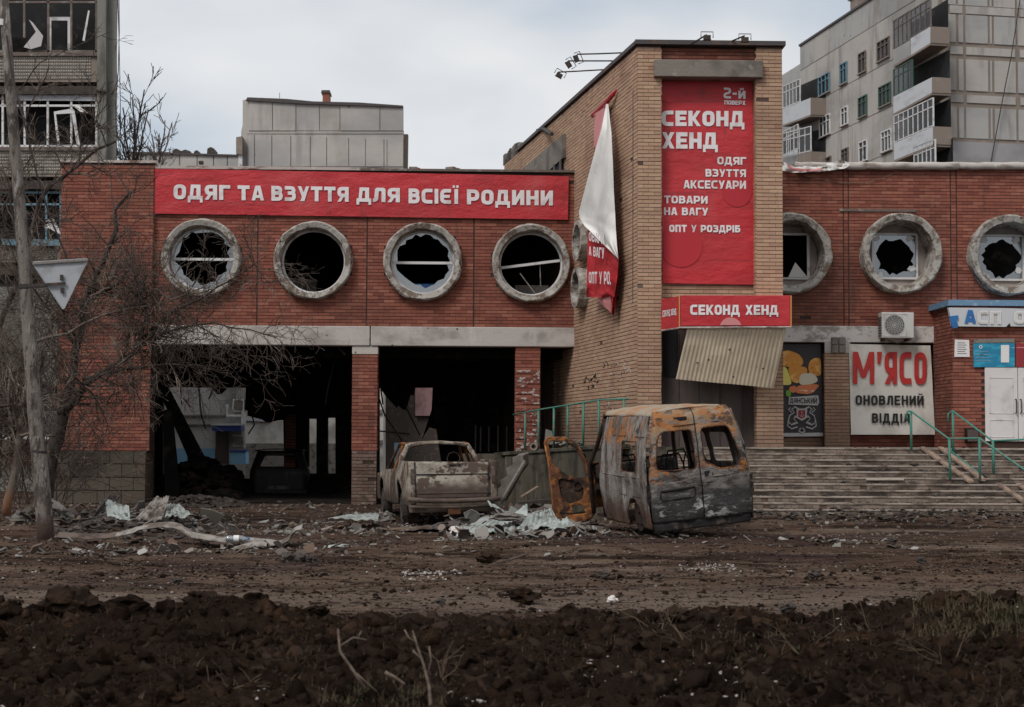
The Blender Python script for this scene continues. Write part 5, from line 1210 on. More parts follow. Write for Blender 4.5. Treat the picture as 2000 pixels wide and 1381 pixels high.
def lbalc(yr0, yr1, yg0, frame, gm, fpx, x1=190, x0=-60, nx=52):
    b_ = pf('balcony', [(x0,yr1),(x1,yr1),(x1,yr0),(x0,yr0)], YV-.0, .9, 'joint', lk)
    tiled(b_, x0, x1-12, yr0+4, yr1-4, YV-.01, nx, 7)
    pf('slab_edge', [(x0,yr1+24),(x1+2,yr1+24),(x1+2,yr1+8),(x0,yr1+8)], YV-.1, 1.0, 'rubble_dark', b_)
    pf('rail_cap', [(x0,yr0+3),(x1+2,yr0+3),(x1+2,yr0-4),(x0,yr0-4)], YV-.08, .2, 'wood_frame', b_)
    if yg0 is not None:
        f = MB()
        for xx in fpx: f.prism([P(xx-2,yr0-3,YV+.05), P(xx+2,yr0-3,YV+.05), P(xx+2,yg0,YV+.05), P(xx-2,yg0,YV+.05)], V(0,.06,0))
        for yy in (yr0-6, yg0+4, yg0+(yr0-yg0)*.25): f.prism([P(x0,yy+2,YV+.05), P(x1-1,yy+2,YV+.05), P(x1-1,yy-2,YV+.05), P(x0,yy-2,YV+.05)], V(0,.05,0))
        f.build('glazing_frame', M[frame], b_)
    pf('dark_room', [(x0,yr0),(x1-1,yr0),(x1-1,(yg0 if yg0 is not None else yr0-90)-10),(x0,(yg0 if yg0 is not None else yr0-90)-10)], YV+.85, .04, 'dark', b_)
    return b_
b1_ = lbalc(106, 160, -30, 'wood_frame', 0, (-20, 47, 94, 139, 188))
b2_ = lbalc(291, 345, 178, 'white_frame', 0, (5, 48, 93, 139, 188))
pf('transom_board', [(20,196),(187,197),(187,182),(20,180)], YV+.02, .04, 'white_panel', b2_)
pf('hanging_sash', [(105,218),(141,212),(145,216),(143,221),(109,223),(117,284),(112,285)], YV-.12, .05, 'white_frame', b2_)
pf('hanging_sash', [(139,215),(145,215),(156,283),(150,284)], YV-.14, .05, 'white_frame', b2_); pf('torn_film', [(141,205),(150,204),(172,220),(160,221)], YV-.1, .01, 'cloth', b2_)
pf('door_frame', [(93,100),(100,100),(100,40),(132,40),(132,100),(138,100),(138,33),(93,33)], YV+.3, .06, 'white_frame', b1_)
pf('hanging_sash', [(172,20),(175,21),(165,80),(161,79)], YV-.1, .04, 'white_frame', b1_)
pf('torn_film', [(56,38),(64,44),(84,70),(80,90),(60,96),(46,92),(70,62)], YV-.1, .02, 'grey_print', b1_)
pf('red_panel', [(12,72),(52,74),(54,100),(12,100)], YV+.02, .03, 'soot2', b1_)
b3_ = lbalc(480, 512, 372, 'blue_frame', 0, (42, 90, 118), x1=122)
pf('blue_sill', [(-60,478),(122,480),(122,468),(-60,466)], YV-.15, .2, 'blue_frame', b3_)
pf('torn_curtain', [(86,432),(104,426),(118,452),(118,458),(96,446),(88,446)], YV-.1, .02, 'cloth', b3_)
# ground floor of the left block
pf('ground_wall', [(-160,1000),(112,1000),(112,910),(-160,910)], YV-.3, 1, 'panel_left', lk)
pf('red_wall', [(-160,910),(108,910),(108,860),(-160,860)], YV-.2, 1, 'dark_red', lk)
pf('white_sill', [(-60,858),(112,858),(112,850),(-60,850)], YV-.4, .6, 'white_frame', lk)
gw = pf('ground_window', [(-60,850),(108,850),(108,756),(-60,756)], YV+.2, .1, 'dark', lk)
for xx in (36, 74): pf('mullion', [(xx-2,850),(xx+2,850),(xx+2,756),(xx-2,756)], YV+.1, .06, 'wood_frame', gw)
pf('pane', [(-60,850),(108,850),(108,758),(-60,758)], YV+.17, .01, 'glass_dark', gw)
pf('tile_band', [(-160,756),(112,756),(112,560),(-160,560)], YV+.1, .5, 'panel_left', lk)
# cable beside the left block and pole cable
cw = empty('hanging_cable', P(236, 300, 44), 'thin dark cables hanging down the right edge of the left apartment block', 'cable')
MB().tube([P(232,-40,44), P(233,60,44), P(231,140,44), P(226,200,44), P(228,312,44)], .012, 4).build('cable', M['iron'], cw)
MB().tube([P(229,-40,44), P(233,100,44), P(235,200,44), P(236,312,44)], .010, 4).build('cable', M['iron'], cw)
# ------------------------------------------------------------------ buildings seen through the openings
YR_ = 62.0
rr_ = empty('courtyard_building', P(440, 905, YR_), 'grey courtyard building with gas pipes and blue plinth, seen through the burnt hall', 'building')
pf('wall', [(280,960),(483,960),(483,640),(280,640)], YR_, 5, 'rear_wall', rr_)
pf('blue_plinth', [(280,960),(420,960),(420,876),(280,876)], YR_-.1, .1, 'blue_wall', rr_)
pf('door', [(421,905),(446,905),(446,842),(421,842)], YR_-.12, .1, 'brown_sheet', rr_)
pf('awning', [(414,842),(471,842),(471,831),(414,831)], YR_-1.0, 1.0, 'navy', rr_)
pf('awning_top', [(414,831),(471,831),(473,827),(412,827)], YR_-1.05, 1.05, 'white_panel', rr_)
pf('ledge', [(280,813),(440,813),(440,810),(280,810)], YR_-.15, .15, 'concrete', rr_); pf('ledge', [(280,830),(414,830),(414,828),(280,828)], YR_-.15, .15, 'lump_grey', rr_)
for pts in ([(455,802),(474,802),(474,781),(457,781),(456,800)], [(474,800),(474,860)], [(478,806),(478,875)], [(455,870),(474,870),(474,852),(456,852)], [(444,790),(444,812),(478,812)]):
    MB().tube([P(a, b_, YR_-.4) for a, b_ in pts], .06, 6).build('gas_pipe', M['white_frame'], rr_)
pf('gas_box', [(457,800),(474,800),(474,783),(457,783)], YR_-.5, .4, 'lump_grey', rr_); pf('gas_box', [(457,869),(474,869),(474,853),(457,853)], YR_-.5, .4, 'lump_grey', rr_)
for k in range(5): pf('vertical_pipe', [(462+k*4,781),(463.3+k*4,781),(463.3+k*4,740),(462+k*4,740)], YR_-.3, .1, 'white_frame', rr_)
pb = empty('pale_building', P(520, 905, 58), 'pale rendered building corner seen right of the gas pipes through the burnt hall', 'building')
pf('wall', [(480,960),(700,960),(700,640),(480,640)], 58, 3, 'rear_pale', pb); pf('base_band', [(480,960),(700,960),(700,866),(480,866)], 57.95, .05, 'lump_grey', pb)
pf('ledge', [(480,822),(530,824),(530,818),(480,816)], 57.9, .1, 'white_panel', pb)
bt = empty('blue_container', P(463, 905, 56), 'light blue bin standing before the gas pipes in the courtyard', 'bin')
pf('bin_body', [(449,906),(480,906),(480,881),(449,881)], 56, .8, 'blue_wall', bt); pf('bin_rim', [(448,882),(481,882),(481,879),(448,879)], 55.95, .9, 'navy', bt)
py_ = empty('courtyard_building', P(790, 905, 64), 'pale panelled courtyard building seen through the second opening left of the pickup', 'building')
pf('wall', [(700,960),(748,960),(748,640),(690,640)], 64, 4, 'rear_pale', py_)
for (a, b_, c_, d_) in ((741,800,748,808),(742,860,748,866)): pf('ledge', [(700,b_),(748,b_),(748,b_+8),(700,b_+8)], 63.9, .1, 'concrete', py_)
pf('wall', [(748,960),(900,960),(900,700),(748,700)], 66, 3, 'rubble_dark', py_); pf('maroon_wall', [(811,812),(845,812),(845,740),(811,740)], 65.8, .2, 'pinkish', py_)
pf('drainpipe', [(720,905),(726,905),(726,700),(720,700)], 63.7, .15, 'white_frame', py_); pf('blue_panel', [(770,905),(781,905),(781,865),(770,865)], 60, .1, 'blue_frame', py_)
# ------------------------------------------------------------------ trees
TR = random.Random(11)
def grow(mb, p, d, L, r, depth, spread, nseg=3, up=0., droop=0., sides=4, rmin=.004, kids=(2,3)):
    pts = [p]; q = p.copy(); dd = d.normalized(); k_ = []
    for i in range(nseg):
        dd = (dd + V(TR.gauss(0,1), TR.gauss(0,1), TR.gauss(0,1))*.16 + V(0,0,up-droop)).normalized(); q = q+dd*(L/nseg); pts.append(q.copy()); k_.append((q.copy(), dd.copy()))
    mb.tube(pts, [max(rmin, r*(1-.6*i/nseg)) for i in range(nseg+1)], sides if r > .012 else 3, cap=False)
    if depth <= 0: return
    for _ in range(TR.randint(*kids)):
        a, dk = k_[TR.randrange(len(k_))]
        nd = (dk + V(TR.gauss(0,1), TR.gauss(0,.8), TR.gauss(0,1))*spread).normalized()
        grow(mb, a, nd, L*TR.uniform(.55,.85), r*.5, depth-1, spread, nseg, up, droop, sides, rmin, kids)
def limb(parent, name, pts, r0, r1, m, tw=None, n_tw=10, L=.8, depth=3, spread=.55, up=0, droop=0, t0=.25, Yj=.5, rmin=.004, kids=(2,3)):
    """limb through pixel points (px,py,Y) with twigs sprouting from it"""
    W_ = [P(*p) for p in pts]; fine = []
    for a, b_ in zip(W_, W_[1:]):
        k = max(2, int((b_-a).length/.25))
        for i in range(k): fine.append(a.lerp(b_, i/k) + V(TR.gauss(0,1),TR.gauss(0,1),TR.gauss(0,1))*.018)
    fine.append(W_[-1]); n = len(fine)
    MB().tube(fine, [r0+(r1-r0)*(i/(n-1))**.8 for i in range(n)], 8 if r0 > .05 else 6).build(name, M[m], parent, smooth=True)
    if tw is not None:
        for k in range(n_tw):
            i = int((t0+(1-t0)*TR.random())*(n-1)); i = min(i, n-2); d = (fine[i+1]-fine[i]).normalized()
            nd = (d*.7+V(TR.gauss(0,1), TR.gauss(0,.9), TR.gauss(0,1))*spread*1.4+V(0,0,up)).normalized()
            grow(tw, fine[i], nd, L*TR.uniform(.6,1.2), max(.010,r1*.8), depth, spread, 3, up*.3, droop, rmin=rmin, kids=kids)
tr1 = empty('bare_tree', P(100, 985, 31), 'large bare spreading tree before the left brick block, branches over the first round window', 'tree')
tw = MB()
limb(tr1, 'trunk', [(88,1000,31),(92,930,31),(108,860,31),(125,800,31)], .17, .12, 'bark')
limb(tr1, 'limb', [(122,810,31),(145,720,31),(155,640,30.8),(170,580,30.6),(200,510,30.5),(226,450,30.4),(222,415,30.4),(245,385,30.4),(265,370,30.4)], .10, .02, 'bark', tw, 15, .8, 3, .6, t0=.35)
limb(tr1, 'limb', [(120,812,31),(165,755,30.6),(215,715,30.3),(262,690,30),(310,640,30)], .09, .03, 'bark', tw, 34, .8, 3, .7, droop=.05, t0=.1)
limb(tr1, 'limb', [(262,690,30),(285,620,30),(275,585,30),(285,552,30)], .05, .022, 'bark', tw, 40, .7, 3, .8, t0=.2)
limb(tr1, 'limb', [(290,645,30),(340,610,29.8),(400,580,29.7),(450,545,29.6),(520,500,29.6)], .03, .008, 'bark', tw, 30, .6, 3, .55, t0=.05)
limb(tr1, 'limb', [(165,600,30.6),(200,570,30.2),(235,552,30)], .05, .03, 'bark', tw, 18, .6, 3, .7, t0=.3)
limb(tr1, 'limb', [(285,665,30),(350,640,29.8),(420,632,29.7),(490,640,29.6),(540,660,29.5)], .03, .008, 'bark', tw, 32, .55, 3, .6, droop=.1, t0=.05)
limb(tr1, 'limb', [(70,670,29),(130,650,29.3),(200,615,29.6),(262,600,29.8),(330,590,29.8),(400,560,29.8)], .035, .01, 'bark_pale', tw, 34, .6, 3, .6, up=.05, t0=.1)
limb(tr1, 'limb', [(160,740,30.6),(250,720,30),(330,710,29.8),(400,715,29.6)], .04, .008, 'bark', tw, 32, .7, 3, .7, droop=.08, t0=.1)
limb(tr1, 'limb', [(250,700,30),(265,760,29.9),(280,820,29.8)], .02, .006, 'bark', tw, 14, .5, 2, .6, droop=.2)
limb(tr1, 'limb', [(130,790,30.9),(70,740,31),(40,690,31),(0,640,31)], .05, .01, 'bark', tw, 34, .8, 3, .7, t0=.1)
limb(tr1, 'limb', [(150,680,30.9),(110,620,31),(60,560,31),(20,520,31)], .04, .01, 'bark', tw, 34, .8, 3, .7, t0=.1)
limb(tr1, 'limb', [(150,660,30.9),(120,600,30.6),(110,560,30.6)], .03, .01, 'bark', tw, 30, .7, 3, .7, t0=.1, up=.1)
for k in range(16):
    px = TR.uniform(-20, 130); py = TR.uniform(600, 880); grow(tw, P(px, py, TR.uniform(30, 33)), V(TR.gauss(0,.6), 0, TR.uniform(-.3,1)), TR.uniform(.6,1.1), .012, 3, .8, rmin=.0045)
for k in range(16):
    px = TR.uniform(230, 480); py = TR.uniform(630, 745)-(abs(px-300)*.05); grow(tw, P(px, py, TR.uniform(29.4, 30.4)), V(TR.gauss(.3,.8), 0, TR.gauss(-.1,.6)), TR.uniform(.4,.9), .008, 3, .7, rmin=.0035)
tw.build('twigs', M['twig'], tr1, kind='stuff')
tr2 = empty('bare_tree', P(20, 985, 33), 'bare tree at the left edge, dark branch reaching over the brick block corner', 'tree')
tw = MB()
limb(tr2, 'trunk', [(-30,700,33),(30,560,33),(60,470,33),(76,391,33),(110,355,33),(156,322,33),(190,290,33),(226,276,33)], .07, .025, 'bark', tw, 34, .7, 3, .6, t0=.1, up=.02, rmin=.005)
limb(tr2, 'limb', [(40,500,33),(20,400,33),(30,300,33),(60,210,33),(90,150,33),(95,110,33)], .035, .01, 'bark', tw, 14, .7, 2, .55, up=.1, rmin=.005)
limb(tr2, 'limb', [(156,322,33),(160,290,33),(185,240,33),(200,170,33)], .022, .007, 'bark', tw, 14, .5, 3, .5, up=.1, rmin=.005)
limb(tr2, 'limb', [(36,180,33),(80,120,33),(150,90,33),(222,60,33)], .014, .005, 'bark', tw, 9, .4, 2, .5, rmin=.004)
limb(tr2, 'limb', [(0,500,33),(-5,420,33),(40,340,33),(70,300,33)], .03, .01, 'bark', tw, 22, .6, 3, .7, rmin=.005)
tw.build('twigs', M['twig'], tr2, kind='stuff')
sp = empty('pale_sapling', P(16, 1000, 29), 'pale forked sapling trunk left of the leaning pole', 'tree'); tw = MB()
limb(sp, 'trunk', [(10,1004,29),(22,950,29),(36,880,29),(44,820,29),(50,760,29)], .085, .05, 'bark_pale', tw, 20, .7, 3, .5, up=.1, t0=.6)
limb(sp, 'limb', [(32,895,29),(28,850,29),(20,800,29),(18,740,29)], .04, .02, 'bark_pale', tw, 24, .7, 3, .5, up=.1)
limb(sp, 'limb', [(-10,930,29.4),(0,860,29.4),(4,800,29.4),(-4,720,29.4)], .06, .03, 'bark_pale', tw, 24, .8, 3, .5, up=.1)
tw.build('twigs', M['twig'], sp, kind='stuff')
bs = empty('bare_bush', P(70, 985, 33), 'tangled bare bush at the foot of the left apartment block', 'bush'); tw = MB()
for k in range(70):
    px = TR.uniform(-60, 135); grow(tw, P(px, 985, TR.uniform(32, 35)), V(TR.gauss(0,.35), TR.gauss(0,.3), 1), TR.uniform(.7,1.3), .012, 3, .5, up=.02, rmin=.005)
tw.build('twigs', M['twig'], bs, kind='stuff')
for (lab, Y_, ls) in (('bare tree of upright branches above the left parapet beside the apartment block', 52, [((262,330),(262,250),(258,190)), ((258,330),(268,260),(282,175)), ((256,330),(246,270),(240,210)), ((264,330),(276,280),(290,215)), ((250,330),(238,280),(228,260))]),
                      ('smaller bare tree above the left parapet, right of the taller one', 60, [((308,330),(318,270),(322,235)), ((306,330),(326,280),(336,240)), ((304,330),(300,290),(296,262))])):
    t_ = empty('bare_tree', P(ls[0][0][0], 420, Y_), lab, 'tree', 'bare trees behind the parapet'); tw = MB()
    P0 = P(ls[0][0][0], 500, Y_)
    for pts in ls: limb(t_, 'limb', [(ls[0][0][0], 460, Y_)]+[(a, b_, Y_) for a, b_ in pts], .06, .02, 'bark_pale', tw, 13, .62, 2, .32, up=.3, t0=.25, rmin=.011)
    tw.build('twigs', M['twig_far'], t_, kind='stuff')
# ------------------------------------------------------------------ pole, sign
pe = empty('concrete_pole', P(88, 1046, 26), 'leaning grey concrete lamp pole carrying the triangular sign', 'pole')
pts = [P(90,1060,26), P(86,1000,26), P(77,900,26), P(66,780,26), P(56,640,26), P(45,480,26), P(30,300,26), P(16,120,26), P(6,-30,26)]
MB().tube(pts, [.135,.132,.122,.112,.104,.096,.088,.08,.072], 14).build('shaft', M['pole'], pe, smooth=True)
for yy, xx in ((880,75),(560,50)): MB().tube([P(xx-2.5*s,yy,26) + V(.0,0,0) for s in (1,)] + [P(xx+2.5,yy+.0,26)], .128, 14).build('steel_band', M['iron'], pe) if 0 else None
MB().lathe(P(76,882,26), V(.09,0,1).normalized(), [(.12,-.02),(.126,-.02),(.126,.02),(.12,.02)], 20).build('steel_band', M['iron'], pe)
MB().lathe(P(5,45,26), V(.09,0,1).normalized(), [(.072,-.05),(.08,-.05),(.08,.05),(.072,.05)], 20).build('white_band', M['white_frame'], pe)
sg = empty('road_sign', P(120, 560, 25.8), 'triangular road sign seen from its grey back, point down, on the leaning pole', 'road sign')
YG = 25.7
tri_ = [tuple(p) for p in rnd([(62,512),(173,505),(124,606)], 6, True, 4)]
MB().prism([P(a, b_, YG) for a, b_ in tri_], V(0,.008,0)).build('sign_plate', M['sign_back'], sg)
rim = [P(a, b_, YG-.012) for a, b_ in tri_]; MB().tube(rim+[rim[0]], .008, 5).build('rim', M['sign_back'], sg)
MB().quadbox([P(64,517,YG-.02), P(170,510,YG-.02), P(170,506,YG-.02), P(64,513,YG-.02)], V(0,-.02,0)).build('top_fold', M['lump_grey'], sg)
MB().quadbox([P(36,563,YG-.03), P(128,556,YG-.03), P(128,551,YG-.03), P(36,557,YG-.03)], V(0,-.03,0)).build('bracket', M['iron'], sg)
for (a, b_) in ((121,542),(122,567)): MB().quadbox([P(a-3,b_+6,YG-.02), P(a+3,b_+6,YG-.02), P(a+3,b_-5,YG-.02), P(a-3,b_-5,YG-.02)], V(0,-.03,0)).build('clamp', M['iron'], sg)
MB().lathe(P(50,560,26), V(.09,0,1).normalized(), [(.098,-.04),(.106,-.04),(.106,.04),(.098,.04)], 20).build('clamp_band', M['iron'], sg)
cbl = empty('slack_cable', P(100, 460, 25.8), 'black cable hanging from the pole top down behind the triangular sign', 'cable')
MB().tube([P(13,70,25.9), P(24,150,25.8), P(45,230,25.7), P(72,340,25.8), P(100,430,25.9), P(133,508,26)], .016, 6).build('cable', M['iron'], cbl)
# ------------------------------------------------------------------ vehicle materials
RUST, RUST2, ASH, ASHW, CHAR = (.36,.14,.04), (.13,.05,.025), (.20,.175,.155), (.40,.38,.355), (.018,.016,.016)
def burnt(name, base, L, **k):
    for q in L:
        q.setdefault('d', 9); q.setdefault('r', .7)
    return mat(name, base, L, coord='Object', rough=.85, spec=.2, **k)
M['van_rear'] = burnt('van_rear_metal', ASH, [
    dict(c=(.085,.075,.07), s=(2.5,3,5), lo=.44, hi=.56),
    dict(c=(.30,.22,.14), t='z', lo=1.45, hi=1.62, n=.35, s=3, a=.8),
    dict(c=(.30,.13,.045), s=(2.2,3,3.5), lo=.46, hi=.54, a=.9, andz=(1.48,1.66)),
    dict(c=(.035,.025,.02), s=(1.6,2,3.4), lo=.53, hi=.57, a=.9, o=41),
    dict(c=(.36,.14,.04), s=(1.7,2,2.6), lo=.49, hi=.55, a=.9, **{'and': dict(s=(1.2,1,1), lo=.40, hi=.56, o=3)}, andz=(.70,.82)) ,
    dict(c=(.32,.30,.28), s=(1.6,3,4), lo=.55, hi=.63, a=.8, o=11),
    dict(c=(.06,.04,.03), s=(2.2,3,3), lo=.54, hi=.60, a=.85, o=21),
    dict(c=(.034,.032,.032), t='z', lo=.80, hi=.45, n=.6, s=(2,2,4), a=.95),
    dict(c=(.19,.18,.175), s=(3,4,14), lo=.53, hi=.62, a=.75, o=4),
    dict(c=(.42,.41,.40), s=(2,2,4), lo=.56, hi=.62, a=.8, o=31, andz=(.55,.45)),
    dict(c=CHAR, t='z', lo=.28, hi=.12, n=.25, s=5, a=.8),
    dict(c=CHAR, s=(9,9,12), lo=.63, hi=.68, a=.85)], bump=[(7,.9,.05), (45,.8,.010)])
M['van_side'] = burnt('van_side_metal', (.24,.215,.195), [
    dict(c=(.11,.092,.08), s=(5,5,.8), lo=.44, hi=.58),
    dict(c=(.38,.36,.33), s=(3,2,1.2), lo=.55, hi=.68, a=.7, o=6),
    dict(c=(.33,.13,.04), s=(2,2,2.2), lo=.46, hi=.56, a=.9, **{'and': dict(s=(1,1.1,.6), lo=.45, hi=.52, o=2.1)}, andz=(1.30,1.45)),
    dict(c=(.07,.038,.025), t='z', lo=.55, hi=.2, n=.6, s=3, a=.9),
    dict(c=RUST2, s=(6,6,3), lo=.56, hi=.63, a=.8, o=14), dict(c=(.04,.03,.026), s=(5,7,2.2), lo=.57, hi=.62, a=.85, o=24)], bump=[(7,.9,.05), (45,.8,.010)])
M['van_roof'] = burnt('van_roof_metal', (.30,.26,.2), [dict(c=RUST, s=2, lo=.45, hi=.6, a=.8), dict(c=(.4,.37,.33), s=5, lo=.55, hi=.68)], bump=[(9,.4,.02)])
M['rust'] = burnt('rust', (.10,.042,.022), [dict(c=(.30,.115,.035), s=3, lo=.5, hi=.6), dict(c=(.035,.022,.017), s=4, lo=.47, hi=.58, o=6), dict(c=(.3,.2,.12), s=14, lo=.62, hi=.72, a=.6)], bump=[(14,.7,.02), (50,.4,.006)])
M['rust_bright'] = burnt('rust_bright', (.28,.11,.04), [dict(c=(.17,.065,.03), s=4, lo=.44, hi=.6), dict(c=(.45,.2,.06), s=6, lo=.55, hi=.66, o=6), dict(c=(.28,.24,.2), s=9, lo=.62, hi=.72, a=.7)], bump=[(14,.7,.02)])
M['rust_dark'] = burnt('rust_dark', (.032,.02,.015), [dict(c=(.085,.042,.024), s=5, lo=.5, hi=.64), dict(c=(.10,.09,.06), s=3, lo=.58, hi=.7, a=.6, o=4), dict(c=CHAR, s=7, lo=.55, hi=.62, o=9)], bump=[(14,.8,.03)])
M['char'] = burnt('charred_metal', CHAR, [dict(c=(.08,.06,.05), s=8, lo=.52, hi=.66)], bump=[(14,.6,.02)])
M['pk_body'] = burnt('pickup_metal', (.30,.265,.22), [
    dict(c=(.19,.15,.12), s=(3,3,4), lo=.44, hi=.56),
    dict(c=(.075,.048,.036), s=(4,3,1.5), lo=.49, hi=.54, a=.9, o=5),
    dict(c=(.085,.06,.048), t='z', lo=.72, hi=.45, n=.4, s=(2,2,4), a=.95),
    dict(c=RUST, s=(5,5,5), lo=.62, hi=.72, a=.6, o=8),
    dict(c=(.05,.035,.03), s=(9,9,12), lo=.64, hi=.7, a=.8, o=12)], bump=[(8,.5,.02), (40,.4,.006)])
M['pk_gate'] = burnt('pickup_tailgate', (.38,.35,.29), [
    dict(c=(.22,.175,.145), s=(2,2,3), lo=.45, hi=.62),
    dict(c=(.085,.055,.043), s=(2.6,4,3.4), lo=.52, hi=.56, a=.92, o=5),
    dict(c=(.08,.055,.045), t='z', lo=.84, hi=.66, n=.24, s=(2.5,2,5), a=.95),
    dict(c=(.05,.035,.03), s=(9,9,12), lo=.64, hi=.7, a=.8, o=12)], bump=[(8,.5,.02), (40,.4,.006)])
M['pk_low'] = burnt('pickup_bumper', (.12,.09,.072), [dict(c=(.07,.05,.04), s=(3,3,8), lo=.45, hi=.6), dict(c=(.25,.22,.19), s=(5,5,9), lo=.6, hi=.7, a=.6)], bump=[(9,.5,.02)])
# ------------------------------------------------------------------ burnt van
van = empty('burnt_van', P(1379, 1032, 25.6), 'burnt out rusty grey van tilted on its missing wheels, rear doors towards the road', 'van',
            rot=(math.radians(1), math.radians(-6.2), math.radians(10.5)))
def vh(z):     # half width at height z
    return .82 + .035*math.sin(min(max(z,0)/1.0,1)*math.pi*.9) - (.19*max(0,(z-.95)/.9)**1.5)
VT = 1.88
def vrear(u, z):   # u in [-1,1]
    au = abs(u); h = vh(z); y = .0 + .09*max(0,(z-.95)/.85)**1.6 + .14*max(0,(au-.86)/.14)**2*1.0
    y += .035*max(0,(.35-z)/.35)
    d = .034*mn.noise(V(u*2.6, z*2.6, 1)) + .014*mn.noise(V(u*8, z*8, 2))
    zz = z if z < VT-.12 else z
    if z > VT-.15: y += .10*((z-(VT-.15))/.15)**2
    return (u*h*(1-.0*au), y+d, zz)
def rr(pts, r=.05): return [tuple(p) for p in rnd(pts, r, True, 3)]
wl = rr([(-.86,.97),(-.10,.93),(-.06,1.02),(-.08,1.56),(-.74,1.57),(-.86,1.48)], .09)
wr_ = rr([(.09,1.03),(.20,1.0),(.38,.89),(.74,.93),(.84,1.05),(.74,1.57),(.10,1.57)], .09)
sheet('rear_door', [(-.965,.16),(-.012,.16),(-.012,VT),(-.965,VT)], [wl], vrear, M['van_rear'], van, .055, .02)
sheet('rear_door', [(.012,.16),(.965,.16),(.965,VT),(.012,VT)], [wr_], vrear, M['van_rear'], van, .055, .02)
# pressed seams, window lips, plate recess, handle
def lip(pts, r, m, name, off=-.012, par=van, close=True):
    pp = [V(*vrear(a, b_))+V(0,off,0) for a, b_ in pts]
    if close: pp.append(pp[0])
    return MB().tube(pp, r, 5).build(name, m, par, local=True, smooth=True)
for hl in (wl, wr_): lip(rnd([(a, b_) for a, b_ in hl], .02, True, 2), .013, M['rust'], 'window_lip', -.004)
lip([(-.96,1.62),(-.5,1.63),(-.02,1.64),(.02,1.64),(.5,1.64),(.96,1.63)], .007, M['char'], 'seam', -.013, close=False)
lip([(-.93,.80),(-.5,.80),(-.1,.80)], .012, M['van_rear'], 'crease', -.008, close=False)
lip([(.1,.80),(.5,.80),(.93,.80)], .012, M['van_rear'], 'crease', -.008, close=False)
lip(rr([(-.80,.50),(-.14,.52),(-.14,.66),(-.80,.64)], .04), .010, M['char'], 'plate_recess', -.010)
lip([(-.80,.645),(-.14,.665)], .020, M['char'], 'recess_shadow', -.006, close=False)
lip([(-.94,.33),(.0,.33),(.94,.33)], .010, M['van_rear'], 'crease', -.008, close=False)
lip([(0,.17),(0,.8),(0,1.2),(0,1.7),(0,VT-.02)], .008, M['char'], 'door_gap', .004, close=False)
for (a, b_) in ((-.97,1.08),(-.97,.62),(.97,1.2),(.97,.5)):
    p_ = V(*vrear(a, b_)); MB().box(p_.x-.03, p_.x+.03, p_.y-.035, p_.y+.03, p_.z-.045, p_.z+.045).build('hinge', M['rust_dark'], van, local=True, bevel=.01)
p_ = V(*vrear(.10,.85)); MB().box(p_.x-.02, p_.x+.12, p_.y-.02, p_.y+.02, p_.z-.05, p_.z+.04).build('handle_hole', M['char'], van, local=True)
p_ = V(*vrear(-.35,1.74)); MB().box(p_.x-.10, p_.x+.12, p_.y-.02, p_.y+.02, p_.z-.03, p_.z+.03).build('lamp_hole', M['char'], van, local=True, bevel=.01)
for k, zz in enumerate((.72,.60,.52)): 
    for u in (-1.0, 1.0):
        p_ = V(*vrear(u*.985, zz)); MB().box(p_.x-.035, p_.x+.035, p_.y-.05, p_.y-.0, p_.z-.035, p_.z+.035).build('lamp_socket', M['char'], van, local=True)
sill = sheet('rear_sill', [(-.99,.02),(.99,.02),(.99,.15),(-.99,.15)], [], lambda u, z: (u*vh(z)*.98, .04+.14*max(0,(abs(u)-.86)/.14)**2+.03*mn.noise(V(u*4,z*5,3)), z), M['char'], van, .06, .015)
# sides
def vside(sg):
    def f(y, z):
        h = vh(z); x = -sg*(h*1.0) if True else 0
        bend = .03*math.exp(-((z-.82)/.03)**2)
        cr_ = max(0, (.14-y)/.14)
        xx = (h+bend*.5 + .030*mn.noise(V(y*2.2, z*2.2, 5)) + .012*mn.noise(V(y*7, z*7, 5)) - .05*cr_**2)
        ft = 1.0 - .05*max(0,(y-3.0))**1.3
        return (-sg*xx*ft, y, z)
    return f
def arch(c, r, zb, n=12): return [(c-r, zb)] + [(c-r*math.cos(math.pi*i/n), zb+.10+r*math.sin(math.pi*i/n)) for i in range(n+1)] + [(c+r, zb)]
outl = [(.12,.06),(.55,.06)] + [(.95-.40*math.cos(math.pi*i/12), .10+.42*math.sin(math.pi*i/12)) for i in range(13)] + [(1.36,.06),(2.75,.06),(2.9,.5),(2.86,1.2),(2.75,1.80),(.22,1.82),(.14,1.0)]
sw = rr([(.72,.93),(1.62,.93),(1.62,1.42),(.78,1.42)], .07)
sheet('side_panel', outl, [sw], vside(1), M['van_side'], van, .07, .02)
sw2 = rr([(1.9,.93),(2.7,.93),(2.62,1.42),(1.9,1.42)], .07)
sheet('side_panel', outl, [sw, sw2], vside(-1), M['van_side'], van, .07, .02)
vs_ = vside(1)
def sl2(pts, r, m, name): return MB().tube([V(*vs_(a, b_))+V(-.008,0,0) for a, b_ in pts], r, 5).build(name, m, van, local=True)
sl2([(.16,.86),(1.0,.86),(2.0,.86),(2.85,.86)], .010, M['van_side'], 'crease'); sl2([(.5,.55),(1.5,.55),(2.85,.55)], .006, M['char'], 'crease')
sl2([(1.75,.1),(1.75,.9),(1.72,1.7)], .007, M['char'], 'door_gap'); sl2([(.16,1.5),(1.4,1.5),(2.8,1.5)], .006, M['char'], 'seam')
sl2([(.45,.1),(.43,.6),(.42,.9)], .006, M['char'], 'door_gap')
sl2([tuple(a) for a in sw+[sw[0]]], .012, M['rust'], 'window_lip')
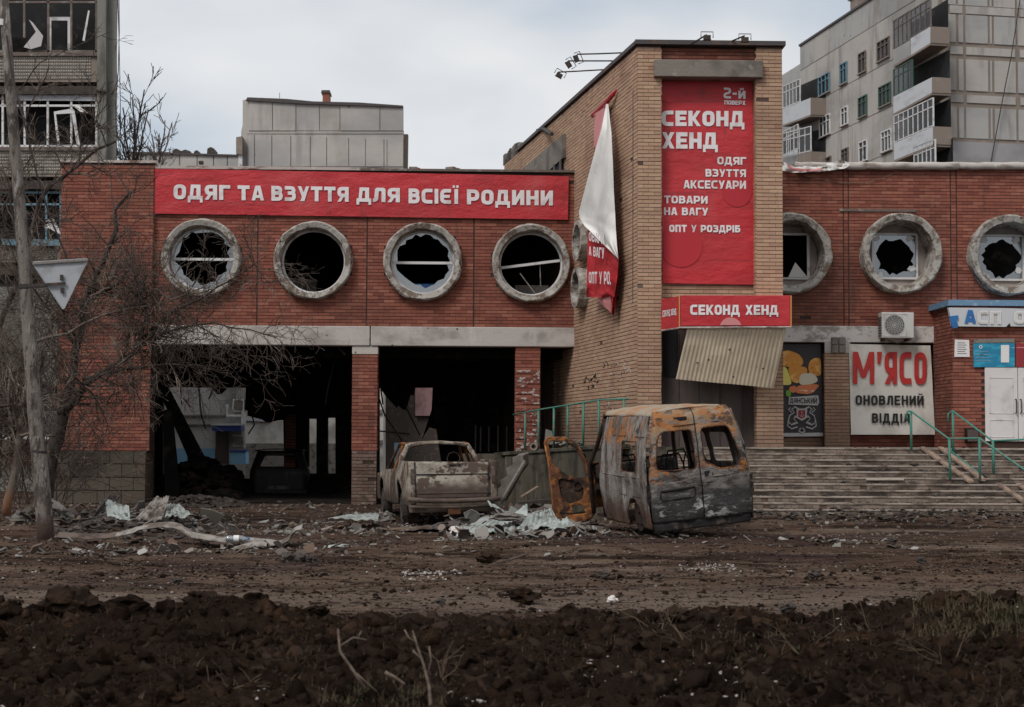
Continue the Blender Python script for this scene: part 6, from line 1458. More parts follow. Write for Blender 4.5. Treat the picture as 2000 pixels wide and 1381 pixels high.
sheet('roof', [(-1,.10),(1,.10),(1,3.0),(-1,3.0)], [], lambda u, y: (u*(vh(VT)+.00), y+.10, VT-.01+.05*(1-u*u)-.04*max(0,(.3-y)/.3)**2-.05*max(0,(abs(u)-.8)/.2)**2+.015*mn.noise(V(u*3,y*2,7))), M['van_roof'], van, .12, .02)
MB().box(-.78,.78,.1,3.6,.06,.10).build('floor_pan', M['rust_dark'], van, local=True)
for sx in (-1, 1):
    MB().tube([(sx*.80,2.92,.1),(sx*.82,2.92,.9),(sx*.66,2.82,1.76)], .045, 8).build('pillar', M['rust_dark'], van, local=True, smooth=True)
    MB().tube([(sx*.80,3.75,.1),(sx*.80,3.75,.95),(sx*.70,3.45,1.30),(sx*.62,3.0,1.82)], .04, 8).build('pillar', M['rust_dark'], van, local=True, smooth=True)
MB().tube([(-.66,3.0,1.82),(.66,3.0,1.82)], .04, 6).build('roof_bow', M['rust'], van, local=True)
sheet('bonnet', [(-1,3.72),(1,3.72),(.92,4.25),(-.92,4.25)], [], lambda u, y: (u*.78, y, .98-.32*((y-3.72)/.53)**1.6), M['rust'], van, .12, .02)
sheet('front_panel', [(-1,.15),(1,.15),(1,.68),(-1,.68)], [], lambda u, z: (u*.76, 4.25-.1*abs(u)**3, z), M['rust'], van, .15, .02)
for sx in (-1, 1): sheet('wing', [(3.76,.1),(4.25,.1),(4.25,.66),(3.76,.96)], [], lambda y, z: (sx*.78, y, z), M['rust'], van, .12, .02)
MB().box(-.72,.72,3.45,3.7,.7,.95).build('dashboard', M['char'], van, local=True, bevel=.04)
for (x_, y_) in ((-.42,1.5),(.02,1.5),(-.45,2.55),(.45,2.55),(.42,1.5)):
    f = MB()
    f.tube([(x_-.2,y_,.35),(x_-.2,y_,.95),(x_-.14,y_+.02,1.12),(x_+.14,y_+.02,1.12),(x_+.2,y_,.95),(x_+.2,y_,.35)], .016, 6)
    f.build('seat_frame', M['char'], van, local=True)
    MB().tube([(x_-.2,y_,.8),(x_+.2,y_,.8)], .012, 5).build('seat_bar', M['char'], van, local=True)
MB().lathe(V(-.35,3.2,.95), V(0,-.8,.6).normalized(), [(.17,-.012),(.195,-.012),(.195,.012),(.17,.012)], 20).build('steering_wheel', M['char'], van, local=True)
MB().lathe(V(-.70,.95,.24), V(1,0,0), [(.05,-.08),(.26,-.08),(.28,-.03),(.28,.08),(.22,.1),(.05,.1)], 24).build('brake_drum', M['rust_dark'], van, local=True)
MB().lathe(V(.70,.95,.20), V(1,0,0), [(.05,-.08),(.26,-.08),(.28,-.03),(.28,.08),(.22,.1),(.05,.1)], 24).build('brake_drum', M['rust_dark'], van, local=True)
MB().tube([(-.7,.95,.22),(.7,.95,.18)], .05, 8).build('axle', M['char'], van, local=True)
# open front door
YD = 29.2
dpts = rnd([(1082,1021),(1078,960),(1071,900),(1063,862),(1070,853),(1104,853),(1126,866),(1150,905),(1163,935),(1164,1000),(1150,1018),(1120,1022)], 7, True, 3)
hole = rnd([(1071,866),(1076,861),(1103,861),(1121,872),(1142,908),(1146,932),(1120,932),(1092,918),(1077,898)], 6, True, 3)
dv_ = MB()
def dmap(d0):
    return lambda a, b_: P(a, b_, YD+d0+.025*mn.noise(V(a*.05, b_*.05, 2)))
def dsheet(name, outer, holes, m, d0, step=5):
    vs, fs = tri2d([tuple(p) for p in outer], [[tuple(p) for p in h] for h in holes], step)
    f = dmap(d0); me = bpy.data.meshes.new(name); me.from_pydata([tuple(f(v.x, v.y)) for v in vs], [], fs); me.materials.append(m)
    me.polygons.foreach_set('use_smooth', [True]*len(fs)); me.update(); o = link(name, me, van); md = o.modifiers.new('t', 'SOLIDIFY'); md.thickness = .05; return o
h2 = rnd([(1090,935),(1130,940),(1142,955),(1138,975),(1110,985),(1096,970)], 6, True, 3)
h3 = rnd([(1116,990),(1130,985),(1144,990),(1140,1004),(1118,1004)], 5, True, 3)
h4 = rnd([(1084,935),(1088,945),(1085,955)], 2, True, 2)
dsheet('front_door', dpts, [hole, h2, h3], M['rust'], 0)
inner = rnd([(1090,932),(1160,940),(1160,998),(1146,1014),(1108,1016),(1098,985)], 6, True, 3)
dsheet('door_inner', inner, [h3], M['rust_dark'], .035)
MB().tube([P(a, b_, YD-.03) for a, b_ in ((1082,1018),(1078,960),(1071,900),(1064,864),(1070,855),(1104,855),(1126,868),(1150,907))], .022, 6).build('door_frame', M['rust_bright'], van, smooth=True)
MB().tube([P(a, b_, YD-.03) for a, b_ in ((1076,908),(1092,922),(1120,934),(1160,938))], .014, 6).build('belt_line', M['rust_dark'], van, smooth=True)
MB().tube([P(a, b_, YD-.04) for a, b_ in ((1094,1000),(1110,1003),(1145,1000))], .02, 6).build('door_brace', M['rust_dark'], van, smooth=True)
for c_ in ((1142,965),(1128,948)): MB().lathe(P(c_[0], c_[1], YD-.01), V(0,-1,0), [(.06,0),(.06,.03),(.085,.03),(.085,0)], 18).build('speaker_ring', M['rust_dark'], van)
for b_ in (915, 950): MB().quadbox([P(1158,b_+6,YD-.04), P(1172,b_+6,YD-.04), P(1172,b_-6,YD-.04), P(1158,b_-6,YD-.04)], V(0,.05,0)).build('hinge', M['rust_dark'], van)
# ------------------------------------------------------------------ burnt pickup
pk = empty('burnt_pickup', V(P(886, 1024, 31).x, 31, -.095), 'burnt out pale pickup truck with open cab windows and tailgate towards the road', 'pickup truck', rot=(0, math.radians(-1.0), math.radians(10)))
HW = .86
def gate(u, z):
    y = .0 + .03*math.sin(z*9) *0 + .02*max(0,(.62-z)) + .01*mn.noise(V(u*3,z*3,1)) + .03*math.exp(-((z-.93)/.02)**2)
    return (u, y-.0, z)
sheet('tailgate', [(-.70,.50),(.66,.50),(.68,1.17),(-.72,1.20)], [], gate, M['pk_gate'], pk, .06, .03)
MB().tube([V(*gate(-.70,.955))+V(0,-.02,0), V(*gate(0,.95))+V(0,-.02,0), V(*gate(.67,.945))+V(0,-.02,0)], .012, 5).build('crease', M['char'], pk, local=True)
MB().tube([V(*gate(-.70,.60))+V(0,-.02,0), V(*gate(.67,.60))+V(0,-.02,0)], .010, 5).build('crease', M['pk_gate'], pk, local=True)
MB().box(-.08,.14,-.035,.02,1.10,1.14).build('handle_slot', M['char'], pk, local=True)
MB().tube([(-.715,-.02,.5),(-.73,-.02,1.19)], .012, 5).build('gap', M['char'], pk, local=True); MB().tube([(.675,-.02,.5),(.69,-.02,1.17)], .012, 5).build('gap', M['char'], pk, local=True)
def pside(sg, flare=True):
    def f(y, z):
        x = HW - .05*max(0,(z-.8)/.4)**1.5 - .03*max(0,(.5-z)/.3)
        if flare: x += .05*math.exp(-((y-1.0)/.45)**2)*math.exp(-((z-.75)/.25)**2)
        x -= .07*max(0,(.12-y)/.12)**2
        return (sg*(x+.012*mn.noise(V(y*2,z*2,4))), y, z)
    return f
def arc_out(y0, y1, zb, zt, cy, r, zt1=None):
    zt1 = zt1 or zt
    return [(y0,zb)] + ([(cy-r,zb)] if cy-r > y0 else []) + [(cy-r*math.cos(math.pi*i/12), zb+.12+r*.95*math.sin(math.pi*i/12)) for i in range(13)] + [(cy+r,zb),(y1,zb),(y1,zt1),(y0,zt)]
for sg_ in (-1, 1):
    f = pside(sg_)
    sheet('bed_side', arc_out(.0, 1.62, .36, 1.20, 1.0, .38), [], f, M['pk_body'], pk, .07, .025)
    sheet('corner_post', [(.0,.40),(.14,.40),(.14,1.2),(.0,1.2)], [], lambda t, z: (sg_*(HW-.14+t), -.0+.06*(t/.14)**3, z), M['pk_body'], pk, .05, .02)
    MB().box(min(sg_*.73,sg_*.81), max(sg_*.73,sg_*.81), -.03, .0, .78, 1.06).build('tail_lamp_hole', M['pk_low'], pk, local=True, bevel=.01)
    g_ = pside(sg_, False)
    sheet('rear_door', [(1.66,.34),(2.42,.34),(2.42,1.02),(1.66,1.04)], [], g_, M['pk_body'], pk, .08, .025)
    sheet('front_door', [(2.45,.34),(3.35,.34),(3.35,1.0),(2.45,1.02)], [], g_, M['pk_body'], pk, .08, .025)
    sheet('wing', arc_out(3.38, 4.75, .34, 1.0, 4.0, .38, .88), [], g_, M['pk_body'], pk, .08, .025)
    for (y0, y1) in ((1.64,1.64),(2.435,2.435),(3.365,3.365)):
        MB().tube([V(*g_(y0,.36))+V(sg_*.005,0,0), V(*g_(y0,.7))+V(sg_*.005,0,0), V(*g_(y0,1.02))+V(sg_*.005,0,0)], .016, 5).build('door_gap', M['char'], pk, local=True)
    # cab pillars and window frames
    MB().tube([(sg_*.80,1.62,1.0),(sg_*.74,1.72,1.25),(sg_*.60,1.86,1.50)], [.065,.055,.045], 8).build('rear_pillar', M['pk_body'], pk, local=True, smooth=True)
    MB().tube([(sg_*.80,2.43,1.0),(sg_*.62,2.42,1.50)], .028, 6).build('pillar', M['rust'], pk, local=True)
    MB().tube([(sg_*.81,3.45,.98),(sg_*.62,2.95,1.50)], .03, 6).build('front_pillar', M['rust'], pk, local=True)
    for yy in (1.95, 2.30, 2.56): MB().tube([(sg_*.80,yy,1.0),(sg_*.625,yy+.03,1.48)], .012, 5).build('window_channel', M['rust'], pk, local=True)
    MB().tube([(sg_*.60,1.86,1.50),(sg_*.615,2.4,1.53),(sg_*.62,2.95,1.50)], .035, 6).build('roof_rail', M['rust'], pk, local=True, smooth=True)
    for yy in (1.0, 4.0):
        MB().lathe(V(sg_*.76,yy,.30), V(1,0,0), [(.06,-.09),(.20,-.09),(.21,-.05),(.30,-.08),(.315,0),(.30,.08),(.21,.05),(.20,.09),(.06,.09)], 28, .012, yy).build('wheel', M['tyre'], pk, local=True)
sheet('cab_roof', [(-1,1.84),(1,1.84),(1,3.0),(-1,3.0)], [], lambda u, y: (u*.62, y-.05*u*u, 1.535-.045*u*u+.03*math.sin(math.pi*min(max((y-1.84)/1.16,0),1))+.008*mn.noise(V(u*3,y*3,2))), M['pk_body'], pk, .1, .03)
MB().tube([(-.60,1.84,1.47),(-.3,1.80,1.525),(0,1.79,1.54),(.3,1.80,1.525),(.60,1.84,1.47)], .032, 8).build('roof_edge', M['pk_body'], pk, local=True, smooth=True)
MB().box(-.74,.74,1.62,1.68,.5,1.10).build('cab_back', M['rust_bright'], pk, local=True, bevel=.015)
MB().box(-.8,.8,.1,1.6,.55,.58).build('bed_floor', M['char'], pk, local=True); MB().box(-.8,.8,1.7,3.4,.36,.40).build('floor_pan', M['char'], pk, local=True)
MB().box(-.76,.76,3.3,3.6,.7,.98).build('dashboard', M['char'], pk, local=True, bevel=.03)
sheet('bonnet', [(-1,3.45),(1,3.45),(.95,4.75),(-.95,4.75)], [], lambda u, y: (u*.8, y, 1.0-.12*((y-3.45)/1.3)**2-.03*u*u), M['pk_body'], pk, .15, .02)
MB().box(-.8,.8,4.7,4.78,.4,.86).build('grille_panel', M['char'], pk, local=True, bevel=.02)
for x_ in (-.36, .34):
    MB().lathe(V(x_,1.98,1.22), V(0,1,0), [(.125,-.008),(.14,-.008),(.14,.008),(.125,.008)], 8).build('seat_ring', M['pk_low'], pk, local=True)
    MB().tube([(x_-.22,2.1,.5),(x_-.22,2.12,1.1),(x_+.22,2.12,1.1),(x_+.22,2.1,.5)], .016, 5).build('seat_frame', M['char'], pk, local=True)
MB().tube([(-.88,-.12,.50),(-.6,-.15,.47),(0,-.16,.455),(.6,-.14,.47),(.88,-.1,.48)], .045, 8).build('bumper', M['pk_low'], pk, local=True, smooth=True)
sheet('lower_valance', [(-.84,.24),(.84,.24),(.86,.50),(-.86,.50)], [], lambda u, z: (u, .0+.05*math.sin(z*20)*.4+.02*mn.noise(V(u*4,z*4,3)), z), M['pk_low'], pk, .06, .02)
MB().tube([(-.84,-.10,.36),(0,-.13,.34),(.84,-.10,.36)], .03, 8).build('bumper_bar', M['pk_low'], pk, local=True, smooth=True)
MB().box(-.12,.12,-.14,-.08,.20,.34).build('tow_bracket', M['rust'], pk, local=True, bevel=.01)
MB().box(-.5,-.35,.1,4.5,.3,.42).build('chassis_rail', M['char'], pk, local=True); MB().box(.35,.5,.1,4.5,.3,.42).build('chassis_rail', M['char'], pk, local=True)
MB().tube([(-.76,1.0,.3),(.76,1.0,.3)], .05, 8).build('axle', M['char'], pk, local=True)
# ------------------------------------------------------------------ burnt car in the hall
car = empty('burnt_car', P(544, 986, 45.0), 'blackened car shell standing inside the dark burnt hall', 'car', rot=(0,0,math.radians(4)))
pr_ = [(-.02,.35),(-.05,.6),(0,.95),(.12,1.28),(.3,1.46),(1.6,1.5),(2.2,1.42),(2.9,1.02),(3.8,.92),(4.1,.7),(4.1,.35)]
def chw(z): return .78-.20*max(0,(z-.9)/.6)
sheet('body_rear', [(-1,.32),(1,.32),(1,1.46),(-1,1.46)], [rr([(-.72,1.02),(.72,1.02),(.62,1.34),(-.62,1.34)], .06)], lambda u, z: (u*chw(z), .30*max(0,(z-.85)/.6)**1.4+.12*max(0,(abs(u)-.8)/.2)**2, z), M['soot_car'], car, .08, .03)
for sg_ in (-1, 1):
    sheet('body_side', [(.1,.3),(.45,.3),(.6,.6),(.9,.66),(1.1,.3),(2.9,.3),(3.0,.6),(3.3,.66),(3.5,.3),(4.1,.3),(4.1,.8),(3.0,.98),(2.3,1.44),(.35,1.46),(.1,1.0)], [rr([(.5,1.0),(1.3,1.0),(1.3,1.36),(.6,1.36)], .05), rr([(1.4,1.0),(2.7,1.0),(2.2,1.36),(1.4,1.36)], .05)], lambda y, z: (sg_*chw(z), y, z), M['soot_car'], car, .1, .03)
    for yy in (.78, 3.25): MB().lathe(V(sg_*.68,yy,.28), V(1,0,0), [(.05,-.09),(.27,-.09),(.29,0),(.27,.09),(.05,.09)], 20).build('wheel', M['char'], car, local=True)
sheet('roof', [(-1,.3),(1,.3),(1,2.3),(-1,2.3)], [], lambda u, y: (u*.66, y, 1.47+.05*(1-u*u)), M['soot_car'], car, .2, .03)
sheet('bonnet', [(-1,3.0),(1,3.0),(1,4.1),(-1,4.1)], [], lambda u, y: (u*.74, y, .98-.16*(y-3.0)), M['soot_car'], car, .25, .03)
MB().box(-.28,.28,-.05,-.02,.42,.52).build('number_plate', M['lump_grey'], car, local=True); MB().box(-.78,.78,-.08,.02,.28,.42).build('bumper', M['soot_car'], car, local=True, bevel=.03)
# ------------------------------------------------------------------ debris
def lumpmesh(seed, r=1.0, sub=1, jit=.35, flat=.7):
    rs = random.Random(seed); t = (1+5**.5)/2
    vs = [V(*v).normalized() for v in ((-1,t,0),(1,t,0),(-1,-t,0),(1,-t,0),(0,-1,t),(0,1,t),(0,-1,-t),(0,1,-t),(t,0,-1),(t,0,1),(-t,0,-1),(-t,0,1))]
    fs = [(0,11,5),(0,5,1),(0,1,7),(0,7,10),(0,10,11),(1,5,9),(5,11,4),(11,10,2),(10,7,6),(7,1,8),(3,9,4),(3,4,2),(3,2,6),(3,6,8),(3,8,9),(4,9,5),(2,4,11),(6,2,10),(8,6,7),(9,8,1)]
    for _ in range(sub):
        c = {}; nf = []
        def mid(a, b_):
            k = (min(a,b_), max(a,b_))
            if k not in c: vs.append(((vs[a]+vs[b_])/2).normalized()); c[k] = len(vs)-1
            return c[k]
        for a, b_, d in fs: x, y, z = mid(a,b_), mid(b_,d), mid(d,a); nf += [(a,x,z),(b_,y,x),(d,z,y),(x,y,z)]
        fs = nf
    out = [v*(r*(1+jit*2*mn.noise(v*1.6+V(seed*3.1,0,0))+jit*.5*rs.uniform(-1,1))) for v in vs]
    return [V(v.x, v.y, v.z*flat) for v in out], fs
def lump(name, px, py, size, m, label, cat='stone', group=None, Y=None, sc=(1,1,1), seed=0, sub=2, jit=.35):
    p = G(px, py, 0) if Y is None else P(px, py, Y)
    zz = hz(p.x, p.y); p.z = zz
    if Y is None:
        p = G(px, py, zz); p.z = zz
    vs, fs = lumpmesh(seed+int(px), size, sub, jit)
    vs = [V(v.x*sc[0], v.y*sc[1], v.z*sc[2]) for v in vs]; zm = min(v.z for v in vs)
    me = bpy.data.meshes.new(name); me.from_pydata([(v.x, v.y, v.z-zm*.72) for v in vs], [], fs); me.materials.append(m); me.update()
    o = bpy.data.objects.new(name, me); COL.objects.link(o); o.location = p; o.rotation_euler.z = random.random()*6; tag(o, label, cat, group); return o
lump('white_rubble', 893, 1047, .15, M['white_lump'], 'white lump of plaster in front of the pale roofing sheet', 'rubble', sc=(1.1,.8,.75))
lump('stone_block', 990, 1004, .28, M['lump_grey'], 'grey slab piece lying on the pale roofing sheet beside the pickup', 'rubble', Y=28.4, sc=(1.4,.8,.35)).location.z += .22
lump('cinder_block', 752, 1020, .17, M['lump_grey'], 'grey broken block beside the left rear wheel of the pickup', 'rubble', sc=(1,.9,.9))
lump('stone', 952, 1098, .12, M['clod'], 'dark stone alone on the road below the white plaster lump', 'stone', sc=(1.3,.8,.8))
lump('stone', 1597, 1016, .14, M['clod'], 'dark lump at the foot of the steps, right of the van', 'stone')
lump('soil_clod', 1023, 1175, .12, M['clod'], 'low clod pressed in the road above the right half of the bank', 'clod', sc=(1.8,.8,.8))
lump('soil_clod', 1540, 1198, .07, M['rubble_dark'], 'round dark clod near the bank edge at right', 'clod')
lump('white_rubble', 1196, 1176, .045, M['white_lump'], 'small white egg shaped lump on the road near the bank', 'rubble')
lump('white_rubble', 1840, 1004, .10, M['white_lump'], 'small white block on the lowest steps at right', 'rubble', sc=(1.8,.5,.4))
lump('root_clod', 130, 1200, .15, M['clod'], 'dark tufted root clod sticking up on the bank at left', 'clod', Y=12.6, sc=(1.5,1,1.2), sub=2, jit=.32)
lump('root_clod', 175, 1215, .11, M['clod'], 'smaller dark clod right beside the tufted root clod', 'clod', Y=12.6, sc=(1.3,1,1), sub=2, jit=.32)
for k, (px, py, s) in enumerate(((250,1205,.10),(390,1192,.10),(500,1196,.10),(620,1212,.07),(900,1200,.07),(1320,1188,.09),(1870,1176,.10),(1960,1170,.11))):
    lump('soil_clod', px, py, s, M['clod'], 'dark soil clod on the crest of the churned bank', 'clod', 'soil clods along the crest of the bank', Y=12.9, seed=k, sub=2, jit=.32, sc=(1.3,1,.8))
for k, (px, py, s) in enumerate(((560,1098,.10),(590,1096,.09),(610,1100,.08),(1180,1130,.06),(1440,1040,.05),(1330,1080,.04),(1590,1128,.07),(860,1180,.05),(345,1140,.05),(1690,1080,.06),(1742,1062,.07),(1800,1100,.06))):
    lump('stone', px, py, s, M['rubble_dark'], 'small dark stone lying loose on the muddy road', 'stone', 'small stones on the road', seed=k)
def flatpile(px, py, w, h, Y, m, label): pass
# roofing sheets
def rsheet(name, q, n, label, m='roof_sheet', seed=1, amp=.014, nz=.07):
    e_ = empty(name, (q[0]+q[1]+q[2]+q[3])/4*1.0, label, 'metal sheet', 'torn pale roofing sheets'); e_.location.z = 0
    corr('sheet', q, n, amp, M[m], e_, nv=10, noise_=nz, seed=seed); return e_
rsheet('roofing_sheet', [P(893,1040,27.9), P(1003,1042,27.6), P(1012,1002,29.8), P(944,1010,30)], 10, 'broad pale green roofing sheet lying flat right of the pickup', seed=2, nz=.05)
rsheet('roofing_sheet', [P(1003,1041,27.4), P(1098,1028,27.6), P(1075,992,29), P(1040,1000,29.2)], 8, 'crumpled pale roofing sheet between the flat sheet and the open van door', seed=5, nz=.12)
rsheet('roofing_sheet', [P(992,1012,29.2), P(1031,1010,29.0), P(1029,984,29.3), P(1022,990,29.6)], 3, 'small upright torn corner of roofing sheet behind the flat one', seed=8, nz=.03)
rsheet('roofing_sheet', [P(1070,1032,27), P(1125,1030,26.9), P(1112,1010,27.5), P(1082,1020,27.6)], 4, 'ragged end of roofing sheet below the open van door', seed=11, nz=.08)
rsheet('roofing_sheet', [P(640,1013,29.5), P(738,1016,29.2), P(740,1003,31), P(690,1005,31.2)], 5, 'narrow pale sheet lying left of the pickup wheels', seed=13, nz=.03)
rsheet('roofing_sheet', [P(210,1012,29.3), P(254,1017,29.2), P(252,990,29.8), P(205,975,30)], 5, 'curled pale green sheet on the rubble heap by the left block', seed=15, nz=.10)
rsheet('roofing_sheet', [P(200,1004,29.6), P(180,1008,29.4), P(215,965,30.2), P(236,972,30.2)], 4, 'dark bent sheet at the left end of the rubble heap', m='cap', seed=17, nz=.08)
rsheet('roofing_sheet', [P(262,1015,29.0), P(315,1017,29.0), P(330,970,30.2), P(300,975,30.4)], 5, 'dirty grey sheet leaning at the corner of the left block', m='strip', seed=19, nz=.10)
rsheet('roofing_sheet', [P(322,1010,28.9), P(372,1008,29.2), P(352,985,31), P(326,986,31)], 5, 'pale crumpled sheet at the edge of the burnt hall opening', seed=21, nz=.10)
rsheet('roofing_sheet', [P(785,1040,28.6), P(895,1026,29.0), P(900,1016,29.6), P(800,1032,29.8)], 4, 'dark bent sheet under the rear bumper of the pickup', m='cap', seed=23, nz=.04)
rsheet('roofing_sheet', [P(960,990,30.5), P(1000,1002,30.0), P(985,1000,30.8), P(950,978,31)], 3, 'twisted pale strip of sheet beside the pickup bumper', seed=25, nz=.06)
# long bent strip
def ribbon(name, pts, wd, Y, m, label, cat):
    e_ = empty(name, P(pts[len(pts)//2][0], pts[len(pts)//2][1], Y), label, cat); vs = []
    W_ = [P(a, b_, Y) for a, b_ in pts]; fine = []
    for i in range(len(W_)-1):
        p0 = W_[max(i-1,0)]; p1 = W_[i]; p2 = W_[i+1]; p3 = W_[min(i+2,len(W_)-1)]
        for k in range(6):
            t = k/6; fine.append(.5*((2*p1)+(-p0+p2)*t+(2*p0-5*p1+4*p2-p3)*t*t+(-p0+3*p1-3*p2+p3)*t**3))
    fine.append(W_[-1])
    for i, p in enumerate(fine):
        for j in range(4): vs.append(p+V(0, wd*j/3, (.06 if j in (1,2) else 0)+.02*mn.noise(V(i*.3, j, 2))))
    fs = [(i*4+j, i*4+j+1, (i+1)*4+j+1, (i+1)*4+j) for i in range(len(fine)-1) for j in range(3)]
    me = bpy.data.meshes.new(name); me.from_pydata(vs, [], fs); me.materials.append(m); me.polygons.foreach_set('use_smooth', [True]*len(fs)); me.update()
    o = link('strip_body', me, e_); md = o.modifiers.new('t', 'SOLIDIFY'); md.thickness = .012
ribbon('bent_strip', [(225,1049),(250,1044),(275,1036),(310,1031),(340,1032),(358,1042),(378,1052),(410,1056)], .42, 25.3, M['strip'], 'long pale bent metal strip arching over the mud right of the pole', 'metal strip')
ribbon('bent_strip', [(372,1050),(420,1058),(470,1061),(505,1062),(540,1066),(562,1058),(572,1042),(590,1034)], .35, 25.0, M['strip'], 'grey strip continuing right, its far end curled upward', 'metal strip')
ribbon('bent_strip', [(450,1080),(480,1072),(500,1068),(520,1070)], .3, 24.6, M['strip'], 'short grey strip in front of the curled end', 'metal strip')
ribbon('bent_strip', [(640,1076),(660,1073),(680,1074)], .25, 24.4, M['roof_sheet'], 'small flat strip right of the curled strip end', 'metal strip')
bo = empty('plastic_bottle', P(462, 1054, 25.0), 'clear plastic bottle lying on the grey strip', 'bottle')
c_ = P(462, 1052, 25.0); MB().lathe(c_, V(1,0,0), [(.0,-.17),(.045,-.16),(.05,-.12),(.046,-.02),(.05,.02),(.05,.08),(.02,.15),(.016,.18),(0,.18)], 16).build('bottle_body', M['bottle'], bo, smooth=True)
MB().lathe(c_, V(1,0,0), [(.0515,-.04),(.0515,.04),(.0505,.04),(.0505,-.04)], 16).build('bottle_label', M['paper'], bo); MB().lathe(c_, V(1,0,0), [(0,.17),(.02,.17),(.02,.20),(0,.20)], 12).build('bottle_cap', M['blue_sign'], bo)
# planks, rods
def plank(p0, p1, w_, t_, m, label, cat='plank', name='plank'):
    o = MB(); d = (p1-p0).normalized(); s = d.cross(V(0,0,1)).normalized()*w_; up = s.cross(d).normalized()*t_
    o.hexa([p0, p1, p1+s, p0+s, p0+up, p1+up, p1+s+up, p0+s+up]); ob = o.build(name, m, None, bevel=.005); tag(ob, label, cat); return ob
plank(P(1016,972,30.5), P(1048,952,30.9), .07, .03, M['wood'], 'broken plank leaning against the retaining wall behind the open van door')
plank(P(765,1035,27.4), P(848,1031,27.2), .08, .03, M['wood'], 'thin brown plank lying under the rear of the pickup')
plank(P(1690,938,31.2), P(1763,938,31.2), .10, .045, M['wood_pale'], 'pale short plank lying on the middle of the steps')
plank(P(103,975,29.6), P(130,995,29.4), .10, .02, M['lump_grey'], 'flat grey board leaning beside the pole foot')
plank(P(946,1108,21.5), P(1030,1084,22.8), .02, .02, M['twig'], 'thin bare stick lying on the road below the van door', 'stick', 'stick')
plank(P(1010,985,30.2), P(1120,975,30.6), .14, .05, M['rubble_dark'], 'charred plank among the roofing sheets below the retaining wall')
plank(P(1150,870,34.6), P(1040,872,35.2), .04, .05, M['lump_grey'], 'bent grey rail lying on the ramp coping behind the van door', 'rail', 'loose_rail') if 0 else None
# broken stair flight leaning against the wall
sf_ = empty('broken_stair_flight', P(985, 985, 33.5), 'broken concrete stair flight leaning between pickup and retaining wall', 'stairs')
prof = [(968,985),(968,958),(980,950),(978,938),(992,930),(990,915),(1002,908),(1002,893),(1020,890),(1022,912),(1008,930),(992,960),(978,984)]
MB().prism([P(a, b_, 33.6) for a, b_ in prof], V(.15,1.0,.05)).build('flight', M['concrete'], sf_, bevel=.01)
MB().tube([P(976,986,33.5), P(996,950,33.5), P(1026,900,33.5)], .045, 6).build('edge_bar', M['lump_grey'], sf_)
# loose things on the ramp
rl = empty('rubble_on_ramp', P(1062, 868, 35.5), 'small round grey pipe end lying on the ramp beside the handrail', 'pipe')
MB().lathe(P(1043,872,35.0), V(-.2,-1,0).normalized(), [(.05,-.3),(.05,.05),(.085,.05),(.085,-.3)], 18).build('pipe', M['concrete'], rl)
bd = empty('broken_board', P(1072, 860, 35.3), 'grey broken board standing on the ramp behind the handrail posts', 'board')
MB().prism([P(a, b_, 35.4) for a, b_ in ((1063,868),(1082,868),(1078,842),(1066,838))], V(0,.04,0)).build('board', M['lump_grey'], bd)
for k, (px, py, s) in enumerate(((1092,862,.10),(1104,866,.12),(1120,868,.10),(1134,866,.08))):
    o = lump('rubble_piece', px, py, s, M['lump_grey'], 'grey rubble piece on the ramp above the open van door', 'rubble', 'rubble pieces on the ramp', Y=35.0, seed=k); o.location = P(px, py+4, 35.0)
# heaps (countless small debris)
def heap(name, boxes, m, n, s0, s1, kind='stuff', lab=None, seed=0, fl=.6):
    rs = random.Random(seed); mb = MB()
    base = [lumpmesh(s+seed, 1, 0, .45, fl) for s in range(6)]
    for (x0, x1, y0, y1, hh) in boxes:
        for _ in range(n):
            a, b_ = rs.random(), rs.random(); x = x0+(x1-x0)*a; y = y0+(y1-y0)*b_
            t = max(0, 1-abs(2*a-1)**2)*max(0, 1-abs(2*b_-1)**2); z = hz(x, y)+hh*t*rs.random()
            s = rs.uniform(s0, s1); vs, fs = base[rs.randrange(6)]; an = rs.random()*6.3; ca, sa = math.cos(an), math.sin(an)
            mb.add([(x+s*(v.x*ca-v.y*sa)*1.2, y+s*(v.x*sa+v.y*ca), z+s*v.z) for v in vs], fs)
    o = mb.build(name, m, None); o['kind'] = kind; return o
def bx(px0, px1, Y0, Y1, h): return (P(px0,900,(Y0+Y1)/2).x, P(px1,900,(Y0+Y1)/2).x, Y0, Y1, h)
heap('rubble_heap', [bx(300,480,40,44,.95), bx(300,490,43,46.4,1.1), bx(600,690,45,46.6,.5), bx(740,860,43,46,.9)], M['soot2'], 500, .06, .2, seed=1)
heap('wall_rubble', [bx(170,400,29.0,31.5,.25), bx(960,1075,30,33,.35), bx(1000,1140,27,29.5,.12)], M['lump_grey'], 260, .02, .07, seed=2)
heap('dark_rubble', [bx(930,1170,29.5,33.5,.3), bx(290,480,36.5,39,.2), bx(960,1060,29,34,.15), bx(120,420,26,31,.15)], M['rubble_dark'], 420, .02, .09, seed=3)
heap('step_dirt', [(4.4,12,29.0,30.4,.14)], M['rubble_dark'], 500, .015, .05, seed=5)
def stepdirt():
    rs = random.Random(9); mb = MB(); base = [lumpmesh(s, 1, 0, .45, .5) for s in range(5)]
    for _ in range(1100):
        k = int(rs.random()**.7*NS); x = rs.uniform(xs0+.1, 13); y = YL0-k*tr+rs.uniform(.03, tr-.02); z = zland-k*rise; s = rs.uniform(.008, .035) if rs.random() < .96 else rs.uniform(.05,.09)
        vs, fs = base[rs.randrange(5)]; mb.add([(x+s*v.x*1.3, y+s*v.y, z+s*.3+s*v.z) for v in vs], fs)
    o = mb.build('dirt_on_steps', M['rubble_dark']); o['kind'] = 'stuff'
stepdirt()
